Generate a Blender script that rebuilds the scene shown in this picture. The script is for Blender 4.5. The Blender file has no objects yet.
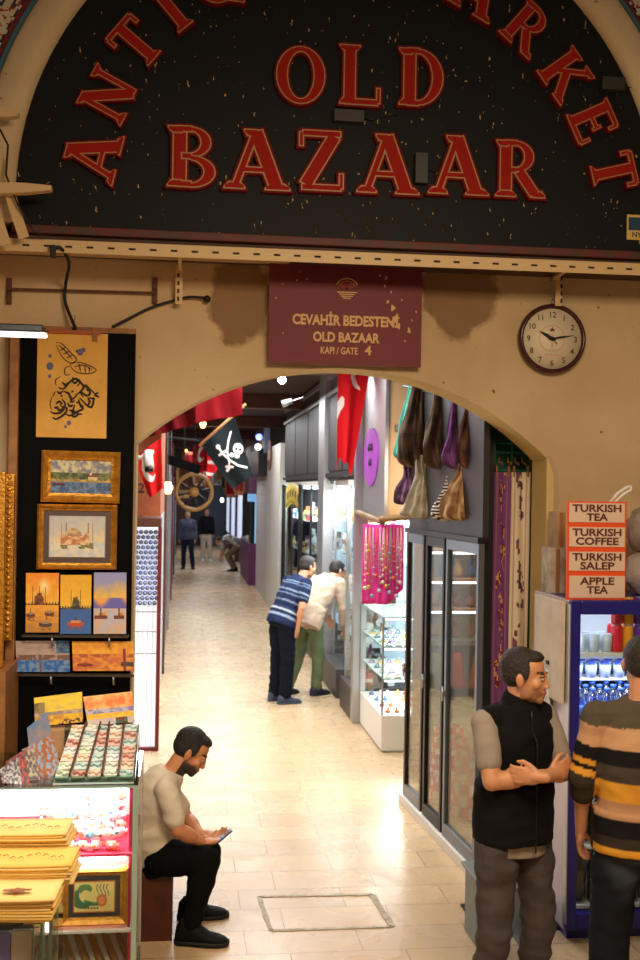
import bpy, bmesh, math, random
from mathutils import Vector, Matrix, noise, Quaternion
random.seed(7)
PI = math.pi
SC = bpy.context.scene
COL = SC.collection
V = Vector
# ------------------------------------------------------------------ camera
F = 1100.0; EYE = 2.45; YAW = math.atan(137/1100); ROLL = math.radians(0.92); VOFF = 9
r0 = V((math.cos(YAW), -math.sin(YAW), 0)); f0 = V((math.sin(YAW), math.cos(YAW), 0)); u0 = V((0, 0, 1))
RL = r0*math.cos(ROLL) + u0*math.sin(ROLL); UL = u0*math.cos(ROLL) - r0*math.sin(ROLL)
def W(px, py, Y):
    """point of the plane y=Y seen at this pixel of the photograph"""
    d = f0 + RL*((px-320)/F) + UL*((480-py+VOFF)/F)
    return V((0, 0, EYE)) + d*(Y/d.y)
def G(px, py, z=0.0):
    d = f0 + RL*((px-320)/F) + UL*((480-py+VOFF)/F)
    return V((0, 0, EYE)) + d*((z-EYE)/d.z)
def WX(px, py, X):
    d = f0 + RL*((px-320)/F) + UL*((480-py+VOFF)/F)
    return V((0, 0, EYE)) + d*(X/d.x)
cam_d = bpy.data.cameras.new('camera'); cam = bpy.data.objects.new('camera', cam_d); COL.objects.link(cam)
cam.matrix_world = Matrix(((RL.x, UL.x, -f0.x, 0), (RL.y, UL.y, -f0.y, 0), (RL.z, UL.z, -f0.z, EYE), (0, 0, 0, 1)))
cam_d.sensor_fit = 'VERTICAL'; cam_d.sensor_height = 24; cam_d.lens = F/960*24
cam_d.shift_y = VOFF/960
cam_d.clip_start = .05; cam_d.clip_end = 200
SC.camera = cam
# ------------------------------------------------------------------ colours and materials
def lin(c):
    o = []
    for x in c[:3]:
        x = max(0, min(255, x))/255
        o.append(x/12.92 if x <= .04045 else ((x+.055)/1.055)**2.4)
    return (o[0], o[1], o[2], 1)
def mat(name, col, rough=.5, metal=0, vary=None, bump=None, emit=None, estr=1, spec=.5, coat=0, attr=False, sheen=0):
    m = bpy.data.materials.new(name); m.use_nodes = True
    nt = m.node_tree; b = nt.nodes['Principled BSDF']
    b.inputs['Base Color'].default_value = lin(col); b.inputs['Roughness'].default_value = rough
    b.inputs['Metallic'].default_value = metal; b.inputs['Specular IOR Level'].default_value = spec
    b.inputs['Coat Weight'].default_value = coat
    b.inputs['Sheen Weight'].default_value = sheen
    tc = nt.nodes.new('ShaderNodeTexCoord')
    src = None
    if attr:
        a = nt.nodes.new('ShaderNodeAttribute'); a.attribute_name = 'Col'; src = a.outputs['Color']
    if vary:  # (scale, colour2, lo, hi)
        n = nt.nodes.new('ShaderNodeTexNoise'); n.inputs['Scale'].default_value = vary[0]; n.inputs['Detail'].default_value = 6
        n.inputs['Roughness'].default_value = .65
        nt.links.new(tc.outputs['Object'], n.inputs['Vector'])
        r = nt.nodes.new('ShaderNodeMapRange'); r.inputs[1].default_value = vary[2]; r.inputs[2].default_value = vary[3]
        nt.links.new(n.outputs[0], r.inputs[0])
        mx = nt.nodes.new('ShaderNodeMix'); mx.data_type = 'RGBA'
        mx.inputs[6].default_value = lin(col); mx.inputs[7].default_value = lin(vary[1])
        if src: nt.links.new(src, mx.inputs[6])
        nt.links.new(r.outputs[0], mx.inputs[0]); src = mx.outputs[2]
    if src: nt.links.new(src, b.inputs['Base Color'])
    if bump:  # (scale, strength)
        n = nt.nodes.new('ShaderNodeTexNoise'); n.inputs['Scale'].default_value = bump[0]; n.inputs['Detail'].default_value = 5
        nt.links.new(tc.outputs['Object'], n.inputs['Vector'])
        bp = nt.nodes.new('ShaderNodeBump'); bp.inputs['Strength'].default_value = bump[1]; bp.inputs['Distance'].default_value = .02
        nt.links.new(n.outputs[0], bp.inputs['Height']); nt.links.new(bp.outputs[0], b.inputs['Normal'])
    if emit:
        b.inputs['Emission Color'].default_value = lin(emit); b.inputs['Emission Strength'].default_value = estr
    return m
def glass_mat(name, tint=(255, 255, 255), refl=.06, rough=.02):
    m = bpy.data.materials.new(name); m.use_nodes = True; nt = m.node_tree
    for n in list(nt.nodes): nt.nodes.remove(n)
    o = nt.nodes.new('ShaderNodeOutputMaterial'); t = nt.nodes.new('ShaderNodeBsdfTransparent'); g = nt.nodes.new('ShaderNodeBsdfGlossy')
    t.inputs[0].default_value = lin(tint); g.inputs['Roughness'].default_value = rough
    lw = nt.nodes.new('ShaderNodeFresnel'); lw.inputs[0].default_value = 1.45
    mul = nt.nodes.new('ShaderNodeMath'); mul.operation = 'MULTIPLY'; mul.inputs[1].default_value = refl/.04
    mul.use_clamp = True
    mx = nt.nodes.new('ShaderNodeMixShader')
    nt.links.new(lw.outputs[0], mul.inputs[0]); nt.links.new(mul.outputs[0], mx.inputs[0])
    nt.links.new(t.outputs[0], mx.inputs[1]); nt.links.new(g.outputs[0], mx.inputs[2]); nt.links.new(mx.outputs[0], o.inputs[0])
    return m
# ------------------------------------------------------------------ mesh builder
class MB:
    def __init__(s, color=None):
        s.bm = bmesh.new(); s.mi = 0; s.cl = s.bm.loops.layers.float_color.new('Col'); s.c = lin(color) if color else (1, 1, 1, 1)
    def color(s, c): s.c = lin(c); return s
    def fin(s, faces, smooth=False):
        for f in faces:
            f.material_index = s.mi; f.smooth = smooth
            for l in f.loops: l[s.cl] = s.c
    def face(s, pts, smooth=False):
        f = s.bm.faces.new([s.bm.verts.new(p) for p in pts]); s.fin([f], smooth); return f
    def box(s, x0, x1, y0, y1, z0, z1, M=None):
        vs = [V((x, y, z)) for x in (x0, x1) for y in (y0, y1) for z in (z0, z1)]
        if M: vs = [M @ v for v in vs]
        b = [s.bm.verts.new(v) for v in vs]
        fs = [s.bm.faces.new([b[i] for i in q]) for q in ((0, 1, 3, 2), (4, 6, 7, 5), (0, 4, 5, 1), (2, 3, 7, 6), (0, 2, 6, 4), (1, 5, 7, 3))]
        s.fin(fs); return s
    def obox(s, c, ax, ay, az):
        """box with centre c and half axis vectors"""
        vs = [c + ax*i + ay*j + az*k for i in (-1, 1) for j in (-1, 1) for k in (-1, 1)]
        b = [s.bm.verts.new(v) for v in vs]
        fs = [s.bm.faces.new([b[i] for i in q]) for q in ((0, 1, 3, 2), (4, 6, 7, 5), (0, 4, 5, 1), (2, 3, 7, 6), (0, 2, 6, 4), (1, 5, 7, 3))]
        s.fin(fs); return s
    def beam(s, p0, p1, w, h, up=V((0, 0, 1))):
        d = (p1-p0); L = d.length/2; d = d.normalized(); sx = d.cross(up)
        if sx.length < 1e-4: sx = d.cross(V((0, 1, 0)))
        sx.normalize(); sz = sx.cross(d)
        return s.obox((p0+p1)/2, d*L, sx*w/2, sz*h/2)
    def rings(s, rings, close=True, caps=True, smooth=True):
        R = [[s.bm.verts.new(p) for p in r] for r in rings]; fs = []
        n = len(R[0])
        for a, b in zip(R[:-1], R[1:]):
            for i in range(n if close else n-1):
                j = (i+1) % n
                fs.append(s.bm.faces.new((a[i], a[j], b[j], b[i])))
        if caps:
            fs.append(s.bm.faces.new(R[0][::-1])); fs.append(s.bm.faces.new(R[-1]))
        s.fin(fs, smooth); return s
    def cyl(s, p0, p1, ra, rb=None, seg=16, smooth=True, caps=True):
        p0 = V(p0); p1 = V(p1); rb = ra if rb is None else rb
        d = (p1-p0).normalized(); x = d.cross(V((0, 0, 1)))
        if x.length < 1e-3: x = d.cross(V((0, 1, 0)))
        x.normalize(); y = d.cross(x)
        def rg(c, r): return [c + (x*math.cos(2*PI*i/seg) + y*math.sin(2*PI*i/seg))*r for i in range(seg)]
        return s.rings([rg(p0, ra), rg(p1, rb)], caps=caps, smooth=smooth)
    def lathe(s, c, prof, seg=20, axis=V((0, 0, 1)), smooth=True):
        c = V(c); axis = axis.normalized(); x = axis.cross(V((0, 0, 1)))
        if x.length < 1e-3: x = V((1, 0, 0))
        x.normalize(); y = axis.cross(x)
        return s.rings([[c + axis*z + (x*math.cos(2*PI*i/seg) + y*math.sin(2*PI*i/seg))*max(r, .0004) for i in range(seg)] for r, z in prof], smooth=smooth)
    def tube(s, pts, r, seg=8, caps=True):
        pts = [V(p) for p in pts]; rs = r if isinstance(r, (list, tuple)) else [r]*len(pts); out = []
        t = (pts[1]-pts[0]).normalized(); x = t.cross(V((0, 0, 1)))
        if x.length < 1e-3: x = t.cross(V((0, 1, 0)))
        x.normalize()
        for i, p in enumerate(pts):
            if i == 0: t = pts[1]-pts[0]
            elif i == len(pts)-1: t = pts[-1]-pts[-2]
            else: t = pts[i+1]-pts[i-1]
            t.normalize(); x = (x - t*x.dot(t)).normalized(); y = t.cross(x)
            out.append([p + (x*math.cos(2*PI*k/seg) + y*math.sin(2*PI*k/seg))*rs[i] for k in range(seg)])
        return s.rings(out, caps=caps)
    def ball(s, c, r, ax=None, seg=16, rg=10):
        c = V(c); r = (r, r, r) if isinstance(r, (int, float)) else r
        X, Y, Z = ax if ax else (V((1, 0, 0)), V((0, 1, 0)), V((0, 0, 1)))
        rs = []
        for j in range(rg+1):
            a = -PI/2 + PI*(j+.02)/(rg+.04)
            rs.append([c + X*(r[0]*math.cos(a)*math.cos(2*PI*i/seg)) + Y*(r[1]*math.cos(a)*math.sin(2*PI*i/seg)) + Z*(r[2]*math.sin(a)) for i in range(seg)])
        return s.rings(rs)
    def prism(s, pts, d):
        """extrude polygon (3D points) along vector d"""
        a = [s.bm.verts.new(p) for p in pts]; b = [s.bm.verts.new(V(p)+d) for p in pts]
        n = len(pts); fs = [s.bm.faces.new(a), s.bm.faces.new(b[::-1])]
        for i in range(n): fs.append(s.bm.faces.new((a[i], b[i], b[(i+1) % n], a[(i+1) % n])))
        s.fin(fs); return s
    def sheet(s, fn, nu, nv, cf=None, smooth=True):
        """grid fn(u,v)->point, cf(u,v)->colour per face"""
        g = [[s.bm.verts.new(fn(i/nu, j/nv)) for i in range(nu+1)] for j in range(nv+1)]
        for j in range(nv):
            for i in range(nu):
                f = s.bm.faces.new((g[j][i], g[j][i+1], g[j+1][i+1], g[j+1][i])); 
                if cf: s.c = lin(cf((i+.5)/nu, (j+.5)/nv))
                s.fin([f], smooth)
        return s
MW = {}
def _mesh(name, mb, mats):
    me = bpy.data.meshes.new(name)
    bmesh.ops.recalc_face_normals(mb.bm, faces=mb.bm.faces[:])
    mb.bm.to_mesh(me); mb.bm.free()
    for m in (mats if isinstance(mats, (list, tuple)) else [mats]): me.materials.append(m)
    return me
def _bbox(me):
    xs = [v.co.x for v in me.vertices]; ys = [v.co.y for v in me.vertices]; zs = [v.co.z for v in me.vertices]
    return V(((min(xs)+max(xs))/2, (min(ys)+max(ys))/2, min(zs))), V(((min(xs)+max(xs))/2, (min(ys)+max(ys))/2, (min(zs)+max(zs))/2))
def place(name, me, parent=None, bevel=0, solid=0, subsurf=0, bseg=2):
    o = bpy.data.objects.new(name, me); COL.objects.link(o)
    P = MW[parent.name] if parent else Matrix()
    me.transform(P.inverted())
    base, ctr = _bbox(me); c = ctr if parent else base
    me.transform(Matrix.Translation(-c)); o.location = c
    if parent: o.parent = parent
    MW[o.name] = P @ Matrix.Translation(c)
    if solid:
        m = o.modifiers.new('solid', 'SOLIDIFY'); m.thickness = solid; m.offset = 0
    if bevel:
        m = o.modifiers.new('bevel', 'BEVEL'); m.width = bevel; m.segments = bseg; m.limit_method = 'ANGLE'; m.harden_normals = False
    if subsurf:
        m = o.modifiers.new('sub', 'SUBSURF'); m.levels = subsurf; m.render_levels = subsurf
    return o
def part(name, mb, mats, parent, label=None, **k):
    o = place(name, _mesh(name, mb, mats), parent, **k)
    if label: o['label'] = label
    return o
def tag(o, label, cat, group=None, kind=None):
    o['label'] = label; o['category'] = cat
    if group: o['group'] = group
    if kind: o['kind'] = kind
    return o
def solo(name, mb, mats, label, cat, group=None, kind=None, **k):
    return tag(place(name, _mesh(name, mb, mats), None, **k), label, cat, group, kind)
def struct(name, mb, mats, parent=None, **k):
    o = place(name, _mesh(name, mb, mats), parent, **k)
    if not parent: o['kind'] = 'structure'
    return o
def thing(name, label, cat, loc=(0, 0, 0), rz=0, group=None):
    o = bpy.data.objects.new(name, None); COL.objects.link(o); o.empty_display_size = .05
    o.location = loc; o.rotation_euler = (0, 0, rz)
    MW[o.name] = Matrix.Translation(V(loc)) @ Matrix.Rotation(rz, 4, 'Z')
    return tag(o, label, cat, group)
def dup(root, loc=None, rz=None, label=None, group=None, parent=None, scale=None, rot=None):
    r = root.copy(); COL.objects.link(r)
    if loc is not None: r.location = loc
    if rz is not None: r.rotation_euler = (0, 0, rz)
    if rot is not None: r.rotation_euler = rot
    if scale is not None: r.scale = scale
    if label: r['label'] = label
    if group: r['group'] = group
    if parent: r.parent = parent
    for ch in list(root.children): dup(ch, parent=r)
    return r
def text(s, h, bold=0, spacing=1.0, depth=.002, font_w=None):
    """mesh data of a line of lettering, cap height h, centred, in the xz plane facing -y"""
    cu = bpy.data.curves.new('lettering', 'FONT'); cu.body = s; cu.size = h/.72; cu.align_x = 'CENTER'; cu.extrude = depth/2
    cu.offset = bold*h; cu.space_character = spacing; cu.resolution_u = 3
    o = bpy.data.objects.new('tmp', cu); COL.objects.link(o)
    bpy.context.view_layer.update()
    dg = bpy.context.evaluated_depsgraph_get()
    me = bpy.data.meshes.new_from_object(o.evaluated_get(dg)); bpy.data.objects.remove(o); bpy.data.curves.remove(cu)
    me.transform(Matrix.Rotation(PI/2, 4, 'X'))
    if font_w:
        xs = [v.co.x for v in me.vertices]; k = font_w/(max(xs)-min(xs)); me.transform(Matrix.Diagonal((k, 1, 1, 1)))
    return me
def put_text(name, s, h, c, m, parent, **k):
    M = k.pop('M', Matrix()); me = text(s, h, **k); me.materials.append(m); me.transform(Matrix.Translation(V(c)) @ M)
    return place(name, me, parent)
def add_text(mb, s, h, c, M=Matrix(), **k):
    me = text(s, h, **k); me.transform(Matrix.Translation(V(c)) @ M)
    n0 = len(mb.bm.faces); mb.bm.from_mesh(me); mb.bm.faces.ensure_lookup_table()
    fs = mb.bm.faces[n0:]
    mb.fin(fs)
def hide_tmp(o): bpy.data.objects.remove(o)
def remeshed(mb, voxel, smooth=3, extra=None):
    me = bpy.data.meshes.new('tmp'); bmesh.ops.recalc_face_normals(mb.bm, faces=mb.bm.faces[:]); mb.bm.to_mesh(me); mb.bm.free()
    o = bpy.data.objects.new('tmp', me); COL.objects.link(o)
    m = o.modifiers.new('r', 'REMESH'); m.mode = 'VOXEL'; m.voxel_size = voxel; m.use_smooth_shade = True
    if smooth:
        s = o.modifiers.new('s', 'SMOOTH'); s.iterations = smooth; s.factor = .5
    bpy.context.view_layer.update()
    dg = bpy.context.evaluated_depsgraph_get(); out = bpy.data.meshes.new_from_object(o.evaluated_get(dg))
    bpy.data.objects.remove(o); bpy.data.meshes.remove(me)
    for p in out.polygons: p.use_smooth = True
    return out
def vcolor(me, fn):
    if 'Col' in me.attributes: me.attributes.remove(me.attributes['Col'])
    a = me.color_attributes.new('Col', 'FLOAT_COLOR', 'POINT')
    buf = []
    for v in me.vertices: buf.extend(lin(fn(v.co)))
    a.data.foreach_set('color', buf)
def fbm(x, y, z=0, s=1): return noise.noise(V((x*s, y*s, z*s))) + .5*noise.noise(V((x*s*2, y*s*2, z*s*2+7)))
def mixc(a, b, t):
    t = max(0, min(1, t)); return tuple(a[i]*(1-t)+b[i]*t for i in range(3))
# ------------------------------------------------------------------ shared materials
GOLD = mat('gold_frame', (214, 152, 52), .35, .55, vary=(30, (168, 108, 30), .4, .7), bump=(60, .3))
STEEL = mat('brushed_steel', (176, 176, 178), .35, .8)
DARKMET = mat('dark_metal', (26, 25, 26), .45, .3)
BLACK = mat('black_paint', (7, 6, 6), .6, vary=(3, (20, 15, 11), .55, .8), spec=.06)
CREAMMET = mat('cream_metal', (214, 180, 130), .5)
SLOT = mat('slot_dark', (45, 30, 18), .8)
WHITE = mat('white_laminate', (225, 222, 215), .4)
GREY = mat('grey_panel', (66, 59, 55), .5, vary=(2, (54, 48, 45), .4, .7))
GLASS = glass_mat('clear_glass', (246, 250, 249), .012)
GLASS2 = glass_mat('green_glass', (214, 232, 222), .06)
PLASTIC = glass_mat('clear_film', (250, 250, 250), .16, .12)
VC = mat('painted', (200, 200, 200), .55, attr=True)
VCG = mat('painted_gloss', (200, 200, 200), .25, attr=True)
CLOTH = mat('cloth_colour', (200, 200, 200), .9, attr=True, bump=(240, .25), spec=.12)
WOODD = mat('dark_wood', (92, 42, 22), .45, vary=(9, (66, 28, 15), .35, .7))
WOOD = mat('light_wood', (166, 112, 62), .6, vary=(14, (130, 84, 42), .35, .7))
CABLE = mat('black_cable', (16, 14, 13), .6)
def emis(name, col, s): return mat(name, (240, 240, 240), .5, emit=col, estr=s)
# ------------------------------------------------------------------ plaster of the arch wall
def plaster(name, a, b, c):
    m = bpy.data.materials.new(name); m.use_nodes = True; nt = m.node_tree; bs = nt.nodes['Principled BSDF']
    bs.inputs['Roughness'].default_value = .8
    tc = nt.nodes.new('ShaderNodeTexCoord')
    def noi(sc, det, lo, hi, off=0):
        mp = nt.nodes.new('ShaderNodeMapping'); mp.inputs['Location'].default_value = (off, off, off)
        nt.links.new(tc.outputs['Object'], mp.inputs[0])
        n = nt.nodes.new('ShaderNodeTexNoise'); n.inputs['Scale'].default_value = sc; n.inputs['Detail'].default_value = det
        nt.links.new(mp.outputs[0], n.inputs['Vector'])
        r = nt.nodes.new('ShaderNodeMapRange'); r.inputs[1].default_value = lo; r.inputs[2].default_value = hi
        nt.links.new(n.outputs[0], r.inputs[0]); return r.outputs[0], n
    def mx(A, B, f):
        x = nt.nodes.new('ShaderNodeMix'); x.data_type = 'RGBA'
        for i, q in ((6, A), (7, B)):
            if isinstance(q, tuple): x.inputs[i].default_value = lin(q)
            else: nt.links.new(q, x.inputs[i])
        nt.links.new(f, x.inputs[0]); return x.outputs[2]
    f1, n1 = noi(1.6, 8, .35, .7); f2, n2 = noi(.9, 5, .64, .72, 4.2); f3, n3 = noi(26, 3, .71, .77, 2)
    c1 = mx(a, b, f1); c2 = mx(c1, c, f2); c3 = mx(c2, (92, 62, 38), f3)
    if name == 'old_plaster':   # two damp stains beside the gate sign
        ge = nt.nodes.new('ShaderNodeNewGeometry')
        for sx, sz, rx_, rz_ in STAINS:
            vm = nt.nodes.new('ShaderNodeVectorMath'); vm.operation = 'SUBTRACT'; vm.inputs[1].default_value = (sx, 0, sz); nt.links.new(ge.outputs['Position'], vm.inputs[0])
            v2 = nt.nodes.new('ShaderNodeVectorMath'); v2.operation = 'MULTIPLY'; v2.inputs[1].default_value = (1/rx_, 0, 1/rz_); nt.links.new(vm.outputs[0], v2.inputs[0])
            v3 = nt.nodes.new('ShaderNodeVectorMath'); v3.operation = 'LENGTH'; nt.links.new(v2.outputs[0], v3.inputs[0])
            _, nn = noi(5, 5, 0, 1, sx)
            ad = nt.nodes.new('ShaderNodeMath'); ad.operation = 'MULTIPLY_ADD'; ad.inputs[1].default_value = 1.3; nt.links.new(nn.outputs[0], ad.inputs[0]); nt.links.new(v3.outputs['Value'], ad.inputs[2])
            rr = nt.nodes.new('ShaderNodeMapRange'); rr.inputs[1].default_value = 1.7; rr.inputs[2].default_value = 1.55; rr.inputs[4].default_value = .8; nt.links.new(ad.outputs[0], rr.inputs[0])
            c3 = mx(c3, (120, 84, 48), rr.outputs[0])
    nt.links.new(c3, bs.inputs['Base Color'])
    bp = nt.nodes.new('ShaderNodeBump'); bp.inputs['Strength'].default_value = .35; bp.inputs['Distance'].default_value = .02
    _, nb = noi(9, 8, 0, 1); nt.links.new(nb.outputs[0], bp.inputs['Height']); nt.links.new(bp.outputs[0], bs.inputs['Normal'])
    return m
STAINS = [(W(238, 300, 6.5).x, W(238, 296, 6.5).z, .2, .26), (W(456, 300, 6.5).x, W(456, 296, 6.5).z, .24, .24)]
PLAST = plaster('old_plaster', (214, 186, 146), (192, 160, 116), (168, 132, 90))
SOFF = plaster('yellow_plaster', (222, 196, 132), (206, 176, 112), (190, 156, 96))
MOULD = plaster('moulding_plaster', (222, 196, 158), (202, 172, 132), (120, 92, 66))
YW = 6.5
arch_px = [(136, 447), (147, 435), (160, 424), (180, 410), (200, 399), (225, 387), (250, 379), (275, 373), (300, 370), (325, 368), (350, 369), (375, 371), (400, 376), (425, 384), (450, 394), (475, 406), (500, 420), (525, 437), (548, 455)]
arch = [W(x, y, YW) for x, y in arch_px]
# smooth the intrados with a fitted circle
def fit_circle(P):
    import numpy as np
    A = np.array([[2*p.x, 2*p.z, 1] for p in P]); b = np.array([p.x**2+p.z**2 for p in P])
    c = np.linalg.lstsq(A, b, rcond=None)[0]; return c[0], c[1], math.sqrt(c[2]+c[0]**2+c[1]**2)
acx, acz, acr = fit_circle(arch)
XJ0, XJ1 = arch[0].x, arch[-1].x
TH = .3
def archz(x): return acz + math.sqrt(max(0, acr**2-(x-acx)**2))
mb = MB()
xs = [XJ0 + (XJ1-XJ0)*i/40 for i in range(41)]; ZT = 5.2
for a, b in zip(xs[:-1], xs[1:]):
    za, zb = archz(a), archz(b)
    mb.mi = 0
    mb.face([(a, YW, za), (b, YW, zb), (b, YW, ZT), (a, YW, ZT)]); mb.face([(a, YW+TH, za), (b, YW+TH, zb), (b, YW+TH, ZT), (a, YW+TH, ZT)])
    mb.mi = 1; mb.face([(a, YW, za), (b, YW, zb), (b, YW+TH, zb), (a, YW+TH, za)], True)
for x, z in ((XJ0, archz(XJ0)), (XJ1, archz(XJ1))):
    x += .0015 if x == XJ0 else -.0015
    mb.mi = 1; mb.face([(x, YW, 0), (x, YW+TH, 0), (x, YW+TH, z), (x, YW, z)])
mb.mi = 0
for x0, x1 in ((-3.2, XJ0), (XJ1, 4.8)):
    mb.box(x0, x1, YW, YW+TH, 0, ZT)
struct('wall_front', mb, [PLAST, SOFF])
# shallow plaster pier right of the arch (the flat wall steps back beyond it)
mb = MB(); p = W(548, 455, 6.45); q = W(556, 455, 6.45); mb.prism([V((p.x, 6.46, 0)), V((q.x, 6.46, 0)), V((q.x, 6.46, p.z-.12)), V((p.x, 6.46, p.z+.0))], V((0, .039, 0)))
struct('trim_1', mb, [SOFF], bevel=.01)
# ------------------------------------------------------------------ floor
def floor_mat():
    m = bpy.data.materials.new('marble_tiles'); m.use_nodes = True; nt = m.node_tree; bs = nt.nodes['Principled BSDF']
    tc = nt.nodes.new('ShaderNodeTexCoord'); br = nt.nodes.new('ShaderNodeTexBrick')
    mp = nt.nodes.new('ShaderNodeMapping'); mp.inputs['Location'].default_value = (.2, 0, 0)
    nt.links.new(tc.outputs['Object'], mp.inputs[0])
    nt.links.new(mp.outputs[0], br.inputs['Vector'])
    br.inputs['Scale'].default_value = 1; br.inputs['Brick Width'].default_value = .62; br.inputs['Row Height'].default_value = .31
    br.inputs['Mortar Size'].default_value = .0035; br.inputs['Mortar Smooth'].default_value = .3; br.offset = .37
    br.inputs['Color1'].default_value = lin((218, 188, 146)); br.inputs['Color2'].default_value = lin((204, 176, 138)); br.inputs['Mortar'].default_value = lin((140, 106, 74))
    n = nt.nodes.new('ShaderNodeTexNoise'); n.inputs['Scale'].default_value = 3; n.inputs['Detail'].default_value = 9; n.inputs['Distortion'].default_value = 1.2
    nt.links.new(tc.outputs['Object'], n.inputs['Vector'])
    r = nt.nodes.new('ShaderNodeMapRange'); r.inputs[1].default_value = .4; r.inputs[2].default_value = .75; r.inputs[4].default_value = .55
    nt.links.new(n.outputs[0], r.inputs[0])
    mx = nt.nodes.new('ShaderNodeMix'); mx.data_type = 'RGBA'; nt.links.new(r.outputs[0], mx.inputs[0]); nt.links.new(br.outputs[0], mx.inputs[6]); mx.inputs[7].default_value = lin((190, 158, 118))
    nt.links.new(mx.outputs[2], bs.inputs['Base Color'])
    r2 = nt.nodes.new('ShaderNodeMapRange'); r2.inputs[3].default_value = .15; r2.inputs[4].default_value = .4
    nt.links.new(n.outputs[0], r2.inputs[0]); nt.links.new(r2.outputs[0], bs.inputs['Roughness'])
    bp = nt.nodes.new('ShaderNodeBump'); bp.inputs['Strength'].default_value = .2; bp.inputs['Distance'].default_value = .004; bp.invert = True
    nt.links.new(br.outputs['Fac'], bp.inputs['Height']); nt.links.new(bp.outputs[0], bs.inputs['Normal'])
    return m
FLOORM = floor_mat()
mb = MB(); mb.face([(-3.2, .5, 0), (4.8, .5, 0), (4.8, 47, 0), (-3.2, 47, 0)])
struct('floor', mb, FLOORM)
# cement repair outline around a lifted slab
mb = MB(); cm = mat('cement_patch', (206, 196, 176), .75, vary=(25, (160, 148, 128), .4, .65), bump=(50, .5))
c4 = [G(259, 897), G(372, 895), G(392, 927), G(271, 931)]
def strip(mb, a, b, w):
    d = (b-a).normalized(); n = V((-d.y, d.x, 0)); k = 14; prevs = None
    pts = []
    for i in range(k+1):
        p = a + (b-a)*i/k; ww = w*(.7+.6*abs(fbm(p.x, p.y, 3, 9)))
        pts.append((p+n*ww/2, p-n*ww/2))
    for (p, q), (r_, s_) in zip(pts[:-1], pts[1:]):
        mb.face([V((p.x, p.y, .003)), V((q.x, q.y, .003)), V((s_.x, s_.y, .003)), V((r_.x, r_.y, .003))])
for i in range(4): strip(mb, c4[i], c4[(i+1) % 4], .03 if i != 1 else .045)
solo('floor_patch', mb, cm, 'grey cement outline of a rectangular slab set in the cream floor', 'floor patch', solid=.003)
# ------------------------------------------------------------------ lunette sign over the arch
YS = 6.12   # face of the sign
def PS(x, y): return W(x, y, YS)
scx, scy, R = 348, 212, 318
CC = PS(scx, scy); U = (PS(scx+100, scy).x-CC.x)/100    # metres per photograph pixel at the sign
def pol(r, a): return V((CC.x + r*U*math.cos(a), YS, CC.z + r*U*math.sin(a)))
sign_m = bpy.data.materials.new('worn_black_board'); sign_m.use_nodes = True
nt = sign_m.node_tree; bs = nt.nodes['Principled BSDF']; bs.inputs['Roughness'].default_value = .6; bs.inputs['Specular IOR Level'].default_value = .25
tc = nt.nodes.new('ShaderNodeTexCoord'); n = nt.nodes.new('ShaderNodeTexNoise'); n.inputs['Scale'].default_value = 24; n.inputs['Detail'].default_value = 3
mp = nt.nodes.new('ShaderNodeMapping'); mp.inputs['Scale'].default_value = (2.2, 1, .9)
nt.links.new(tc.outputs['Object'], mp.inputs[0]); nt.links.new(mp.outputs[0], n.inputs['Vector'])
r = nt.nodes.new('ShaderNodeMapRange'); r.inputs[1].default_value = .705; r.inputs[2].default_value = .72; nt.links.new(n.outputs[0], r.inputs[0])
mx = nt.nodes.new('ShaderNodeMix'); mx.data_type = 'RGBA'; nt.links.new(r.outputs[0], mx.inputs[0]); mx.inputs[6].default_value = lin((13, 11, 10)); mx.inputs[7].default_value = lin((186, 152, 104))
nt.links.new(mx.outputs[2], bs.inputs['Base Color'])
sign = thing('sign_board', 'half-round black sign board with red serif letters reading OLD BAZAAR, above the arch', 'sign', (CC.x, YS+.05, CC.z-.12))
mb = MB(); pts = []
zb_l, zb_r = PS(20, 232).z, PS(640, 250).z
zb = (zb_l+zb_r)/2
for i in range(49):
    a = PI*i/48; p = pol(R+2, a); pts.append(p)
pts.append(V((pts[-1].x, YS, zb))); pts.insert(0, V((pts[0].x, YS, zb)))
mb.prism(pts, V((0, .05, 0)))
part('board', mb, sign_m, sign)
mb = MB(); mb.box(pts[0].x-(R*2+4)*U, pts[0].x, YS-.03, YS+.06, zb-.035, zb+.012)
part('frame_rail', mb, mat('worn_red_wood', (96, 34, 26), .6, vary=(12, (70, 48, 34), .45, .62)), sign, label='worn red bottom rail', bevel=.006)
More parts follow.
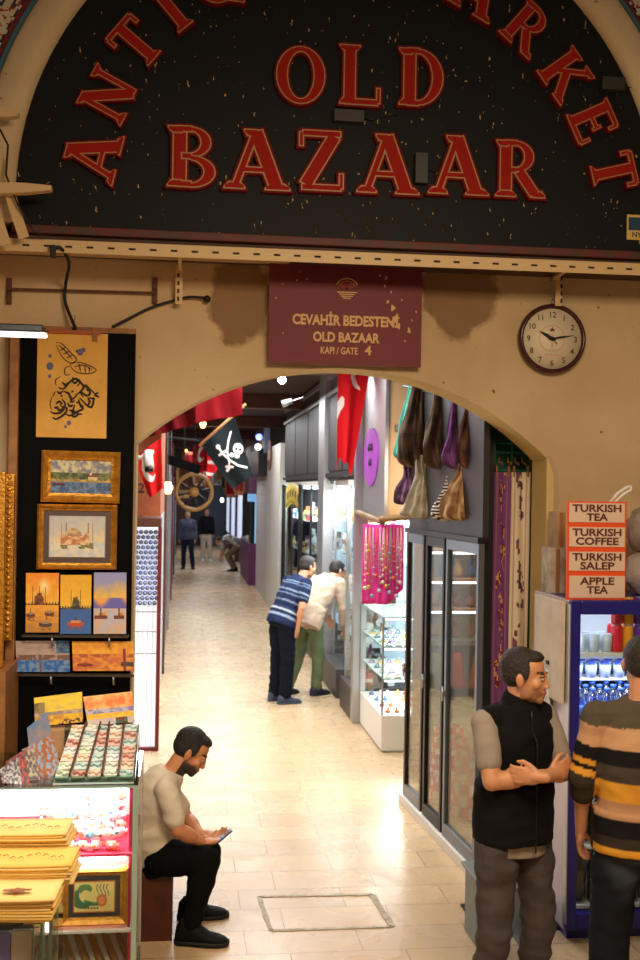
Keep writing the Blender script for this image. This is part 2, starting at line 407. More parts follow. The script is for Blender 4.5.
# serif glyphs as strokes; d grows or shrinks every outline
def glyph(ch, d):
    P = []
    def st(x0, y0, x1, y1, w):
        a = V((x0, y0)); b = V((x1, y1)); t = (b-a).normalized(); n = V((-t.y, t.x)); a = a-t*d; b = b+t*d; h = w/2+d
        P.append([a+n*h, a-n*h, b-n*h, b+n*h])
    def se(xc, y, w, up=1):   # bracketed serif
        h = .12; y1 = y + up*h
        lo, hi = (y-d, y1+d) if up > 0 else (y1-d, y+d)
        if up > 0: P.append([V((xc-w/2-d, lo)), V((xc+w/2+d, lo)), V((xc+w/2+d, lo+.04)), V((xc+w*.26+d, hi)), V((xc-w*.26-d, hi)), V((xc-w/2-d, lo+.04))])
        else: P.append([V((xc-w/2-d, hi)), V((xc-w/2-d, hi-.04)), V((xc-w*.26-d, lo)), V((xc+w*.26+d, lo)), V((xc+w/2+d, hi-.04)), V((xc+w/2+d, hi))])
    def arc(cx, cy, rx, ry, tx, ty, a0, a1):
        n = max(6, int(abs(a1-a0)/14))
        for i in range(n):
            A = math.radians(a0+(a1-a0)*i/n); B = math.radians(a0+(a1-a0)*(i+1)/n)
            o = lambda q: V((cx+(rx+d)*math.cos(q), cy+(ry+d)*math.sin(q))); ii = lambda q: V((cx+(rx-tx-d)*math.cos(q), cy+(ry-ty-d)*math.sin(q)))
            P.append([o(A), o(B), ii(B), ii(A)])
    T, t = .21, .11
    if ch == 'A': st(.15, .05, .43, .98, t); st(.42, .98, .72, .05, T); st(.24, .33, .6, .33, t*.9); se(.14, 0, .3); se(.74, 0, .36); se(.36, 1, .2, -1); w = .88
    elif ch == 'N': st(.14, .05, .14, .95, t); st(.16, .93, .7, .07, T); st(.74, .05, .74, .95, t); se(.14, 0, .28); se(.12, 1, .26, -1); se(.74, 1, .28, -1); w = .88
    elif ch == 'T': st(.4, .05, .4, .95, T); st(.06, .95, .74, .95, t); se(.4, 0, .4); st(.07, .74, .07, .95, t*.8); st(.73, .74, .73, .95, t*.8); w = .8
    elif ch == 'I': st(.2, .05, .2, .95, T); se(.2, 0, .38); se(.2, 1, .38, -1); w = .4
    elif ch in 'OQ':
        arc(.42, .5, .42, .52, .2, .1, 0, 360); w = .84
        if ch == 'Q': st(.4, .12, .78, -.16, .15)
    elif ch == 'U': st(.15, .35, .15, .95, T); st(.68, .35, .68, .95, t); arc(.41, .36, .32, .37, .17, .12, 180, 360); se(.15, 1, .34, -1); se(.68, 1, .28, -1); w = .84
    elif ch == 'E': st(.18, .05, .18, .95, T); st(.1, .95, .62, .95, t); st(.1, .05, .66, .05, t); st(.2, .51, .5, .51, t*.9); st(.62, .76, .62, .97, t*.7); st(.66, .03, .66, .27, t*.7); st(.5, .41, .5, .62, t*.6); se(.16, 0, .3); se(.16, 1, .3, -1); w = .72
    elif ch == 'M': st(.13, .05, .13, .95, t); st(.16, .93, .47, .1, T*.85); st(.47, .1, .78, .93, t); st(.82, .05, .82, .95, T); se(.13, 0, .26); se(.83, 0, .34); se(.11, 1, .26, -1); se(.84, 1, .3, -1); w = .98
    elif ch == 'R': st(.18, .05, .18, .95, T); arc(.34, .72, .32, .28, .17, .09, -90, 90); st(.16, .955, .36, .955, t); st(.2, .48, .36, .48, t); st(.4, .47, .68, .06, T*.9); se(.18, 0, .36); se(.74, 0, .24); se(.14, 1, .26, -1); w = .84
    elif ch == 'K': st(.18, .05, .18, .95, T); st(.24, .4, .66, .93, t); st(.36, .56, .7, .06, T*.9); se(.18, 0, .36); se(.18, 1, .36, -1); se(.72, 0, .3); se(.66, 1, .3, -1); w = .88
    elif ch == 'D': st(.18, .05, .18, .95, T); arc(.3, .5, .44, .5, .19, .09, -90, 90); st(.14, .955, .34, .955, t); st(.14, .045, .34, .045, t); se(.14, 0, .28); se(.14, 1, .28, -1); w = .78
    elif ch == 'L': st(.18, .05, .18, .95, T); st(.1, .05, .68, .05, t); st(.68, .03, .68, .3, t*.7); se(.18, 1, .36, -1); se(.14, 0, .28); w = .74
    elif ch == 'B': st(.18, .05, .18, .95, T); arc(.34, .745, .3, .255, .16, .085, -90, 90); arc(.34, .26, .37, .27, .18, .09, -90, 90); st(.14, .955, .36, .955, t); st(.14, .05, .36, .05, t); st(.2, .51, .36, .51, t); se(.14, 0, .28); se(.14, 1, .28, -1); w = .74
    elif ch == 'Z': st(.1, .05, .72, .05, t); st(.1, .95, .7, .95, t); st(.16, .08, .6, .92, T); st(.71, .03, .71, .3, t*.7); st(.09, .72, .09, .97, t*.7); w = .8
    return P, w
RED = mat('letter_red', (158, 28, 16), .7, spec=.15); TUBE = mat('letter_outline', (178, 128, 84), .45); REDS = mat('letter_side_red', (112, 16, 10), .7, spec=.15)
def letter(ch, org, ex, ez, h, wk=1.0):
    mb = MB()
    for mi, d, y0, th in ((2, .035, 0, .035), (1, .004, -.0345, .006), (0, -.018, -.0405, .002)):
        mb.mi = mi; P, w = glyph(ch, d)
        for k_, poly in enumerate(P):
            pts = [org + ex*(p.x*h*wk) + ez*(p.y*h) for p in poly]
            mb.prism([V((q.x, YS+y0-k_*.00013, q.z)) for q in pts], V((0, -th, 0)))
    return part('letter', mb, [RED, TUBE, REDS], sign)
ex = V((1, 0, 0)); ez = V((0, 0, 1))
LX = []
for ch, x0, x1, yb, h in (('B', 167, 215, 188, 58), ('A', 224, 285, 190, 58), ('Z', 294, 345, 191, 58), ('A', 356, 415, 194, 58), ('A', 427, 485, 195, 58), ('R', 493, 543, 198, 56),
                       ('O', 275, 323, 104, 54), ('L', 338, 380, 106, 58), ('D', 397, 444, 107, 56)):
    _, w = glyph(ch, 0); o = PS(x0, yb); letter(ch, o, ex, ez, h*U, (x1-x0)/h/w)
C2 = PS(350, 230)
for ch, deg, r in (('A', 166.8, 230), ('N', 153.6, 238), ('T', 141.4, 245), ('I', 131.3, 246), ('Q', 120.5, 247), ('U', 107, 248), ('E', 95, 248), ('M', 77.5, 246), ('A', 63, 246), ('R', 49.8, 247), ('K', 37, 246), ('E', 25.8, 247), ('T', 14.6, 251)):
    a = math.radians(deg); up = V((math.cos(a), 0, math.sin(a))); rt = V((math.sin(a), 0, -math.cos(a)))
    h = 46*U if ch not in 'A' else 50*U; _, w = glyph(ch, 0)
    letter(ch, C2 + up*(r*U) - rt*(w*h*1.05/2), rt, up, h, 1.05)
TR = mat('transformer_grey', (52, 46, 42), .5)
for x, y, w, h in ((348, 118, 30, 12), (420, 170, 13, 30), (611, 86, 24, 13)):
    mb = MB(); p = PS(x, y); mb.box(p.x-w*U/2, p.x+w*U/2, YS-.05, YS-.0005, p.z-h*U/2, p.z+h*U/2)
    t = thing('transformer_box', {348: 'small grey transformer box fixed under the L of OLD on the sign', 420: 'small upright grey transformer box between the two last A letters of BAZAAR', 611: 'small grey transformer box on the right curve of the sign'}[x], 'electrical box', (p.x, YS, p.z-h*U/2))
    part('case', mb, TR, t, bevel=.004)
    mb = MB(); q = V((p.x+w*U/2, YS-.02, p.z)); mb.tube([q, q+V((.05, 0, -.01)), q+V((.12, .01, .02)), q+V((.2, .012, .03))], .003, 6)
    part('wire', mb, CABLE, t)
mb = MB((214, 178, 96)); p = PS(634, 227); mb.box(p.x-.045, p.x+.12, YS-.004, YS-.001, p.z-.075, p.z+.07)
mb.color((28, 60, 84)); mb.box(p.x-.035, p.x+.1, YS-.005, YS-.004, p.z-.02, p.z+.055)
mb.color((28, 60, 84)); add_text(mb, 'NY', .03, (p.x+.015, YS-.005, p.z-.06), bold=.02)
solo('sticker', mb, VC, 'small yellow and blue sticker at the lower right corner of the black sign', 'sticker')
# moulding around the lunette
mb = MB()
prof = [(R-1, 0), (R-1, -.02), (R+4, -.06), (R+14, -.075), (R+24, -.06), (R+30, -.05), (R+33, -.03), (R+33, .3), (R-1, .3)]
rg = []
for i in range(65):
    a = math.radians(-4.5+189*i/64); rg.append([pol(r_, a)+V((0, y_, 0)) for r_, y_ in prof])
mb.rings(rg, caps=True); struct('trim_2', mb, MOULD)
mb = MB(); rg = []
for i in range(65):
    a = math.radians(-4+188*i/64); rg.append([pol(r_, a)+V((0, y_, 0)) for r_, y_ in ((R+33.2, -.035), (R+37, -.035), (R+37, .02), (R+33.2, .02))])
mb.rings(rg, smooth=False); struct('trim_3', mb, mat('blue_band', (60, 104, 122), .6))
def orn(r_, a):
    k = r_-R-37; s = a*(R+60); m = 46
    if k < 4 + 3*abs(math.sin(s*PI/14)): return (128, 34, 30)
    if k < 6 + 3*abs(math.sin(s*PI/14)): return (40, 34, 40)
    cx = (s % m)-m/2; row = int((k-8)//38); cy = ((k-8) % 38)-19
    rr = math.hypot(cx, cy); th = math.atan2(cy, cx)
    if rr < 3: return (120, 36, 32)
    if rr < 16 and abs(((th*5/(2*PI) - rr*.07) % 1)-.5) > .36: return (36, 48, 62)
    if rr < 15: return (206, 186, 160)
    if 16 < rr < 17.8: return (150, 48, 40)
    v = math.sin(cx*.5+cy*.2)*math.sin(cy*.42)
    if v > .72: return (150, 48, 40)
    return (214, 196, 170)
mb = MB(); rg = 44; NA = 300
for j in range(rg):
    ra, rb = R+37+j*2.2, R+37+(j+1)*2.2
    for i in range(NA):
        d0 = 110+75*i/NA if True else 0
        for base in (0,):
            a, b = math.radians(112+72*i/NA), math.radians(112+72*(i+1)/NA)
            mb.c = lin(orn((ra+rb)/2, (a+b)/2)); mb.face([pol(ra, a), pol(rb, a), pol(rb, b), pol(ra, b)])
for j in range(20):
    ra, rb = R+37+j*2.2, R+37+(j+1)*2.2
    for i in range(260):
        a, b = math.radians(-3+65*i/260), math.radians(-3+65*(i+1)/260)
        mb.c = lin(orn((ra+rb)/2, (a+b)/2)); mb.face([pol(ra, a), pol(rb, a), pol(rb, b), pol(ra, b)])
struct('trim_4', mb, VC)
# slotted angle iron beam below the sign
Zl, Zr = PS(0, 244), PS(640, 268)
beam = thing('slotted_angle_beam', 'long cream slotted angle iron running below the black sign', 'beam', (CC.x, 6.1, Zl.z-.04))
mb = MB(); A = W(-150, 238.5, 6.05); B = W(800, 275.5, 6.05); hh = V((0, 0, .034)); dd = V((0, .004, 0))
z0 = (A.z+B.z)/2
A = V((-2.6, 6.05, A.z)); B = V((4.6, 6.05, B.z))
mb.obox((A+B)/2, (B-A)/2, dd, hh); mb.obox((A+B)/2+V((0, .2, .033)), (B-A)/2, V((0, .2, 0)), V((0, 0, .003)))
part('angle_iron', mb, CREAMMET, beam, bevel=.002)
mb = MB(); n = 64
for i in range(n):
    c = A + (B-A)*(i+.5)/n; mb.box(c.x-.018, c.x+.018, c.y-.006, c.y-.0045, c.z-.006, c.z+.005)
part('slot_row', mb, SLOT, beam)
for x, y0_, y1_ in ((180, 262, 300), (563, 270, 302)):
    mb = MB(); p = W(x, y0_, 6.3); q = W(x-2, y1_+4, 6.42); mb.obox((V((p.x, 6.42, p.z))+q)/2, V((.02, 0, 0)), V((0, .002, 0)), V((0, 0, (p.z-q.z)/2)))
    for k in range(4): mb.mi = 1; c = q + V((0, -.004, .03+.045*k)); mb.box(c.x-.006, c.x+.006, c.y-.001, c.y+.001, c.z-.012, c.z+.012)
    mb.mi = 0; mb.beam(V((p.x, 6.12, p.z+.0)), V((p.x, 6.44, p.z-.02)), .02, .02)
    part('hanger_strap', mb, [CREAMMET, SLOT], beam)
# brown fascia behind / under the sign
mb = MB(); mb.box(-2.6, 4.6, 6.13, 6.5, B.z+.02, zb-.03)
struct('trim_5', mb, mat('brown_board', (86, 60, 44), .7, vary=(6, (60, 42, 30), .4, .7)))
# ------------------------------------------------------------------ corridor shell
WALLG = mat('corridor_wall_paint', (110, 92, 76), .7, vary=(2, (84, 70, 58), .4, .7))
CEILM = mat('dark_ceiling', (70, 44, 30), .8, vary=(1.5, (44, 28, 20), .4, .7))
PILW = mat('pale_pillar', (206, 200, 190), .4); PILS = STEEL
REDTR = mat('dark_red_trim', (120, 32, 28), .5)
mb = MB(); mb.box(-3.2, 4.8, 6.8, 47, 3.95, 4.05); struct('ceiling', mb, CEILM)
mb = MB(); mb.box(-3.2, 4.8, 46.5, 46.7, 0, 4); struct('wall_back', mb, WALLG)
mb = MB(); mb.box(-3.0, -2.9, 6.8, 46.5, 0, 3.95); struct('wall_left', mb, WALLG)
mb = MB(); mb.box(4.4, 4.5, 6.8, 46.5, 0, 3.95); struct('wall_right', mb, WALLG)
for i, y in enumerate((12, 17.5, 23, 29, 36)):
    mb = MB(); mb.box(-3, 4.4, y, y+.22, 3.72, 3.95); struct('trim_%d' % (6+i), mb, WOODD, bevel=.01)
LAMPW = emis('lamp_glow', (255, 246, 230), 30); TUBEW = emis('tube_glow', (236, 244, 255), 9)
# lamps hanging from the corridor ceiling: socket, cord, bulb
def area(name, loc, size, power, col, rot=(0, 0, 0), sy=None):
    l = bpy.data.lights.new(name, 'AREA'); l.energy = power; l.color = col; l.size = size
    if sy: l.shape = 'RECTANGLE'; l.size_y = sy
    o = bpy.data.objects.new(name, l); COL.objects.link(o); o.location = loc; o.rotation_euler = rot; return o
def point(name, loc, power, col, r=.05):
    l = bpy.data.lights.new(name, 'POINT'); l.energy = power; l.color = col; l.shadow_soft_size = r
    o = bpy.data.objects.new(name, l); COL.objects.link(o); o.location = loc; return o
for i, (x, y, z) in enumerate(((W(282, 380, 14).x, 14, W(282, 380, 14).z), (W(251, 400, 18.5).x, 18.5, W(251, 398, 18.5).z), (.6, 24, 3.3), (.8, 31, 3.3), (.7, 39, 3.3))):
    t = thing('hanging_bulb', ['bare round bulb nearest the arch, hanging on a cord from the dark ceiling', 'bare round bulb hanging above the black pirate flag', 'bare round bulb hanging beyond the ship wheel', 'bare bulb deeper in the passage above the two standing people', 'farthest bare bulb at the end of the passage'][i], 'lamp', (x, y, z), group='bare bulbs along the passage')
    mb = MB(); mb.tube([(x, y, z+.1), (x, y, 3.95)], .006, 6); part('cord', mb, CABLE, t)
    mb = MB(); mb.cyl((x, y, z+.04), (x, y, z+.12), .022, seg=12); part('socket', mb, DARKMET, t)
    mb = MB(); mb.ball((x, y, z), .05, seg=14); part('bulb', mb, LAMPW, t)
for y in (9.2, 12.5, 16, 20.5, 26, 33, 41):
    area('passage_light', (.7, y, 3.68), 1.7, 118 if y < 14 else 84 if y < 25 else 72, (.97, .98, 1), sy=2.2)
# ------------------------------------------------------------------ right side shops
XR = 1.80
def shelf_goods(x0, x1, y, z0, group, label, cat, kinds, n, axis='x', seed=1, hr=(.05, .16)):
    """a row of small goods standing on a shelf, each its own object"""
    rnd = random.Random(seed)
    for i in range(n):
        t = (i+.5)/n; x = x0+(x1-x0)*t if axis == 'x' else x0+rnd.uniform(-.02, .02); yy = y if axis == 'x' else y+(x1-y)*t
        yield x, yy, rnd
def vase(c, h, r, col, seg=12):
    mb = MB(col); mb.lathe(c, [(r*.6, 0), (r, h*.25), (r*.9, h*.5), (r*.4, h*.72), (r*.35, h*.85), (r*.6, h)], seg); return mb
def box_item(c, w, d, h, col, col2=None):
    mb = MB(col); mb.box(c[0]-w/2, c[0]+w/2, c[1]-d/2, c[1]+d/2, c[2], c[2]+h)
    if col2: mb.color(col2); mb.box(c[0]-w/2-.001, c[0]+w/2+.001, c[1]-d/2-.001, c[1]+d/2+.001, c[2]+h*.3, c[2]+h*.6)
    return mb
PAL = [(206, 150, 60), (180, 60, 40), (60, 100, 150), (220, 214, 200), (140, 90, 40), (70, 130, 110), (210, 190, 120), (150, 60, 100), (90, 70, 60)]
# (a) corner block with the glass showcase and the cloth, y 10.1-11.35
XA = W(381, 753, 10.1).x; XB = XA-.02
z_ = lambda py, Y=10.1: W(381, py, Y).z
sc = thing('glass_showcase', 'white-based glass showcase with three lit shelves at the passage corner, under the pink cloth', 'showcase', (XA+.4, 10.7, 0))
mb = MB(); mb.box(XA, XA+.85, 10.1, 11.35, 0.02, z_(716)); part('plinth', mb, WHITE, sc, bevel=.004)
mb = MB(); mb.box(XA+.02, XA+.83, 10.12, 11.33, 0, .02); part('kick_board', mb, STEEL, sc)
shz = [z_(716)+.004, z_(680), z_(648), z_(618)]
for z in shz[1:]:
    mb = MB(); mb.box(XA+.012, XA+.84, 10.11, 11.34, z-.006, z+.006); part('glass_shelf', mb, mat('shelf_glass_edge', (190, 210, 206), .1) if z == shz[1] else bpy.data.materials['shelf_glass_edge'], sc)
mb = MB(); mb.box(XA, XA+.85, 10.1, 10.105, shz[0], shz[3]); part('front_pane', mb, GLASS, sc)
mb = MB(); mb.box(XA, XA+.005, 10.105, 11.35, shz[0], shz[3]); part('side_pane', mb, GLASS, sc)
for x, y in ((XA, 10.1), (XA, 11.34), (XA+.84, 10.1)):
    mb = MB(); mb.box(x-.004, x+.012, y-.004, y+.012, shz[0], shz[3]+.01); part('corner_post', mb, STEEL, sc)
mb = MB(); mb.box(XA+.835, XA+.845, 10.12, 11.33, shz[0], shz[3]); part('back_panel', mb, WHITE, sc)
for z in shz[1:]:
    mb = MB(); mb.box(XA+.03, XA+.8, 10.13, 10.145, z-.022, z-.008); part('light_strip', mb, TUBEW, sc)
for z in shz[:3]: area('case_light', (XA+.4, 10.65, z+.25), .6, 15, (1, .96, .92), sy=1.0)
rnd = random.Random(3)
ring0 = None
for k, z in enumerate(shz[:3]):
    for j in range(4):
        for i in range(9 if k == 0 else 8):
            x = XA+.07+.088*i; y = 10.16+.3*j; zz = z+.007
            c = [(196, 40, 44), (220, 120, 40), (232, 190, 80), (70, 110, 170), (210, 210, 220), (160, 60, 120)][rnd.randrange(6)] if k == 0 else [(180, 180, 190), (216, 206, 190), (150, 120, 160), (110, 120, 140), (206, 170, 96)][rnd.randrange(5)]
            mb = MB(c); mb.c = lin(c)
            if k == 0:
                mb.ball((x, y, zz+.018), (.03, .03, .018), seg=8, rg=5); mb.ball((x+rnd.uniform(-.02, .02), y, zz+.045), .012, seg=6, rg=4)
            else:
                mb.box(x-.03, x+.03, y-.03, y+.03, zz, zz+.014); mb.c = lin(mixc(c, (60, 50, 50), .5)); mb.tube([(x-.018, y, zz+.02), (x, y-.01, zz+.045), (x+.018, y, zz+.02)], .006, 5)
            solo('bead_bundle' if k == 0 else 'ring_display', mb, VCG, ['colourful bead bundle on the floor of the corner showcase', 'small jewellery pad on the middle shelf of the corner showcase', 'small jewellery pad on the upper shelf of the corner showcase'][k], 'jewellery', ['bead bundles in the corner showcase', 'jewellery pads on the middle shelf', 'jewellery pads on the upper shelf'][k])
# upper box: aluminium side with the oval sign, beige front
ub = thing('wall_cabinet', 'beige and aluminium box cabinet with a purple oval sign, above the pink cloth', 'cabinet', (XA+.45, 10.7, z_(519)))
mb = MB(); mb.box(XA+.01, XA+.9, 10.1, 11.35, z_(519), 3.7); part('body', mb, mat('beige_laminate', (206, 166, 120), .5), ub)
mb = MB(); mb.box(XA, XA+.008, 10.09, 11.35, z_(519), 3.7); part('side_panel', mb, STEEL, ub, label='brushed aluminium side panel')
mb = MB(); mb.box(XA-.012, XA+.02, 10.075, 10.1, z_(519), 3.7); part('edge_strip', mb, STEEL, ub, label='aluminium edge strip')
ov = thing('oval_sign', 'purple oval sign with dark lettering on the aluminium side of the beige cabinet', 'sign', (XA-.01, 10.7, z_(486)))
c = WX(371, 457, XA-.005); mb = MB()
ry = .42; rz_ = abs(W(371, 428, c.y).z-W(371, 486, c.y).z)/2
pts = [V((XA-.012, c.y+ry*math.cos(2*PI*i/32), c.z+rz_*math.sin(2*PI*i/32))) for i in range(32)]
mb.prism(pts, V((.011, 0, 0))); part('plate', mb, mat('purple_plate', (150, 52, 170), .5), ov)
Mt = Matrix.Rotation(-PI/2, 4, 'Z')
for s_, dz, h in (('SHOP', .06, .07), ('ART', -.06, .07)): pass
mb = MB()
for k, (dz, n) in enumerate(((.09, 5), (-.06, 3))):
    for i in range(n):
        y = c.y+(i-(n-1)/2)*.06
        mb.tube([(XA-.013, y-.02, c.z+dz-.03), (XA-.013, y, c.z+dz+.04), (XA-.013, y+.015, c.z+dz-.02), (XA-.013, y+.025, c.z+dz+.02)], .006, 5)
part('lettering', mb, mat('dark_purple', (60, 20, 70), .6), ov)
# bamboo poles below the cabinet
for i, (a, b) in enumerate(((WX(357, 512, XA-.06), W(383, 522, 9.98)), (W(379, 519, 9.98), W(412, 517, 9.98)))):
    mb = MB(); n = 7; pts = []; rr = []
    for k in range(n): pts.append(a+(b-a)*k/(n-1)); rr.append(.032 if k % 2 else .026)
    mb.tube(pts, rr, 10)
    solo('bamboo_pole', mb, mat('bamboo', (150, 116, 70), .55, vary=(8, (96, 70, 40), .4, .65)), ['bamboo pole along the aluminium side of the beige cabinet', 'bamboo pole across the beige front, just above the pink cloth'][i], 'pole', 'bamboo poles under the cabinet')
# pink cloth with hanging necklaces
A = W(363, 524, 10.06); B = W(403, 604, 10.06)
mb = MB()
mb.sheet(lambda u, v: V((A.x+(B.x-A.x)*u, 10.05+.02*math.sin(u*9)+.008*math.sin(u*31+v*2), B.z+(A.z-B.z)*v + (.14*max(0, (u-.62)/.38) if v < .5 else 0)*(1-v*2))), 24, 20, lambda u, v: mixc((240, 74, 168), (226, 56, 150), .5+.5*math.sin(u*31)))
cl = solo('pink_cloth', mb, CLOTH, 'bright pink display cloth hanging over the glass showcase', 'cloth', solid=.004)
rnd = random.Random(5)
for i in range(11):
    x = A.x+.02+(B.x-A.x-.06)*i/10; zt = A.z-.03; L = rnd.uniform(.42, .62); mb = MB()
    c = [(226, 206, 176), (212, 160, 60), (120, 170, 180), (210, 90, 50), (190, 190, 196)][i % 5]; mb.c = lin(c)
    pts = [(x, 10.02, zt), (x-.008, 10.015, zt-L*.5), (x, 10.012, zt-L), (x+.012, 10.015, zt-L*.5), (x+.006, 10.02, zt)]
    mb.tube(pts, .0028, 5)
    for k in range(7): mb.ball((x+rnd.uniform(-.008, .012), 10.012, zt-L*(.3+.1*k)), rnd.uniform(.006, .014), seg=6, rg=4)
    mb.ball((x, 10.01, zt-L-.012), .02, seg=8, rg=5)
    solo('necklace', mb, VCG, 'long beaded necklace hanging on the pink cloth', 'necklace', 'necklaces on the pink cloth')
# (b) folding glass doors
def wall_x(y): return 1.70+(8.6-y)*.125
DA = G(405, 803); DB = G(466, 868)
DA.z = DB.z = 0
dirn = (DB-DA).normalized(); nrm = V((dirn.y, -dirn.x, 0)); nrm = nrm if nrm.x > 0 else -nrm
DA = DA; LEN = 1.72; Zt0 = W(405, 530, DA.y).z-.02
FRM = mat('bronze_frame', (66, 52, 44), .35, .5); ALU = mat('aluminium_frame', (112, 118, 128), .35, .6)
mb = MB(); a = DA - dirn*.05; b = DA+dirn*(LEN+.06); mb.obox((a+b)/2+V((0, 0, .035))+nrm*.03, (b-a)/2, nrm*.07, V((0, 0, .035)))
struct('trim_11', mb, WHITE, bevel=.004)
door_w = [(.0, .48), (.53, .98), (1.02, 1.7)]
for i, (u0_, u1_) in enumerate(door_w):
    d = thing('glass_door', ['narrow glass door panel nearest the pink cloth, bronze framed', 'middle glass door panel with a dark edge', 'glass door panel beside the black post, behind the man in the vest'][i], 'door', DA+dirn*(u0_+u1_)/2+V((0, 0, .072)))
    zt = Zt0
    def bar(uA, uB, zA, zB, th=.02): return lambda m: m.obox(DA+dirn*(uA+uB)/2+V((0, 0, (zA+zB)/2)), dirn*(uB-uA)/2, nrm*th, V((0, 0, (zB-zA)/2)))
    fm = [FRM, DARKMET, ALU][i]
    for nm, q in (('stile', bar(u0_, u0_+.04, .072, zt)), ('stile', bar(u1_-.04, u1_, .072, zt)), ('rail', bar(u0_+.04, u1_-.04, .072, .16)), ('rail', bar(u0_+.04, u1_-.04, zt-.07, zt))):
        mb = MB(); q(mb); part(nm, mb, fm if not (nm == 'rail' and i != 1) else ALU if zt else fm, d, bevel=.003)
    mb = MB(); mb.obox(DA+dirn*(u0_+u1_)/2+V((0, 0, (.16+zt-.07)/2)), dirn*((u1_-u0_)/2-.04), nrm*.004, V((0, 0, (zt-.23)/2))); part('pane', mb, glass_mat('door_glass', (232, 236, 230), .022) if i == 0 else bpy.data.materials['door_glass'], d)
    mb = MB(); c = DA+dirn*(u0_+.02)-nrm*.035+V((0, 0, 1.05)); mb.cyl(c-V((0, 0, .05)), c+V((0, 0, .05)), .009, seg=10); mb.obox(c+nrm*.012, dirn*.006, nrm*.014, V((0, 0, .02))); part('door_handle', mb, STEEL, d)
# fascia over the doors
p0 = DA+dirn*(-.06); p1 = DA+dirn*(LEN-.04)
mb = MB(); mb.obox((p0+p1)/2+V((0, 0, (Zt0+.03+3.95)/2))+nrm*.03, (p1-p0)/2, nrm*.02, V((0, 0, (3.95-Zt0-.03)/2)))
struct('wall_fascia', mb, mat('fascia_grey', (44, 41, 41), .5))
mb = MB(); mb.obox((p0+p1)/2+V((0, 0, Zt0+.02))+nrm*.02, (p1-p0)/2, nrm*.04, V((0, 0, .018))); struct('trim_12', mb, DARKMET)
# black post and green niche
pp = DA+dirn*(LEN+.12)
mb = MB(); a = W(480, 700, 6.92); b = W(490.5, 700, 6.92); mb.box(a.x, b.x, 6.92, 6.99, 0, 3.6); struct('trim_13', mb, DARKMET)
mb = MB(); mb.box(b.x, 2.75, 7.1, 7.16, 0, 3.4); struct('wall_niche', mb, mat('green_paint', (30, 96, 76), .5, vary=(4, (24, 70, 60), .4, .7)))
gr = thing('green_rack', 'green metal hook rack holding the two patterned panels beside the arch', 'rack', (2.2, 6.95, 2.2))
mb = MB()
for y in (443, 452, 470):
    a_ = W(493, y, 6.98); b_ = W(538, y+1, 6.98); mb.tube([a_, b_], .008, 6)
for x in (495, 512, 530):
    a_ = W(x, 425, 6.98); b_ = W(x, 474, 6.98); mb.tube([a_, b_], .007, 6)
part('bars', mb, mat('green_metal', (40, 120, 96), .4, .3), gr)
for i, x in enumerate((499, 508, 515, 522, 530)):
    mb = MB(); c = W(x, 462, 6.96); mb.tube([c+V((0, 0, .03)), c, c+V((.02, -.02, -.02)), c+V((.01, -.03, .0))], .005, 6); part('hook', mb, GOLD, gr)
def panel_pat(base, ink1, ink2, sd):
    def f(u, v):
        y = v*9; x = u-.5
        ph = math.sin(y*2.1+sd)*.12
        d = abs(x-ph)
        n = fbm(u*3, v*14, sd, 1.6)
        if .32 < abs(x) < .36: return mixc(base, ink1, .35)
        if d < .2 and n > -.02+d*1.2: return ink1 if fbm(u*4, v*20, sd+5, 2) > 0 else ink2
        return base
    return f
for i, (x0, x1, base, i1, i2, lb) in enumerate(((494, 510.5, (128, 76, 134), (214, 160, 116), (120, 40, 60), 'purple patterned hanging panel with orange vine motif, beside the black post'),
                                             (511.5, 530, (236, 216, 184), (136, 84, 104), (90, 70, 90), 'cream patterned hanging panel with purple flowers, beside the arch jamb'))):
    a = W(x0, 472, 6.93); b = W(x1, 475, 6.93); zb_ = .95
    t = thing('patterned_textile', lb, 'textile', ((a.x+b.x)/2, 6.93, zb_))
    mb = MB(); mb.sheet(lambda u, v: V((a.x+(b.x-a.x)*u, 6.93+.012*math.sin(u*8+v*3), zb_+(a.z-zb_)*v)), 14, 170, panel_pat(base, i1, i2, i*3.3+1))
    part('fabric', mb, CLOTH, t, solid=.005)
    for x in (a.x+.015, b.x-.015):
        mb = MB(); mb.box(x-.006, x+.006, 6.915, 6.945, a.z-.03, a.z+.04); part('clip', mb, WOOD, t, bevel=.002)
# hanging scarves in front of the fascia
def scarf(px, y0, y1, w, cols, Y, seed, label, stripes=False):
    rnd = random.Random(seed); top = W(px, y0-25, Y); bot = W(px, y1, Y); h = top.z-bot.z; w = w*Y/F*.6
    mb = MB(); rr = []; NS = 40
    prof = lambda t: .34+.2*t if t < .2 else .38+.62*(lambda q: q*q*(3-2*q))((t-.2)/.7) if t < .9 else math.sqrt(max(0, 1-((t-.9)/.1)**2))*.98+.02
    NR = 40
    for j in range(NR+1):
        t = j/NR; c = V((top.x+.02*math.sin(t*4+seed), Y, top.z-h*t)); r = w*prof(t); row = []
        for i in range(NS):
            a = 2*PI*i/NS; k = 1+.1*math.sin(a*6+t*3+seed)+.08*math.sin(a*11-t*5)+.3*noise.noise(V((a*.8, t*3.2, seed)))
            row.append(c+V((math.cos(a)*r*k, math.sin(a)*r*k*.65, 0)))
        rr.append(row)
    mb.rings(rr)
    mb.bm.faces.ensure_lookup_table()
    for f in mb.bm.faces:
        c = f.calc_center_median()-top; a = math.atan2(c.y, c.x); t = -c.z/h
        q = .5+.45*math.sin(a*9+t*5+seed)+.8*fbm(a*1.5, t*5, seed, 1.5)
        col = mixc(cols[0], cols[1], q)
        if stripes: col = cols[0] if math.sin(t*110+a*2) > 0 else cols[1]
        for l in f.loops: l[mb.cl] = lin(col)
    return solo('hanging_scarf', mb, CLOTH, label, 'scarf', 'scarves hanging above the glass doors')
SY = 8.0
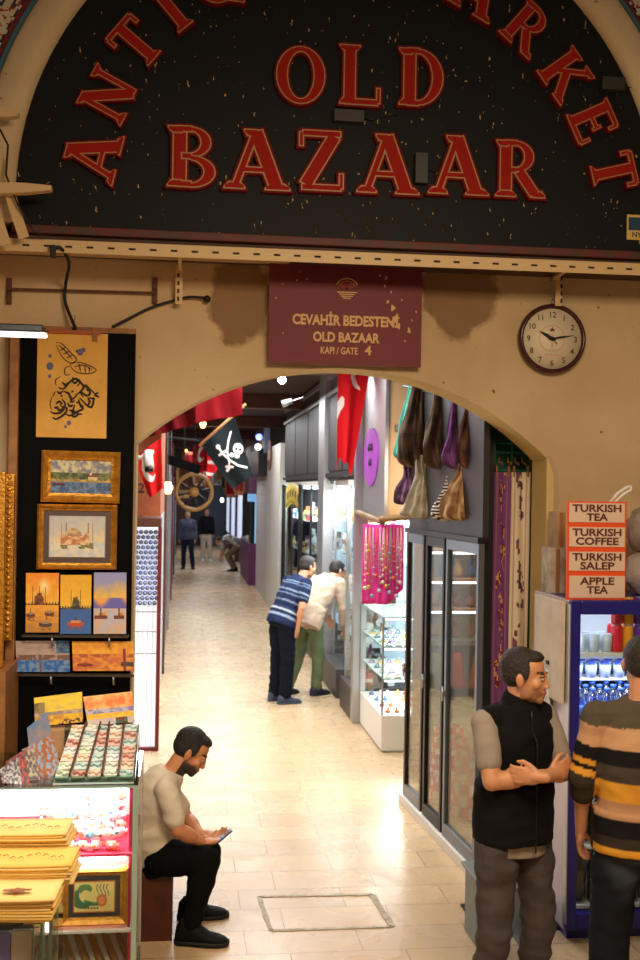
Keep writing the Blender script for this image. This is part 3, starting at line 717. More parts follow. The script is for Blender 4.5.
scarf(412, 385, 462, 22, ((120, 196, 176), (60, 140, 124)), 8.45, 1, 'turquoise scarf bundle hanging at the left of the upper row')
scarf(421, 385, 469, 34, ((52, 38, 32), (112, 88, 66)), 8.2, 2, 'dark brown bundled scarf hanging beside the turquoise one')
scarf(445, 395, 471, 34, ((136, 116, 92), (70, 56, 46)), 7.75, 3, 'olive brown bundled scarf hanging in the middle of the upper row')
scarf(463, 400, 471, 34, ((160, 100, 190), (84, 50, 90)), 7.4, 4, 'purple bundled scarf hanging in the upper row')
scarf(473, 405, 470, 22, ((60, 36, 40), (130, 92, 70)), 7.15, 9, 'dark maroon scarf bundle nearest the black post')
scarf(411, 480, 506, 28, ((150, 110, 142), (70, 48, 62)), 8.5, 5, 'mauve bundled scarf at the left of the lower row')
scarf(424, 480, 519, 34, ((206, 196, 172), (150, 140, 116)), 8.1, 6, 'cream grey bundled scarf in the lower row')
scarf(451, 482, 522, 24, ((230, 224, 214), (60, 44, 40)), 7.55, 7, 'black and white striped scarf in the lower row', True)
scarf(467, 480, 522, 40, ((222, 188, 146), (140, 100, 70)), 7.25, 8, 'tan bundled scarf nearest the black post in the lower row')
mb = MB(); mb.tube([W(404, 386, 8.6), W(482, 405, 7.05)], .012, 8); solo('scarf_rail', mb, DARKMET, 'dark rail above the hanging scarves', 'rail')
# interior of the door shop, seen through the glass
mb = MB(); mb.box(2.72, 4.4, 9.98, 10.06, 0, 3.2); mb.box(XA+.9, 2.75, 9.98, 10.06, 1.6, 3.2); struct('wall_shop', mb, mat('shop_wall', (120, 84, 56), .7))
mb = MB(); mb.box(1.95, 4.4, 7.2, 11.3, 3.0, 3.06); struct('ceiling_shop', mb, WALLG)
area('shelf_fill', (2.6, 8.8, 2.7), .9, 26, (1, .8, .55), rot=(math.radians(25), 0, 0), sy=.2)  # warm fill without a fitting, added so the vases show
area('shop_light', (2.7, 8.3, 2.95), 1.0, 60, (1, .9, .76), sy=1.6)
su = thing('shelf_unit', 'lit shelf unit with goods inside the shop behind the glass doors', 'shelf', (2.6, 9.2, 0))
mb = MB(); mb.box(2.02, 3.4, 9.02, 9.38, 0, .72); part('base', mb, mat('grey_base', (176, 176, 160), .3), su)
mb = MB(); mb.box(2.02, 3.4, 9.04, 9.38, .72, 1.16); part('cabinet_body', mb, mat('mid_grey', (104, 98, 94), .5), su)
mb = MB(); mb.box(2.0, 3.42, 8.98, 9.38, 1.16, 1.2); part('ledge', mb, STEEL, su)
mb = MB(); mb.box(2.02, 3.4, 9.36, 9.38, 1.2, 2.5); part('back_panel', mb, mat('shelf_back', (150, 120, 90), .5), su)
for z in (1.45, 1.7, 1.95, 2.2):
    mb = MB(); mb.box(2.04, 3.38, 9.06, 9.35, z-.012, z+.012); part('shelf', mb, WOOD, su)
    mb = MB(); mb.box(2.06, 3.36, 9.06, 9.075, z-.03, z-.014); part('light_strip', mb, TUBEW, su)
mb = MB(); mb.box(2.0, 2.018, 9.02, 9.38, 0, 2.5); part('side_panel', mb, WOOD, su)
rnd = random.Random(11)
for z in (1.2, 1.462, 1.712, 1.962):
    for i in range(8):
        x = 2.1+.12*i; col = rnd.choice(PAL[:3]+[(226, 150, 60), (150, 90, 50)]); h = rnd.uniform(.12, .2)
        mb = vase((x, 9.2, z+.001), h, .045, col)
        solo('ornamental_vase', mb, VCG, 'small ornamental vase on a lit shelf behind the glass doors', 'vase', 'vases on the lit shelves behind the glass doors')
for i in range(7):   # zig-zag hung bags under the shelf
    x = 2.12+.18*i; mb = MB([(106, 110, 50), (190, 70, 50), (206, 120, 60), (90, 100, 60)][i % 4])
    mb.sheet(lambda u, v: V((x+(u-.5)*.16*(.3+.7*(1-v)), 9.0-.02*math.sin(u*PI), .8+.3*v)), 6, 6, None)
    solo('hanging_pouch', mb, CLOTH, 'small coloured pouch hanging under the lit shelves behind the doors', 'pouch', 'pouches under the lit shelves', solid=.01)
for i, (x, y, s, col) in enumerate(((2.12, 8.45, .3, (216, 60, 46)), (2.16, 8.05, .26, (226, 96, 70)), (2.2, 8.85, .3, (200, 60, 70)), (2.3, 7.7, .24, (230, 190, 130)))):
    mb = MB(); mb.sheet(lambda u, v: V((x+s*.5*math.cos(u*2*PI)*(1-.2*v*v)*(1+.06*math.sin(u*50)), y+s*.4*math.sin(u*2*PI)*(1-.2*v*v), .02+.5*v)), 40, 12, lambda u, v: col if (math.sin(u*40)*math.sin(v*18)) > -.3 else (240, 214, 190))
    solo('textile_sack', mb, CLOTH, ['red patterned textile sack on the floor behind the doors', 'light red textile sack behind the middle door panel', 'dark red textile sack farthest behind the first door panel', 'cream textile sack behind the last door panel'][i], 'sack', 'sacks on the shop floor')
# (c) middle shop windows y 11.4 - 14.1
def window_bay(name_i, y0, y1, xg, plinth, ztop, label, n_sh, dens, glow, xp=None, mull=1):
    t = thing('shop_window', label, 'shop window', (xg+.3, (y0+y1)/2, 0))
    xp = xp if xp is not None else xg
    mb = MB(); mb.box(xp, xg+.9, y0, y1, 0, plinth); part('plinth', mb, GREY, t, bevel=.004)
    for k in range(mull+1):
        y = y0+(y1-y0)*k/mull; y = min(max(y, y0+.025), y1-.025)
        mb = MB(); mb.box(xg-.01, xg+.02, y-.02, y+.02, plinth, ztop); part('mullion', mb, DARKMET if name_i > 2 else STEEL, t)
    mb = MB(); mb.box(xg, xg+.006, y0+.03, y1-.03, plinth, ztop); part('pane', mb, GLASS, t)
    mb = MB(); mb.box(xg+.62, xg+.9, y0, y1, plinth, ztop); part('back_panel', mb, mat('glowing_blue_panel', (214, 226, 236), .5, emit=(196, 224, 250), estr=.75) if 'glowing_blue_panel' not in bpy.data.materials else bpy.data.materials['glowing_blue_panel'], t)  # pale blue emission added to this back panel to brighten the window
    mb = MB(); mb.box(xg, xg+.9, y0, y1, ztop, ztop+.06); part('top_panel', mb, WHITE, t)
    mb = MB(); mb.box(xg+.08, xg+.12, y0+.1, y1-.1, ztop-.05, ztop-.02); part('light_tube', mb, TUBEW, t)
    area('window_light', (xg+.4, (y0+y1)/2, ztop-.06), .7, glow, (.92, .97, 1), sy=(y1-y0)*.9)
    for k in range(n_sh):
        z = plinth+.06+(ztop-plinth-.1)*k/n_sh
        if k: mb = MB(); mb.box(xg+.1, xg+.6, y0+.05, y1-.05, z-.01, z); part('glass_shelf', mb, bpy.data.materials['shelf_glass_edge'], t)
        n = max(2, int((y1-y0)*dens))
        rnd = random.Random(name_i*10+k)
        for i in range(n):
            for xx in (xg+.16, xg+.4):
                y = y0+.12+(y1-y0-.24)*(i+.5)/n; col = rnd.choice(PAL+[(230, 232, 236)]*6+[(206, 170, 90)]*3); h = rnd.uniform(.06, min(.22, (ztop-plinth)/n_sh-.08))
                mb = vase((xx, y, z+(.0 if k else -.06+.001)), h, .045, col, 8) if rnd.random() < .5 else box_item((xx, y, z+(.0 if k else -.059)), .07, .07, h, col, rnd.choice(PAL))
                solo('display_item', mb, VCG, 'small souvenir standing in the %s' % ['', 'bright window nearest the pink cloth', 'window behind the bending shopper', 'dark framed window beyond the couple', 'dark framed far window', 'distant lit window'][name_i], 'souvenir', ['', 'souvenirs in the bright window', 'souvenirs in the second window', 'souvenirs in the dark framed window', 'souvenirs in the far window', 'souvenirs in the distant window'][name_i])
    return t
def pillar(i, y0, y1, x0, m, zt=3.95):
    mb = MB(); mb.box(x0, x0+.14, y0, y1, 0, zt); struct('trim_%d' % i, mb, m, bevel=.004)
window_bay(1, 11.52, 12.35, 1.86, .34, 2.5, 'brightly lit shop window nearest the pink cloth', 5, 7, 130, xp=1.80)
window_bay(2, 12.75, 14.05, 1.95, .34, 2.5, 'brightly lit shop window in front of the two leaning shoppers', 5, 7, 180, xp=1.81)
pillar(14, 11.37, 11.49, 1.79, STEEL)
pillar(15, 14.1, 14.68, 1.8, STEEL)
mb = MB(); mb.box(2.1, 2.14, 12.35, 12.75, 0, 2.5); struct('door_1', mb, GLASS)
def facade(i, y0, y1, x, z0, z1, m, n):
    t = thing('facade_panel', ['grey panelled facade above the bright shop windows', 'grey panelled facade above the dark framed window', 'dark facade above the distant shutter'][i], 'facade', (x, (y0+y1)/2, z0))
    mb = MB(); mb.box(x+.05, x+.4, y0, y1, z0, z1); part('backing', mb, m, t)
    for k in range(n):
        a = y0+(y1-y0)*k/n+.05; b = y0+(y1-y0)*(k+1)/n-.05
        mb = MB(); mb.box(x+.03, x+.055, a, b, z0+.12, z1-.35); part('panel', mb, mat('dark_glass_panel', (26, 25, 26), .5) if 'dark_glass_panel' not in bpy.data.materials else bpy.data.materials['dark_glass_panel'], t)
    for z in (z0+.04, z1-.32, z1-.1):
        mb = MB(); mb.box(x, x+.05, y0, y1, z, z+.05); part('rail', mb, DARKMET if z < z0+.1 else STEEL, t)
    return t
facade(0, 11.5, 14.08, 1.82, 2.56, 3.95, GREY, 2)
facade(1, 14.7, 20.4, 1.84, 2.56, 3.95, mat('dark_brown_grey', (50, 40, 35), .5), 3)
window_bay(3, 14.75, 17.4, 1.87, .3, 2.5, 'dark framed shop window with gold and silver wares, beyond the couple', 5, 3.2, 110, mull=2)
window_bay(4, 17.5, 20.3, 1.87, .3, 2.5, 'dark framed far shop window with yellow banner', 4, 2.6, 110, mull=2)
for y in (14.715, 17.45, 20.38):
    mb = MB(); mb.box(1.83, 1.9, y-.03, y+.03, 0, 2.52); solo('dark_post', mb, DARKMET, 'tall dark post between the far shop windows', 'post', 'dark posts between the far windows')
mb = MB((226, 196, 60)); mb.sheet(lambda u, v: V((1.855, 17.6+2.2*u, 2.1+.35*v+.1*math.sin(u*PI))), 10, 3, lambda u, v: (226, 196, 60) if abs(v-.5) > .2 or math.sin(u*30) < 0 else (40, 40, 30))
solo('yellow_banner', mb, VC, 'yellow and black banner at the top of the far shop window', 'banner', solid=.01)
pillar(16, 20.5, 23.6, 1.79, PILW, 3.3)
mb = MB((120, 50, 36)); c = WX(270, 455, 1.785); mb.prism([V((1.785, c.y+.5*math.cos(2*PI*i/24), c.z+.32*math.sin(2*PI*i/24))) for i in range(24)], V((-.02, 0, 0)))
mb.color((214, 190, 150)); mb.prism([V((1.764, c.y+.3*math.cos(2*PI*i/24), c.z+.12*math.sin(2*PI*i/24))) for i in range(24)], V((-.005, 0, 0)))
solo('oval_plaque', mb, VC, 'small brown oval plaque on the pale pillar', 'plaque')
# rolling shutter, distant shops
mb = MB()
for k in range(26): mb.box(1.8, 1.855, 23.9, 27.0, k*.105, k*.105+.1)
solo('roller_shutter', mb, mat('shutter_grey', (188, 188, 190), .45), 'pale slatted roller shutter beyond the pale pillar', 'shutter')
mb = MB(); mb.box(1.86, 2.3, 23.9, 46, 0, 3.95); struct('wall_far_right', mb, WALLG)
mb = MB(); mb.box(1.6, 1.855, 23.7, 27.1, 2.74, 3.3)
solo('shutter_box', mb, DARKMET, 'dark housing above the roller shutter', 'shutter box')
mb = MB(); mb.box(1.7, 1.82, 23.4, 23.5, 3.2, 3.75); solo('pale_sign_box', mb, mat('pale_blue_box', (150, 164, 186), .5), 'pale blue sign box high beside the dark ceiling', 'sign')
mb = MB(); mb.box(1.66, 1.855, 27.6, 31.5, 0, 1.05); solo('purple_counter', mb, mat('purple_panel', (96, 40, 92), .5), 'low purple counter at the far right of the passage', 'counter')
fb = thing('far_showcase', 'bluish lit glass case on the purple counter', 'showcase', (1.75, 29.5, 1.051))
mb = MB(); mb.box(1.68, 1.81, 27.8, 31.2, 1.051, 2.1); part('glass_box', mb, GLASS2, fb)
mb = MB(); mb.box(1.82, 1.85, 27.8, 31.2, 1.051, 2.3); part('back', mb, mat('blue_back', (120, 170, 210), .5, emit=(120, 180, 230), estr=.8), fb)
mb = MB(); mb.box(1.66, 1.855, 27.6, 31.5, 2.3, 2.75); solo('purple_signboard', mb, mat('purple_board', (92, 54, 82), .6), 'dull purple signboard above the far blue case', 'sign')
for k, y in enumerate((32, 36.5, 41)):
    mb = MB(); mb.box(1.74, 1.86, y, y+.4, 0, 3.3); struct('trim_%d' % (17+k), mb, WOODD)
    mb = MB(); mb.box(1.78, 1.84, y+.6, y+4, .7, 2.3); solo('far_window', mb, mat('far_window_glow%d' % k, (180, 190, 210), .3, emit=(200, 214, 240), estr=.9), 'pale lit window of a distant shop, far right', 'window', 'lit windows far down the passage')
# ------------------------------------------------------------------ left side
XL = W(157, 700, 10.3).x
mb = MB(); mb.box(-2.9, XL-.24, 10.45, 46.4, 0, 3.95); struct('wall_far_left', mb, WALLG)
def lpx(px, Y): return W(px, 600, Y).x
# upper block with house number
mb = MB(); z0 = W(150, 516, 10.3).z; mb.box(-2.9, W(160.5, 500, 10.3).x, 10.3, 12.5, z0, 3.95); struct('wall_orange', mb, mat('orange_board', (176, 96, 54), .6, vary=(5, (150, 76, 42), .4, .7)))
put = W(147, 487, 10.29); m_ = mat('number_dark', (70, 34, 30), .6)
o_ = put_text('house_number', '21', .09, (put.x-.02, 10.295, put.z-.05), m_, None, bold=.02); tag(o_, 'dark number painted on the orange board left of the passage', 'number')
mb = MB(); a = W(132, 512, 10.25); b = W(162, 527, 10.25); mb.box(a.x-.6, b.x, 9.95, 10.29, z0-.09, z0-.005); solo('awning', mb, mat('brown_awning', (96, 52, 36), .6), 'small brown canopy above the lit bead window', 'awning', bevel=.01)
lw = thing('bead_window', 'tall white-lit window of blue glass beads at the left of the passage', 'shop window', (XL-.5, 10.5, 0))
wz0 = W(150, 748, 10.3).z; xr = W(156, 700, 10.3).x
mb = MB(); mb.box(-1.6, xr, 10.36, 11.5, wz0, z0-.1); part('back_panel', mb, mat('white_glow_panel', (245, 245, 250), .5, emit=(244, 248, 255), estr=.85), lw, label='backlit white panel')
mb = MB(); mb.box(-1.6, xr+.01, 10.3, 11.5, 0, wz0); part('base', mb, REDTR, lw, label='dark red base')
mb = MB(); mb.box(xr-.005, xr+.03, 10.28, 10.36, 0, z0-.1); part('post', mb, REDTR, lw)
mb = MB()
for y in (592, 612, 632, 654): 
    z = W(145, y, 10.3).z; mb.box(-1.6, xr, 10.315, 10.325, z-.004, z+.004)
for x in (138, 143, 148, 153): 
    q = W(x, 600, 10.3).x; mb.box(q-.002, q+.002, 10.315, 10.325, wz0, W(145, 592, 10.3).z)
part('wire_grid', mb, STEEL, lw)
BEAD = MB()
rnd = random.Random(2)
for r_ in range(15):
    for c_ in range(7):
        x = xr-.028-.044*c_+(.02 if r_ % 2 else 0); z = z0-.15-.047*r_
        mb = MB((50, 92, 190)); M_ = V((x, 10.31, z)); mb.lathe(M_, [(.021, 0), (.021, -.008)], 12, V((0, 1, 0)))
        mb.color((240, 244, 250)); mb.lathe(M_-V((0, .0085, 0)), [(.011, 0), (.011, -.002)], 10, V((0, 1, 0)))
        mb.color((20, 30, 70)); mb.lathe(M_-V((0, .011, 0)), [(.005, 0), (.005, -.002)], 8, V((0, 1, 0)))
        mb.color((90, 110, 160)); mb.tube([M_+V((0, 0, .02)), M_+V((0, .002, .027))], .002, 5)
        solo('glass_bead', mb, VCG, 'round blue glass bead hanging in the white-lit window', 'bead', 'blue beads in the lit window')
# row of left fronts seen edge on
for k, (y0, y1, col) in enumerate(((12.52, 14.5, (190, 186, 190)), (14.8, 19, (120, 96, 96)), (19.3, 24, (170, 176, 190)), (24.4, 31, (150, 110, 90)), (31.5, 40, (180, 180, 190)))):
    y0 = max(y0, 12.52); mb = MB(); mb.box(XL-.238, XL-.03, y0, y1, 0, 2.7); solo('stall_front', mb, mat('stall_%d' % k, col, .35), ['pale grey stall front just past the bead window', 'brown stall front left of the ship wheel', 'pale blue stall front further down on the left', 'tan stall front near the standing people on the left', 'farthest grey stall front on the left'][k], 'stall', 'stall fronts on the left')
    mb = MB(); mb.box(XL-.24, XL+.0, y1+.02, y1+.24, 0, 3.4); struct('trim_%d' % (20+k), mb, [WOODD, STEEL, REDTR, DARKMET, WOODD][k])
area('bead_fill', (XL-.2, 9.7, 2.1), .4, 14, (.95, .97, 1), rot=(math.radians(-50), 0, 0))  # unseen fill added in front to brighten the beads
# back end of the passage
for k, (x0, x1, z0_, z1_, col, lb) in enumerate(((-.3, .35, 0, 2.6, (150, 90, 60), 'brown lit shop front at the end of the passage'), (.4, 1.0, 0, 2.3, (60, 50, 56), 'dark doorway at the end of the passage'), (1.05, 1.8, 0, 2.5, (120, 140, 170), 'bluish shop front at the end of the passage'))):
    mb = MB(); mb.box(x0, x1, 46.3, 46.49, z0_, z1_); solo('end_front', mb, mat('end_%d' % k, tuple(c*.6 for c in col), .5), lb, 'shop front')
# ------------------------------------------------------------------ flags, wheel, hanging things
WH = (236, 226, 216)
def flag_red(u, v):
    cx, cy = .34, .5; a = math.hypot((u-cx)*1.5, v-cy) ; b = math.hypot((u-cx-.045)*1.5, v-cy)
    if a < .25 and b > .2: return WH
    du, dv = (u-.55)*1.5, v-.5; r_ = math.hypot(du, dv); th = math.atan2(dv, du)
    if r_ < .12*(.55+.45*math.cos(5*th)) : return WH
    return (208, 30, 34)
def flag(name, P, Ud, Vd, fn, label, cat='flag', amp=.03, nu=60, nv=60, group=None, ph=0, solid=.004, waves=2.2):
    """P corner, Ud and Vd edge vectors"""
    n = Ud.cross(Vd).normalized(); mb = MB()
    mb.sheet(lambda u, v: P + Ud*u + Vd*v + n*(amp*math.sin(u*2*PI*waves+v*2.4+ph)+amp*.4*math.sin(v*7+u*5)), nu, nv, fn)
    return solo(name, mb, CLOTH, label, cat, group, solid=solid)
# tall red flag hanging right of centre
P = W(338, 474, 11.0); Q = W(372, 352, 11.0)
A1 = W(338, 470, 11); 
mb = MB()
tl, tr, bl, br = W(339, 352, 11), W(372, 352, 11), W(337, 472, 11), W(352, 460, 11.0)
def fred(u, v):
    # crescent cropped at the edges
    a = math.hypot((u-.72)*.9, (v-.82)*2.0); b = math.hypot((u-.86)*.9, (v-.82)*2.0)
    if a < .3 and b > .26: return WH
    a = math.hypot((u-.0)*1, (v-.52)*3.2)
    if a < .26 and v < .58: return WH
    return (206, 28, 34)
mb.sheet(lambda u, v: bl.lerp(br, u).lerp(tl.lerp(tr, u), v) + V((0, .05*math.sin(u*9+v*2), .1*math.sin(u*5)*(1-v)+.05*math.sin(u*11)*(1-v))), 40, 70, fred)
solo('red_flag', mb, CLOTH, 'tall red flag with white crescent hanging right of the passage centre', 'flag', solid=.004)
# hanging red flags at the top left
tl, tr, bl, br = W(196, 378, 13.5), W(262, 352, 13.5), W(203, 424, 13.5), W(214, 420, 13.5)
flag('red_flag', W(186, 425, 12.5), W(242, 415, 12.5)-W(186, 425, 12.5), W(186, 360, 12.5)-W(186, 425, 12.5), lambda u, v: (104, 8, 14), 'deep red flag hung high under the arch, right of the other', amp=.06)
flag('red_flag', W(150, 437, 10.1), W(196, 424, 10.1)-W(150, 437, 10.1), W(150, 380, 10.1)-W(150, 437, 10.1), lambda u, v: (90, 8, 12), 'dark red flag hung under the left shoulder of the arch', amp=.06)
# small red crescent flag with camera
mb = MB(); a, b, c, d = W(131, 462, 9.9), W(160, 438, 9.9), W(163, 486, 9.9), W(152, 497, 9.9)
pts = [W(133, 458, 9.9), W(161, 438, 9.9), W(163, 488, 9.9), W(150, 498, 9.9)]
mb.sheet(lambda u, v: pts[0].lerp(pts[1], u).lerp(pts[3].lerp(pts[2], u), v)+V((0, .02*math.sin(u*9+v*3), 0)), 40, 50,
         lambda u, v: WH if (.08 < math.hypot(u-.42, v-.42) < .3 and math.hypot(u-.52, v-.42) > .2 and u < .62) else (214, 32, 34))
solo('red_flag', mb, CLOTH, 'small red flag with white crescent behind the white security camera', 'flag', solid=.003)
sc_ = thing('security_camera', 'white security camera on a bracket in front of the small red flag', 'camera', W(145, 462, 9.6))
WP = mat('white_plastic', (232, 226, 214), .4)
mb = MB(); a = W(131, 455, 9.6); b = W(141, 458, 9.6); mb.tube([a, b, W(147, 452, 9.6), W(154, 452, 9.6)], .018, 8); part('bracket', mb, WP, sc_)
mb = MB(); a = W(148, 452, 9.6); b = W(149, 468, 9.5); mb.cyl(a, b, .038, .045, 14); part('body', mb, WP, sc_)
mb = MB(); mb.cyl(b, b+V((0, -.01, -.03)), .036, .036, 14); part('lens', mb, DARKMET, sc_)
# pirate flag
def pir(u, v):
    x = (u-.5); y = (v-.5)
    K = (26, 32, 34)
    def seg(ax, ay, bx, by, w):
        dx, dy = bx-ax, by-ay; t = max(0, min(1, ((x-ax)*dx+(y-ay)*dy)/(dx*dx+dy*dy))); return math.hypot(x-ax-t*dx, y-ay-t*dy) < w
    sx, sy = .17, .02
    if math.hypot((x-sx)/.115, (y-sy)/.13) < 1 or (abs(x-sx) < .07 and -.2 < y-sy < -.05):
        if math.hypot(x-sx+.045, y-sy+.0) < .03 or math.hypot(x-sx-.045, y-sy) < .03 or math.hypot(x-sx, y-sy+.06) < .014: return K
        return WH
    # curved sabres
    a = math.hypot(x+.32, y-.04); 
    if abs(a-.33) < .022 and -.25 < y < .36 and x > -.1: return WH
    b = math.hypot(x-.18, y-.34); 
    if abs(b-.56) < .024 and -.2 < x < .34 and y < -.1: return WH
    if seg(-.2, .17, .1, -.22, .02): return WH
    if seg(-.22, .02, -.08, .14, .018) or seg(-.07, -.3, .07, -.22, .018) or seg(-.2, .22, -.16, .1, .022): return WH
    return K
def pirpx(u, v):
    q = lb_.lerp(rb, u).lerp(tl.lerp(tr, u), v)-V((0, 0, EYE)); d = q.dot(f0); X = 320+F*q.dot(RL)/d; Y = 480+VOFF-F*q.dot(UL)/d
    x = (X-130)*4; y = (Y-380)*4; K = (26, 32, 34)
    def seg(ax, ay, bx, by, w):
        dx, dy = bx-ax, by-ay; t = max(0, min(1, ((x-ax)*dx+(y-ay)*dy)/(dx*dx+dy*dy))); return math.hypot(x-ax-t*dx, y-ay-t*dy) < w
    if math.hypot((x-433)/21, (y-275)/23) < 1 or seg(430, 290, 428, 303, 10):
        if math.hypot(x-425, y-276) < 5.5 or math.hypot(x-441, y-278) < 5.5 or math.hypot(x-432, y-290) < 2.5: return K
        if abs(y-303) < 6 and (abs(x-425) < 1.5 or abs(x-432) < 1.5): return K
        return WH
    if math.hypot(x-407, y-300) < 9: return WH
    def poly(P, w): return any(seg(*P[i], *P[i+1], w) for i in range(len(P)-1))
    if poly([(404, 206), (393, 245), (388, 285), (396, 325), (398, 352)], 3.5): return WH
    if poly([(352, 268), (372, 296), (400, 322), (432, 342), (466, 350)], 4): return WH
    if poly([(358, 300), (384, 284)], 5) or poly([(386, 346), (410, 348)], 5) or poly([(396, 352), (390, 362)], 6) or math.hypot(x-352, y-268) < 9: return WH
    return K
# quadrilateral flag hung from a slanting pole
tl, tr, rb, lb_ = W(200, 443, 13.6), W(234, 414, 13.6), W(253, 476, 13.6), W(232, 489, 13.6)
mb = MB(); mb.sheet(lambda u, v: lb_.lerp(rb, u).lerp(tl.lerp(tr, u), v)+V((0, .04*math.sin(u*7+v*3), 0)), 110, 110, pirpx)
solo('pirate_flag', mb, CLOTH, 'black pirate flag with white skull and crossed sabres on a slanting pole', 'flag', solid=.004)
mb = MB(); mb.tube([W(199, 446, 13.5), W(246, 404, 13.5)], .018, 8); solo('flag_pole', mb, WOOD, 'slanting wooden pole carrying the black pirate flag', 'pole')
# ship wheel
wc = W(194, 492, 18.5); wr = 17.5*18.5/F
sw = thing('ship_wheel', 'wooden ship steering wheel hanging over the passage', 'ship wheel', wc)
BRW = mat('brass_wood', (150, 104, 44), .4)
mb = MB(); rg = []
for i in range(41):
    a = 2*PI*i/40; rg.append([wc+V(((wr+.035*math.cos(b))*math.cos(a), .035*math.sin(b), (wr+.035*math.cos(b))*math.sin(a))) for b in [2*PI*k/8 for k in range(8)]])
mb.rings(rg, caps=False); part('rim', mb, BRW, sw)
for k in range(8):
    a = PI*k/4+.2; d = V((math.cos(a), 0, math.sin(a))); mb = MB(); mb.cyl(wc+d*.06, wc+d*(wr+.0), .018, .022, 8); part('spoke', mb, DARKMET, sw)
mb = MB(); mb.cyl(wc+V((0, -.05, 0)), wc+V((0, .05, 0)), .085, seg=16); part('hub', mb, BRW, sw)
mb = MB(); mb.tube([wc+V((0, 0, wr)), V((wc.x, wc.y, 3.95))], .01, 6); part('chain', mb, CABLE, sw)
# dark hanging model shelf and cord
hb = thing('hanging_display', 'long dark tilted display board hanging by rods left of the pirate flag', 'hanging board', W(180, 462, 15))
mb = MB(); mb.beam(W(160, 457, 15), W(200, 470, 15), .3, .12); part('board', mb, BLACK, hb)
for x in (170, 184):
    mb = MB(); a = W(x, 460, 15); mb.tube([a, V((a.x, a.y, 3.95))], .014, 6); part('rod', mb, DARKMET, hb)
mb = MB(); mb.tube([W(132, 445, 10.5), W(170, 437, 14), W(200, 441, 14)], .012, 6); solo('overhead_cable', mb, CABLE, 'dark cord strung across the passage above the hanging board', 'cord')
flag('red_flag', W(191, 478, 24), W(207, 470, 24)-W(191, 478, 24), W(193, 446, 24)-W(191, 478, 24), lambda u, v: WH if .1 < math.hypot(u-.55, v-.6) < .24 and math.hypot(u-.66, v-.6) > .16 else (176, 24, 36), 'red crescent flag behind the ship wheel', amp=.05)
flag('red_flag', W(206, 484, 26), W(223, 462, 26)-W(206, 484, 26), W(206, 460, 26)-W(206, 484, 26), lambda u, v: (206, 30, 40) if (u+v) % .5 < .36 else WH, 'red and white flag under the pirate flag', amp=.05)
for k, (x, y, Y, col) in enumerate(((168, 488, 12.9, (255, 170, 70)), (203, 424, 19, (255, 190, 110)), (186, 452, 30, (255, 180, 100)), (222, 500, 34, (240, 240, 255)))):
    p = W(x, y, Y); t = thing('small_lantern', ['small amber lantern left of the ship wheel', 'small warm lamp under the ceiling left of the pirate flag', 'small amber lantern behind the hanging board', 'small white lamp right of the ship wheel'][k], 'lantern', p)
    mb = MB(); mb.lathe(p, [(.03, -.07), (.06, 0), (.03, .07)], 10); part('shade', mb, emis('amber_%d' % k, col, 5), t)
    mb = MB(); mb.tube([p+V((0, 0, .07)), V((p.x, p.y, 3.95))], .006, 5); part('cord', mb, CABLE, t)
rnd = random.Random(21)
for k in range(14):
    Y = 24+1.4*k; x = -.2+rnd.random()*1.5; z = 3.3-rnd.random()*.5; h = rnd.uniform(.4, .8); w_ = rnd.uniform(.2, .45); col = rnd.choice([(130, 24, 28), (90, 50, 34), (60, 70, 90), (150, 110, 60), (150, 60, 50)])
    flag('hanging_rug', V((x-w_/2, Y, z-h)), V((w_, 0, 0)), V((0, 0, h)), (lambda c_: (lambda u, v: mixc(c_, (200, 170, 120), .6) if (abs(u-.5) > .38) != (abs(v-.5) > .4) else c_))(col), 'small woven rug hung under the ceiling deep in the passage', 'rug', amp=.02, nu=12, nv=16, group='rugs hung deep in the passage')
# small white lamps and bracket on right facade
for k, (x, y, Y) in enumerate(((259, 437, 23), (258, 447, 23))):
    p = W(x, y, Y); mb = MB(); mb.ball(p, .07, seg=10); solo('globe_lamp', mb, emis('globe_%d' % k, [(120, 140, 255), (240, 244, 255)][k], 3), ['bluish globe lamp beside the pale pillar', 'white globe lamp beside the pale pillar'][k], 'lamp')
t = thing('spotlight', 'grey spotlight on a rod on the panelled facade', 'lamp', W(292, 403, 13.5)); p = W(292, 401, 13.5)
mb = MB(); mb.cyl(p, p+V((-.12, 0, -.04)), .035, .045, 12); part('head', mb, STEEL, t)
mb = MB(); mb.tube([p, p+V((.14, .02, .05))], .01, 6); part('arm', mb, STEEL, t)
p = WX(309, 478, 1.78)
# ------------------------------------------------------------------ black display board with pictures, left of the arch
BY = 6.42
a = W(14, 330, BY); b = W(134, 960, BY)
bx0, bx1 = a.x, W(133, 500, BY).x
bd = thing('display_board', 'tall black display board carrying framed pictures, left of the arch', 'board', ((bx0+bx1)/2, BY, 0))
mb = MB(); mb.box(bx0, bx1, BY, BY+.05, 0, a.z); part('panel', mb, BLACK, bd)
mb = MB(); mb.box(bx0-.03, bx1, BY-.0, BY+.06, a.z, a.z+.03); part('top_batten', mb, WOOD, bd)
mb = MB(); mb.box(bx0-.03, bx0-.001, BY, BY+.06, 0, a.z); part('side_batten', mb, WOOD, bd)
PT = mat('paint_canvas', (200, 200, 200), .45, attr=True)
for_ = None
YEL = mat('parchment', (226, 172, 78), .7, vary=(5, (206, 148, 58), .4, .8))
def board_pt(x, y, Y=BY-.01): return W(x, y, Y)
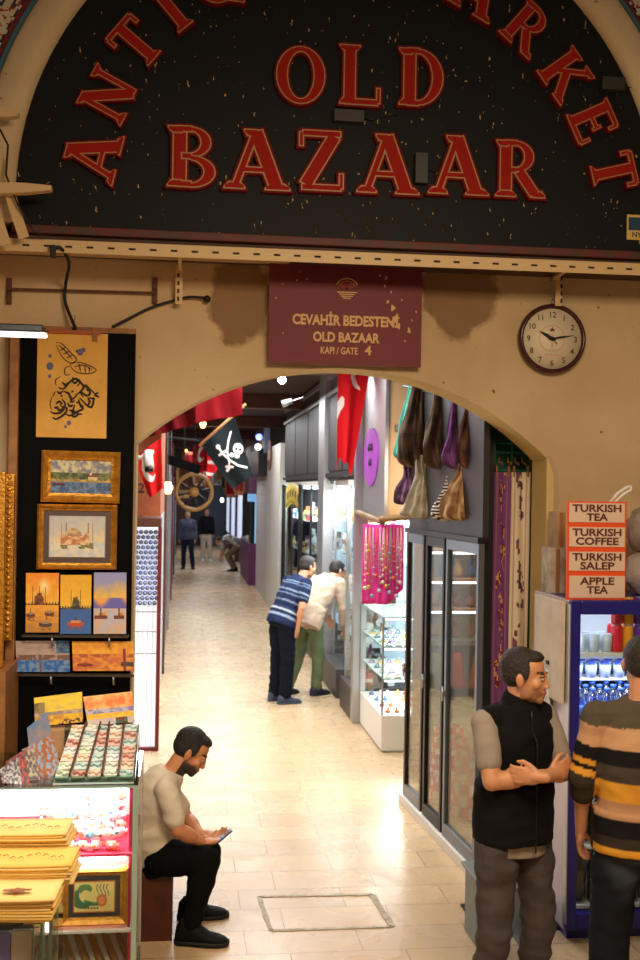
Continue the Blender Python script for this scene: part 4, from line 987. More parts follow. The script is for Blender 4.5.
# -- poster: whirling figure of calligraphy
p0 = board_pt(36, 437); p1 = board_pt(108, 332); pw = p1.x-p0.x; ph = p1.z-p0.z
ps = thing('calligraphy_poster', 'yellow poster with a whirling dancer drawn in black calligraphy, hung from a wooden rod', 'poster', ((p0.x+p1.x)/2, BY-.01, p0.z))
mb = MB(); mb.box(p0.x, p1.x, BY-.012, BY-.009, p0.z, p1.z-.012); part('sheet', mb, YEL, ps)
mb = MB(); mb.box(p0.x+.06, p1.x-.04, BY-.022, BY-.008, p1.z-.02, p1.z+.004); part('rod', mb, mat('orange_wood', (170, 84, 34), .5), ps, bevel=.003)
mb = MB(); mb.box(p1.x-.085, p1.x-.058, BY-.026, BY-.01, p1.z-.055, p1.z+.012); part('clip', mb, WOOD, ps)
INK = mat('ink', (44, 30, 22), .7); BLUEI = mat('blue_grey_ink', (96, 96, 130), .7)
def pq(u, v): return V((p0.x+pw*u, BY-.0135, p0.z+ph*v))   # u right, v up, in the poster
mb = MB()
def stroke(pts, w=.006, mat_i=0):
    mb.mi = mat_i; P = [pq((x-88)/424, 1-(y-70)/580) for x, y in pts]
    S = []
    for i in range(len(P)-1):
        q0 = P[max(0, i-1)]; q1 = P[i]; q2 = P[i+1]; q3 = P[min(len(P)-1, i+2)]
        for k in range(5):
            t = k/5; S.append(.5*((2*q1)+(q2-q0)*t+(2*q0-5*q1+4*q2-q3)*t*t+(3*q1-q0-3*q2+q3)*t**3))
    S.append(P[-1]); n = len(S)
    mb.tube(S, [w*(.35+.65*math.sin(PI*(i+.5)/n)) for i in range(n)], 5)
for s_ in ([(220, 380), (250, 385), (290, 345), (320, 330), (350, 345), (330, 370)], [(300, 325), (330, 335), (370, 370), (350, 400), (320, 420)], [(250, 400), (280, 410), (300, 440), (330, 420)],
           [(370, 430), (350, 400), (390, 420), (410, 400), (380, 360), (465, 430)], [(345, 430), (390, 470), (420, 480), (430, 440), (400, 430)], [(460, 400), (440, 415), (465, 425)],
           [(170, 510), (200, 520), (240, 510), (260, 470), (240, 440)], [(185, 540), (210, 550), (260, 520), (270, 490), (250, 480)], [(265, 520), (290, 530), (330, 510), (370, 490), (350, 480)],
           [(230, 470), (250, 495), (220, 500), (215, 480)], [(275, 460), (290, 480), (310, 470)], [(320, 470), (310, 500), (340, 520), (365, 520)], [(390, 380), (400, 395)], [(300, 395), (306, 402)], [(235, 420), (242, 428)], [(330, 455), (336, 462)], [(285, 500), (300, 505), (310, 520)], [(240, 350), (262, 365), (275, 350)], [(300, 345), (318, 352), (335, 340)], [(355, 350), (372, 368), (398, 372)], [(205, 470), (225, 455), (245, 470)], [(195, 490), (215, 488)], [(290, 440), (300, 455), (318, 448)], [(340, 440), (352, 470), (372, 478)], [(395, 430), (408, 452), (398, 470)], [(425, 430), (440, 440)], [(300, 530), (320, 535), (345, 520)], [(210, 400), (228, 410), (246, 398)]):
    stroke(s_, .0068)
for s_ in ([(200, 135), (240, 145), (290, 190), (325, 225), (290, 245), (240, 215), (200, 150)], [(215, 150), (250, 175), (300, 225)], [(225, 180), (260, 160)], [(245, 200), (280, 180)], [(265, 220), (300, 200)],
           [(290, 250), (340, 240), (400, 255), (445, 280), (400, 300), (330, 295), (295, 270), (290, 250)], [(310, 265), (370, 255), (420, 280)], [(340, 245), (350, 290)], [(375, 255), (380, 295)], [(400, 262), (405, 292)],
           [(290, 260), (255, 275), (260, 310), (290, 305)], [(230, 320), (200, 340), (205, 370)], [(180, 430), (170, 470), (180, 500)], [(200, 400), (185, 430)]):
    stroke(s_, .0032)
for x, y, w in ((345, 185, .017), (365, 172, .012), (165, 210, .009), (165, 265, .019), (165, 320, .009), (285, 570, .012), (265, 590, .008), (325, 180, .006)):
    mb.mi = 1 if y != 180 else 0; c = pq((x-88)/424, 1-(y-70)/580); mb.ball(c+V((0, .0005, 0)), (w, .0012, w*1.2), seg=10, rg=6)
part('calligraphy', mb, [INK, BLUEI], ps)
mb = MB(); c = (p0.x+p1.x)/2; mb.tube([V((c, BY-.012, p1.z)), V((c+.01, BY-.01, p1.z+.09))], .0018, 5); part('string', mb, CABLE, ps)
# -- painted pictures
def scene_mosque(sky, sea, bld, boats, horizon, dome_u=.5, dome_w=.3, seed=0, town=True, sun=None, dome=True):
    def f(u, v):
        n = fbm(u*5, v*9, seed, 1.3)
        if v > horizon:
            t = (v-horizon)/(1-horizon); c = mixc(sky[0], sky[1], t+.35*n)
            if sun and math.hypot((u-sun[0])*.7, v-sun[1]) < .16: c = mixc((255, 240, 180), c, math.hypot((u-sun[0])*.7, v-sun[1])/.16)
            if dome:
                h = horizon+.04
                if abs(u-dome_u) < dome_w*.5:
                    h = horizon+.06+.15*math.sqrt(max(0, 1-((u-dome_u)/(dome_w*.5))**2))
                if town: h += .02*math.sin(u*70+seed)
                if abs(u-dome_u-dome_w*.62) < .012 or abs(u-dome_u+dome_w*.62) < .012 or abs(u-dome_u) < .01: h = horizon+.32
                if v < h: return mixc(bld, (bld[0]*.55, bld[1]*.5, bld[2]*.5), .5+n*1.6)
            return c
        t = v/horizon; c = mixc(sea[1], sea[0], t+.5*fbm(u*4, v*40, seed, 1))
        for bu, bv, bw, bc in boats:
            du = (u-bu)/bw; dv = (v-bv)
            if abs(du) < 1 and -.035*(1-du*du*.6) < dv < .02+.02*abs(du): return bc
            if abs(du) < .6 and .02 <= dv < .065: return mixc(bc, (240, 210, 170), .5)
            if abs(du) < .05 and dv > 0 and dv < .12: return (90, 50, 40)
            if abs(du) < .8 and -.09 < dv < -.035 and fbm(u*9, v*30, seed) > 0: return mixc(bc, c, .5)
        return c
    return f
f_sun = scene_mosque(((250, 190, 70), (240, 140, 30)), ((246, 170, 60), (190, 130, 60)), (140, 80, 40), [(.15, .28, .13, (110, 60, 36)), (.72, .3, .14, (110, 60, 36)), (.6, .12, .2, (86, 66, 60))], .45, .4, .3, 1, sun=(.55, .78))
f_blue = scene_mosque(((246, 190, 60), (230, 170, 30)), ((60, 100, 170), (70, 110, 180)), (110, 100, 70), [(.5, .16, .27, (200, 80, 30))], .42, .5, .24, 2, sun=None)
def f_viol(u, v):
    n = fbm(u*4, v*7, 3, 1.5)
    if v > .58: return mixc((240, 190, 90), (150, 150, 200), (v-.58)/.3+n*.3)
    if v > .42: return mixc((110, 100, 180), (240, 170, 90), (v-.5+.1*math.sin(u*7))*9) if v < .58 else (120, 110, 190)
    for bu, bw in ((.22, .2), (.78, .16)):
        if abs(u-bu) < bw and .24 < v < .3: return (120, 60, 50)
        if abs(u-bu) < .02 and v > .28 and v < .42: return (60, 50, 60)
        if abs(u-bu-.03) < bw*.5 and .3 < v < .34: return (210, 140, 60)
    return mixc((190, 190, 210), (220, 180, 150), .5+n)
def f_wide(u, v):
    n = fbm(u*9, v*5, 9, 1.6)
    if v > .62: return mixc((210, 200, 150), (120, 120, 140), .5+1.3*n)
    if v > .42+.08*fbm(u*14, 0, 5) :
        if .62 < u < .78 and v < .56: return (210, 190, 150) if v < .5 else (150, 60, 40)
        if abs(u-.66) < .015 and v < .7: return (230, 220, 200)
        return mixc((50, 70, 40), (120, 120, 60), .5+n*2)
    if v > .34: return mixc((200, 170, 90), (150, 120, 60), .5+n)
    if (u-.13)**2*12+(v-.26)**2*60 < .15: return (120, 30, 30) if v > .25 else (40, 40, 50)
    if u > .8 and .1 < v < .22 and n > 0: return (50, 50, 60)
    return mixc((60, 90, 130), (110, 130, 160), .5+n*2)
def f_water(u, v):   # watercolour of a domed building
    n = fbm(u*5, v*4, 12, 1.7); base = mixc((226, 214, 190), (190, 200, 210), .4+n)
    if v > .35: base = mixc((226, 206, 170), (170, 180, 200), v-.3+n*.3)
    d = math.hypot((u-.43)*1.3, v-.52)
    if d < .2 and v > .52: return mixc((170, 130, 90), (210, 180, 140), .5+n*2)
    if .2 < u < .72 and .3 < v < .54+.06*math.sin(u*30): return mixc((190, 120, 80), (230, 200, 160), .5+n*2)
    for q in (.22, .3, .7, .78):
        if abs(u-q) < .007 and .4 < v < .85: return (150, 110, 80)
    if .15 < u < .8 and .2 < v < .36 and n > -.15: return mixc((90, 100, 50), (140, 130, 80), .5+n*2)
    return base
def f_haze(u, v):
    n = fbm(u*7, v*5, 21, 1.5)
    if u > .75 and v > .6: return mixc((50, 80, 110), (90, 120, 150), .5+n*2)
    if v > .55: return mixc((170, 150, 140), (190, 160, 150), .5+n)
    if v > .38: return (120, 90, 80) if n > -.1 or abs(u-.45) < .03 else (170, 140, 130)
    if abs(u-.45) < .02 and v < .8: return (110, 90, 90)
    return mixc((40, 100, 180), (120, 150, 190), .5+n*2)
def f_orange(u, v):
    n = fbm(u*7, v*5, 31, 1.5)
    if abs(u-.85) < .015 and v < .75: return (130, 50, 50)
    if v > .58: return mixc((246, 180, 50), (240, 150, 40), .5+n*2)
    if v > .46: return mixc((180, 90, 50), (230, 140, 50), .5+n*3)
    if (u-.2)**2*14+(v-.2)**2*60 < .25: return (140, 50, 40)
    if u > .78 and .15 < v < .3: return (70, 70, 60)
    return mixc((240, 160, 50), (210, 110, 60), .5+n*2)
def f_yel(u, v):
    n = fbm(u*6, v*5, 41, 1.5)
    if v > .45: return mixc((244, 206, 60), (220, 190, 90), .4+n*1.6) if u > .22 or v > .8 else mixc((110, 100, 60), (150, 130, 80), .5+n*2)
    if v > .33: return mixc((150, 130, 120), (190, 170, 150), .5+n*2)
    if v < .16 and u > .5: return (90, 60, 60) if n > -.1 else (230, 180, 60)
    return mixc((240, 190, 50), (200, 140, 50), .5+n*2)
def f_red(u, v):
    n = fbm(u*6, v*5, 51, 1.5)
    if v > .52: return mixc((236, 120, 50), (246, 190, 120), abs(v-.72)*4+n*.8)
    if v > .38: return mixc((130, 120, 170), (190, 180, 200), .5+n*2)
    if v > .2: return mixc((244, 200, 50), (230, 170, 60), .5+n)
    if .6 < u < .85: return (120, 50, 40) if n > 0 else (40, 110, 80)
    return mixc((180, 170, 200), (220, 200, 180), .5+n)
def framed(label, px, corners_in, fn, fw, fm, nu, nv, inner=None, Y=BY, tilt=0):
    """px: outer rectangle in pixels on the board; fw frame width (m)"""
    x0, y1_, x1, y0_ = px; a = W(x0, y0_, Y-.03); b = W(x1, y1_, Y-.03); cx, cz = (a.x+b.x)/2, (a.z+b.z)/2; w_, h_ = b.x-a.x, b.z-a.z
    t = thing('framed_picture', label, 'picture', (cx, Y-.02, a.z))
    M_ = Matrix.Translation(V((cx, Y-.02, cz))) @ Matrix.Rotation(math.radians(tilt), 4, 'Y')
    mb = MB(); hw, hh = w_/2, h_/2
    prof = [(0, 0.018), (0, -.022), (fw*.3, -.034), (fw*.7, -.018), (fw, -.012), (fw, .018)]
    rings_ = []
    for sx, sz in ((-1, -1), (1, -1), (1, 1), (-1, 1)):
        rings_.append([M_ @ V((sx*(hw-q), y, sz*(hh-q))) for q, y in prof])
    rings_.append(rings_[0])
    mb.rings(rings_, caps=False, smooth=False); bmesh.ops.remove_doubles(mb.bm, verts=mb.bm.verts[:], dist=1e-5)
    part('frame', mb, fm, t)
    iw, ih = hw-fw, hh-fw
    if inner:
        for k, (q, col) in enumerate(inner):
            mb = MB(col); mb.box(-iw, iw, -.006-.002*k, .0-.002*k, -ih, ih, M=M_) if k == 0 else mb.box(-iw, iw, -.006-.002*k, -.0065, -ih, ih, M=M_)
            part('mount', mb, VC, t); iw -= q; ih -= q
    mb = MB(); y_ = -.013 if inner else -.004
    mb.sheet(lambda u, v: M_ @ V((-iw+2*iw*u, y_, -ih+2*ih*v)), nu, nv, fn, smooth=False); part('painting', mb, PT, t, solid=.002)
    return t
framed('gold framed oil painting of a shore, upper framed picture on the black board', (41, 452, 120.5, 502), None, f_wide, .052, GOLD, 90, 50, tilt=.6)
framed('gold framed watercolour of a domed mosque with a grey mount, below the shore painting', (36.5, 505, 117.5, 569), None, f_water, .036, GOLD, 90, 70, inner=[(.03, (84, 66, 64)), (.004, (190, 180, 170))])
def card(name, label, quad, fn, nu=50, nv=70, th=.006, group=None, cat='painting'):
    """small unframed canvas; quad = bl, br, tr, tl points"""
    bl, br, tr, tl = quad; n = (br-bl).cross(tl-bl).normalized()
    t = None; mb = MB(); mb.sheet(lambda u, v: bl.lerp(br, u).lerp(tl.lerp(tr, u), v), nu, nv, fn, smooth=False)
    k = V((0, th, 0))
    for v in mb.bm.verts: v.co += k*.5
    return solo(name, mb, PT, label, cat, group, solid=th)
def bq(x0, y0, x1, y1, Y, lean=.03, dx=0):   # rectangle leaning back
    return [W(x0, y1, Y-lean), W(x1, y1, Y-lean), W(x1+dx, y0, Y), W(x0+dx, y0, Y)]
lz = W(80, 636, BY-.06).z
card('small_canvas', 'orange sunset canvas with boats, leftmost of the three standing on the wire ledge', bq(25.5, 573, 58.5, 632.5, BY-.02, .035, .5), f_sun)
card('small_canvas', 'blue sea and yellow sky canvas, middle of the three standing on the wire ledge', bq(60, 575, 91, 634, BY-.02, .035, .5), f_blue)
card('small_canvas', 'violet canvas with two sailing boats, rightmost of the three on the wire ledge', bq(93.5, 572.5, 126, 634, BY-.02, .035, .5), f_viol)
card('small_canvas', 'wide canvas of blue water under a hazy sky, left on the lower ledge', bq(16.5, 641, 70, 672, BY-.02, .03, -1), f_haze, 70, 40)
card('small_canvas', 'wide orange harbour canvas, right on the lower ledge', bq(73, 641.5, 134, 671, BY-.03, .03, -1), f_orange, 70, 40)
WIRE = mat('wire_steel', (110, 100, 86), .35, .8)
for k, (x0, x1, y, lb) in enumerate(((22, 128, 636, 'wire ledge under the three upright canvases'), (18, 134, 675, 'wire ledge under the two wide canvases'))):
    t = thing('wire_ledge', lb, 'ledge', W((x0+x1)/2, y, BY-.04)); a = W(x0, y, BY-.08); b = W(x1, y+1, BY-.08)
    mb = MB(); mb.beam(a, b, .006, .012); mb.beam(V((a.x, BY-.02, a.z)), V((b.x, BY-.02, b.z)), .005, .008); mb.beam(V((a.x, BY-.08, a.z)), V((a.x, BY-.0, a.z)), .005, .008); mb.beam(V((b.x, BY-.08, b.z)), V((b.x, BY-.0, b.z)), .005, .008)
    part('rail', mb, WIRE, t)
    for fx in (.28, .82):
        c = a.lerp(b, fx); mb = MB(); mb.tube([V((c.x, BY-.075, c.z-.005)), V((c.x, BY-.07, c.z-.05)), V((c.x, BY-.005, c.z-.06))], .006, 6); part('bracket', mb, STEEL, t)
# gold frames stacked at the far left
for i, (x0, x1, y0, y1, Y) in enumerate(((-46, 6, 472, 668, 6.1), (-44, 15, 474, 640, 6.3))):
    a = W(x0, y1, Y); b = W(x1, y0, Y); t = thing('gold_frame', ['plain gold picture frame standing at the far left edge', 'ornate gold frame behind the plain one, left of the black board'][i], 'frame', ((a.x+b.x)/2, Y, a.z))
    for nm, (xa, xb, za, zb2) in (('side_bar', (b.x-.05, b.x, a.z, b.z)), ('side_bar', (a.x, a.x+.05, a.z, b.z)), ('cross_bar', (a.x+.05, b.x-.05, b.z-.05, b.z)), ('cross_bar', (a.x+.05, b.x-.05, a.z, a.z+.05))):
        mb = MB(); mb.box(xa, xb, Y-.02, Y+.02, za, zb2); 
        if i and nm == 'side_bar':
            for k in range(28): mb.ball(((xa+xb)/2, Y-.02, za+.02+(zb2-za-.04)*k/27), (.016, .012, .014), seg=8, rg=5)
        part(nm, mb, GOLD, t, bevel=.006)
    mb = MB(); mb.box(a.x+.05, b.x-.05, Y-.002, Y+.01, a.z+.05, b.z-.05); part('canvas', mb, mat('dark_canvas', (84, 50, 30), .6) if i == 0 else bpy.data.materials['dark_canvas'], t)
fz = W(0, 668, 6.1).z
mb = MB(); mb.box(-2.2, W(13, 660, 6.2).x, 5.95, 6.42, 0, fz-.0); solo('wooden_counter', mb, WOOD, 'low wooden counter at the far left carrying the gold frames', 'counter')
mb = MB(); a = W(11, 640, 6.38); mb.box(a.x-.03, a.x+.02, 6.36, 6.41, fz, W(12, 335, 6.38).z); solo('wooden_batten', mb, WOOD, 'upright wooden batten along the left edge of the black board', 'batten', bevel=.004)
# iron bar on the wall, cables
t = thing('iron_bar', 'rusty iron bar fixed flat on the plaster above the black board', 'iron bar', W(80, 291, 6.48)); RUST = mat('rusty_iron', (104, 62, 40), .8, vary=(20, (72, 42, 28), .4, .6))
a = W(8, 289, 6.47); b = W(156, 293, 6.47); mb = MB(); mb.beam(a, b, .014, .014); part('bar', mb, RUST, t)
for x in (9, 155):
    c = W(x, 291, 6.485); mb = MB(); mb.box(c.x-.014, c.x+.014, 6.475, 6.4995, c.z-.075, c.z+.075); part('end_plate', mb, RUST, t, bevel=.002)
def smooth_pts(P, n=6):
    S = []
    for i in range(len(P)-1):
        q0, q1, q2, q3 = P[max(0, i-1)], P[i], P[i+1], P[min(len(P)-1, i+2)]
        for k in range(n): t = k/n; S.append(.5*((2*q1)+(q2-q0)*t+(2*q0-5*q1+4*q2-q3)*t*t+(3*q1-q0-3*q2+q3)*t**3))
    return S+[P[-1]]
mb = MB(); mb.tube(smooth_pts([W(52, 252, 6.02), W(58, 247, 6.03), W(64, 252, 6.06), W(69, 264, 6.2), W(66, 282, 6.42), W(65, 300, 6.46), W(71, 318, 6.42), W(76, 329, 6.385)]), .0095, 8)
solo('black_cable', mb, CABLE, 'black cable looping down from the beam to the top of the black board', 'cable')
mb = MB(); mb.tube(smooth_pts([W(112, 327, 6.45), W(128, 319, 6.47), W(150, 308, 6.47), W(172, 301, 6.47), W(190, 297, 6.47), W(206, 298, 6.46)]), .008, 8)
mb.ball(W(207, 299, 6.46), .022, seg=10)
solo('black_cable', mb, CABLE, 'black cable rising right along the plaster towards the maroon sign', 'cable')
c = W(53, 251, 6.02); mb = MB(); mb.box(c.x-.014, c.x+.014, 6.0, 6.04, c.z-.035, c.z+.03); solo('cable_clip', mb, CABLE, 'small black cable clip on the cream beam, upper left', 'clip', bevel=.004)
# fluorescent lamp at the left
lt = thing('tube_lamp', 'grey lamp fitting with a glowing white tube at the left edge', 'lamp', W(20, 333, 5.2))
a = W(-70, 331, 5.2); b = W(44, 330, 5.2); b.z = a.z = (a.z+b.z)/2
mb = MB(); mb.beam(a+V((0, 0, .012)), b+V((0, 0, .012)), .1, .035); part('housing', mb, DARKMET, lt, bevel=.006)
mb = MB(); mb.beam(a+V((0, 0, -.014)), b+V((.012, 0, -.014)), .06, .018); part('tube', mb, emis('tube_warm', (255, 238, 226), 5), lt, bevel=.006)
mb = MB(); mb.tube([V((a.x+.12, 5.2, a.z+.02)), V((a.x+.12, 5.2, a.z+1.2))], .01, 6); part('bracket', mb, DARKMET, lt)
area('tube_light', ((a.x+b.x)/2, 5.2, a.z-.04), .6, 7, (1, .86, .66), sy=.08)
# bracket arms at the upper left
for i, (pts, lb) in enumerate((([(-8, 189), (52, 189)], 'cream pointed bracket arm crossing the plaster moulding, upper left'), ([(-8, 112), (19, 115)], 'short cream bracket arm at the upper left edge'))):
    a = W(*pts[0], 5.9); b = W(*pts[1], 5.9); mb = MB(); mb.rings([[p+V((0, y, z)) for y, z in ((-.03, -s1), (.03, -s1), (.03, s1), (-.03, s1))] for p, s1 in ((a, .03), (a.lerp(b, .55), .026), (b, .012))], smooth=False)
    solo('bracket_arm', mb, CREAMMET, lb, 'bracket', bevel=.003)
t = thing('wire_rack', 'cream perforated strips and dark wires hanging beside the moulding, upper left', 'rack', W(15, 240, 5.95))
for i, (q0, q1) in enumerate((((-4, 150), (24, 238)), ((-10, 196), (6, 245)))):
    a = W(*q0, 5.95); b = W(*q1, 5.95); mb = MB(); mb.beam(a, b, .004, .055, up=V((0, 1, 0)).cross(b-a).normalized()); part('perforated_strip', mb, CREAMMET, t)
    
mb = MB(); mb.tube([W(-5, 120, 5.92), W(8, 145, 5.92), W(6, 175, 5.9), W(18, 205, 5.92), W(34, 232, 5.95), W(48, 236, 6.0)], .006, 6); part('wire', mb, CABLE, t)
# ------------------------------------------------------------------ maroon gate sign
SG = thing('gate_sign', 'maroon board sign reading CEVAHİR BEDESTENİ OLD BAZAAR KAPI / GATE 4', 'sign', W(345, 365, 6.4))
a = W(268, 361, 6.42); b = W(422.5, 266, 6.42)
sm = mat('maroon_board', (112, 30, 42), .6, vary=(9, (196, 150, 104), .72, .74))
mb = MB(); mb.box(a.x, b.x, 6.42, 6.45, a.z-.01, b.z+.03); part('board', mb, sm, SG)
mb = MB(); mb.box(a.x+.05, b.x-.05, 6.45, 6.499, a.z+.05, b.z); part('backing', mb, WOODD, SG)
cx = (a.x+b.x)/2; TI = mat('sign_lettering', (222, 172, 110), .55); mpx = 6.42/F
yk = lambda x, y: W(x, y, 6.42)
for s_, x, y, h, bo, fw in (('CEVAHİR BEDESTENİ', 346, 325.5, 10.2*mpx, .035, 109*mpx), ('OLD BAZAAR', 346, 342, 9.6*mpx, .035, 68*mpx), ('KAPI / GATE', 339, 354, 7*mpx, .02, 38*mpx), ('4', 368, 355, 9.5*mpx, .02, 7*mpx)):
    p = yk(x, y); put_text('lettering', s_, h, (p.x, 6.418, p.z), TI, SG, bold=bo*1.4, font_w=fw)
def emb():
    mb = MB(); c = yk(347, 288); u = mpx
    mb.mi = 0
    for k, (r1, w) in enumerate(((12, 1.6), (8.5, 1.2))):
        rg = [[c+V((q*u*math.cos(t_), -.004, q*u*.85*math.sin(t_))) for q in (r1-w, r1)] for t_ in [math.radians(20+140*i/16) for i in range(17)]]
        for A_, B_ in zip(rg[:-1], rg[1:]): mb.face([A_[0], A_[1], B_[1], B_[0]])
    mb.mi = 1
    for i in range(7):
        t_ = math.radians(25+130*i/6); A_ = c+V((0, -.005, -2*u)); B_ = c+V((10*u*math.cos(t_), -.005, 9*u*math.sin(t_)-1*u)); mb.beam(A_, B_, .002, .009)
    mb.mi = 0
    for i in range(4): mb.box(c.x-(10-2*i)*u, c.x+(10-2*i)*u, c.y-.006, c.y-.003, c.z-(5+2*i)*u, c.z-(4+2*i)*u)
    part('emblem', mb, [TI, mat('emblem_red', (170, 60, 50), .6)], SG, label='fan-shaped gold and red emblem')
emb()
rnd = random.Random(8)
for k, (x, y, r_) in enumerate(((386, 278, 2.2), (380, 276, 1.6), (391, 292, 1.5), (388, 302, 2), (393, 308, 3.2), (396, 318, 4), (399, 326, 3.4), (392, 322, 2), (409, 331, 3), (405, 341, 1.4), (412, 320, 1.2), (300, 272, 1), (297, 280, 1.2), (307, 279, 1.2), (283, 284, 1), (283, 333, 1), (416, 312, 1.2), (385, 286, 1.3), (276, 298, .8), (402, 300, 1.2))):
    c = yk(x, y); n = 9; mb = MB(); rr = [r_*mpx*rnd.uniform(.35, 1.1) for _ in range(n)]
    mb.prism([c+V((.8*rr[i]*math.cos(2*PI*i/n), -.0015, rr[i]*1.3*math.sin(2*PI*i/n))) for i in range(n)], V((0, .001, 0)))
    part('paint_chip', mb, TI, SG)
# ------------------------------------------------------------------ wall clock
cc = W(554, 338, 6.42); u = 6.42/F; CR = 36*u
CK = thing('wall_clock', 'round white wall clock with a dark maroon rim, hung under the cream beam', 'clock', cc)
mb = MB(); mb.lathe(cc+V((0, .07, 0)), [(CR*.96, 0), (CR, -.02), (CR, -.045), (CR*.95, -.06), (CR*.885, -.055), (CR*.875, -.035), (CR*.86, -.03)], 56, V((0, 1, 0)))
part('rim', mb, mat('maroon_plastic', (66, 26, 28), .25), CK)
mb = MB(); mb.lathe(cc+V((0, .045, 0)), [(CR*.88, 0), (CR*.88, -.01)], 48, V((0, 1, 0))); part('dial', mb, mat('clock_white', (230, 212, 180), .5), CK)
NUM = mat('numeral_dark', (50, 34, 30), .6); fy = cc.y+.034
Rr = Matrix.Rotation(math.radians(.9), 4, 'Y')
for h_ in range(1, 13):
    t_ = math.radians(90-30*h_); p = V((math.cos(t_), 0, math.sin(t_)))*(CR*.7); put_text('numeral', str(h_), 6*u, (cc.x+p.x, fy, cc.z+p.z-3*u), NUM, CK, bold=.01, depth=.001)
for ang, L, w, nm in ((152, 17, 2.3, 'hour_hand'), (10, 25, 1.5, 'minute_hand')):
    t_ = math.radians(ang); d = V((math.cos(t_), 0, math.sin(t_))); n = V((-d.z, 0, d.x)); c = V((cc.x, fy-.004, cc.z)); mb = MB()
    mb.prism([c-d*4*u+n*w*u*.6, c-d*4*u-n*w*u*.6, c+d*L*.4*u-n*w*u*.8, c+d*L*u, c+d*L*.4*u+n*w*u*.8], V((0, -.002, 0))); part(nm, mb, CABLE, CK)
mb = MB(); mb.lathe(V((cc.x, fy-.003, cc.z)), [(2.3*u, 0), (2*u, -.006)], 12, V((0, 1, 0))); part('hub', mb, CABLE, CK)
mb = MB(); c = V((cc.x, fy, cc.z+.3*u))
rg = [[c+V((q*u*math.cos(t_), -.0008, q*u*math.sin(t_))) for q in (13.2, 13.8)] for t_ in [2*PI*i/40 for i in range(41)]]
for A_, B_ in zip(rg[:-1], rg[1:]): mb.face([A_[0], A_[1], B_[1], B_[0]])
mb.mi = 1; c2 = c+V((0, -.001, 9*u)); mb.prism([c2+V((x*u, 0, z*u)) for x, z in ((-3.2, 1), (-1.6, .2), (0, 3), (1.6, .2), (3.2, 1), (1.6, -2), (0, -1.2), (-1.6, -2))], V((0, -.001, 0)))
c2 = c+V((4.5*u, -.001, -5*u)); mb.prism([c2+V((x*u, 0, z*u)) for x, z in ((-1, 0), (0, 2), (1, 0), (0, -1.4))], V((0, -.001, 0)))
mb.mi = 2; mb.box(c.x-7*u, c.x+8*u, fy-.001, fy-.0005, c.z-18*u, c.z-16*u); mb.box(c.x-3*u, c.x+3*u, fy-.001, fy-.0005, c.z-12*u, c.z-11.2*u)
mb.box(c.x-1*u, c.x+1.4*u, fy-.001, fy-.0005, c.z-9*u, c.z+4*u)
part('dial_print', mb, [mat('faint_ring', (196, 160, 130), .6), mat('dark_red_print', (120, 24, 30), .6), mat('faint_print', (206, 170, 150), .6)], CK)
mb = MB(); mb.cyl(cc+V((0, .04, CR)), cc+V((0, .04, CR+.03)), .006, seg=8); part('hanging_loop', mb, STEEL, CK)
# ------------------------------------------------------------------ right side: fridge, tea signs, clutter
FY = 5.78; a = W(562, 951, FY); fx0 = a.x+.02; fx1 = fx0+.72; fzt = W(600, 601, FY).z
BLUE = mat('blue_fridge', (34, 28, 122), .35)
fr = thing('drinks_fridge', 'tall blue framed glass door drinks fridge right of the man in the vest', 'fridge', (fx0+.36, FY+.3, 0))
mb = MB(); mb.box(fx0, fx0+.03, FY+.05, FY+.64, .05, fzt); part('side_wall', mb, mat('grey_side', (196, 184, 192), .22), fr, bevel=.004)
mb = MB(); mb.box(fx1-.03, fx1, FY+.05, FY+.64, .05, fzt); part('side_wall', mb, bpy.data.materials['grey_side'], fr, bevel=.004)
mb = MB(); mb.box(fx0+.03, fx1-.03, FY+.6, FY+.64, .05, fzt-.03); part('back_wall', mb, mat('fridge_white', (220, 226, 236), .4), fr)
mb = MB(); mb.box(fx0+.03, fx1-.03, FY+.05, FY+.64, fzt-.03, fzt); part('top_wall', mb, BLUE, fr)
mb = MB(); mb.box(fx0+.02, fx1-.02, FY+.05, FY+.62, 0, .14); part('base', mb, BLUE, fr)
dr = None
mb = MB(); fw = .058
mb.box(fx0, fx0+fw, FY, FY+.045, .06, fzt); mb.box(fx1-fw, fx1, FY, FY+.045, .06, fzt); mb.box(fx0+fw, fx1-fw, FY, FY+.045, fzt-.075, fzt); mb.box(fx0+fw, fx1-fw, FY, FY+.045, .06, .15)
drp = part('door', mb, BLUE, fr, bevel=.006)
mb = MB(); mb.box(fx0+fw, fx1-fw, FY+.02, FY+.024, .15, fzt-.075); part('pane', mb, GLASS, drp)
mb = MB(); mb.box(fx0-.006, fx0+.0, FY-.004, FY+.05, .1, fzt-.02); part('hinge_strip', mb, STEEL, drp)
shy = [.19, .62, 1.05, W(600, 676, FY+.2).z, W(600, 651, FY+.15).z-.0]
shy = [.17, .5, .86, 1.13, W(600, 652, FY+.12).z]
for z in shy:
    mb = MB(); mb.box(fx0+.04, fx1-.04, FY+.08, FY+.58, z-.02, z); part('shelf', mb, WHITE, fr)
mb = MB(); mb.box(fx0+.04, fx0+.05, FY+.07, FY+.085, .2, fzt-.1); part('light_tube', mb, TUBEW, fr)
area('fridge_light', (fx0+.34, FY+.3, fzt-.06), .5, 2.2, (.8, .88, 1), sy=.4)
area('fridge_light', (fx0+.34, FY+.16, 1.52), .5, 6, (.8, .88, 1), sy=.4)
WTR = glass_mat('water_bottle', (196, 220, 250), .2, .12); CAPB = mat('blue_cap', (40, 90, 210), .35)
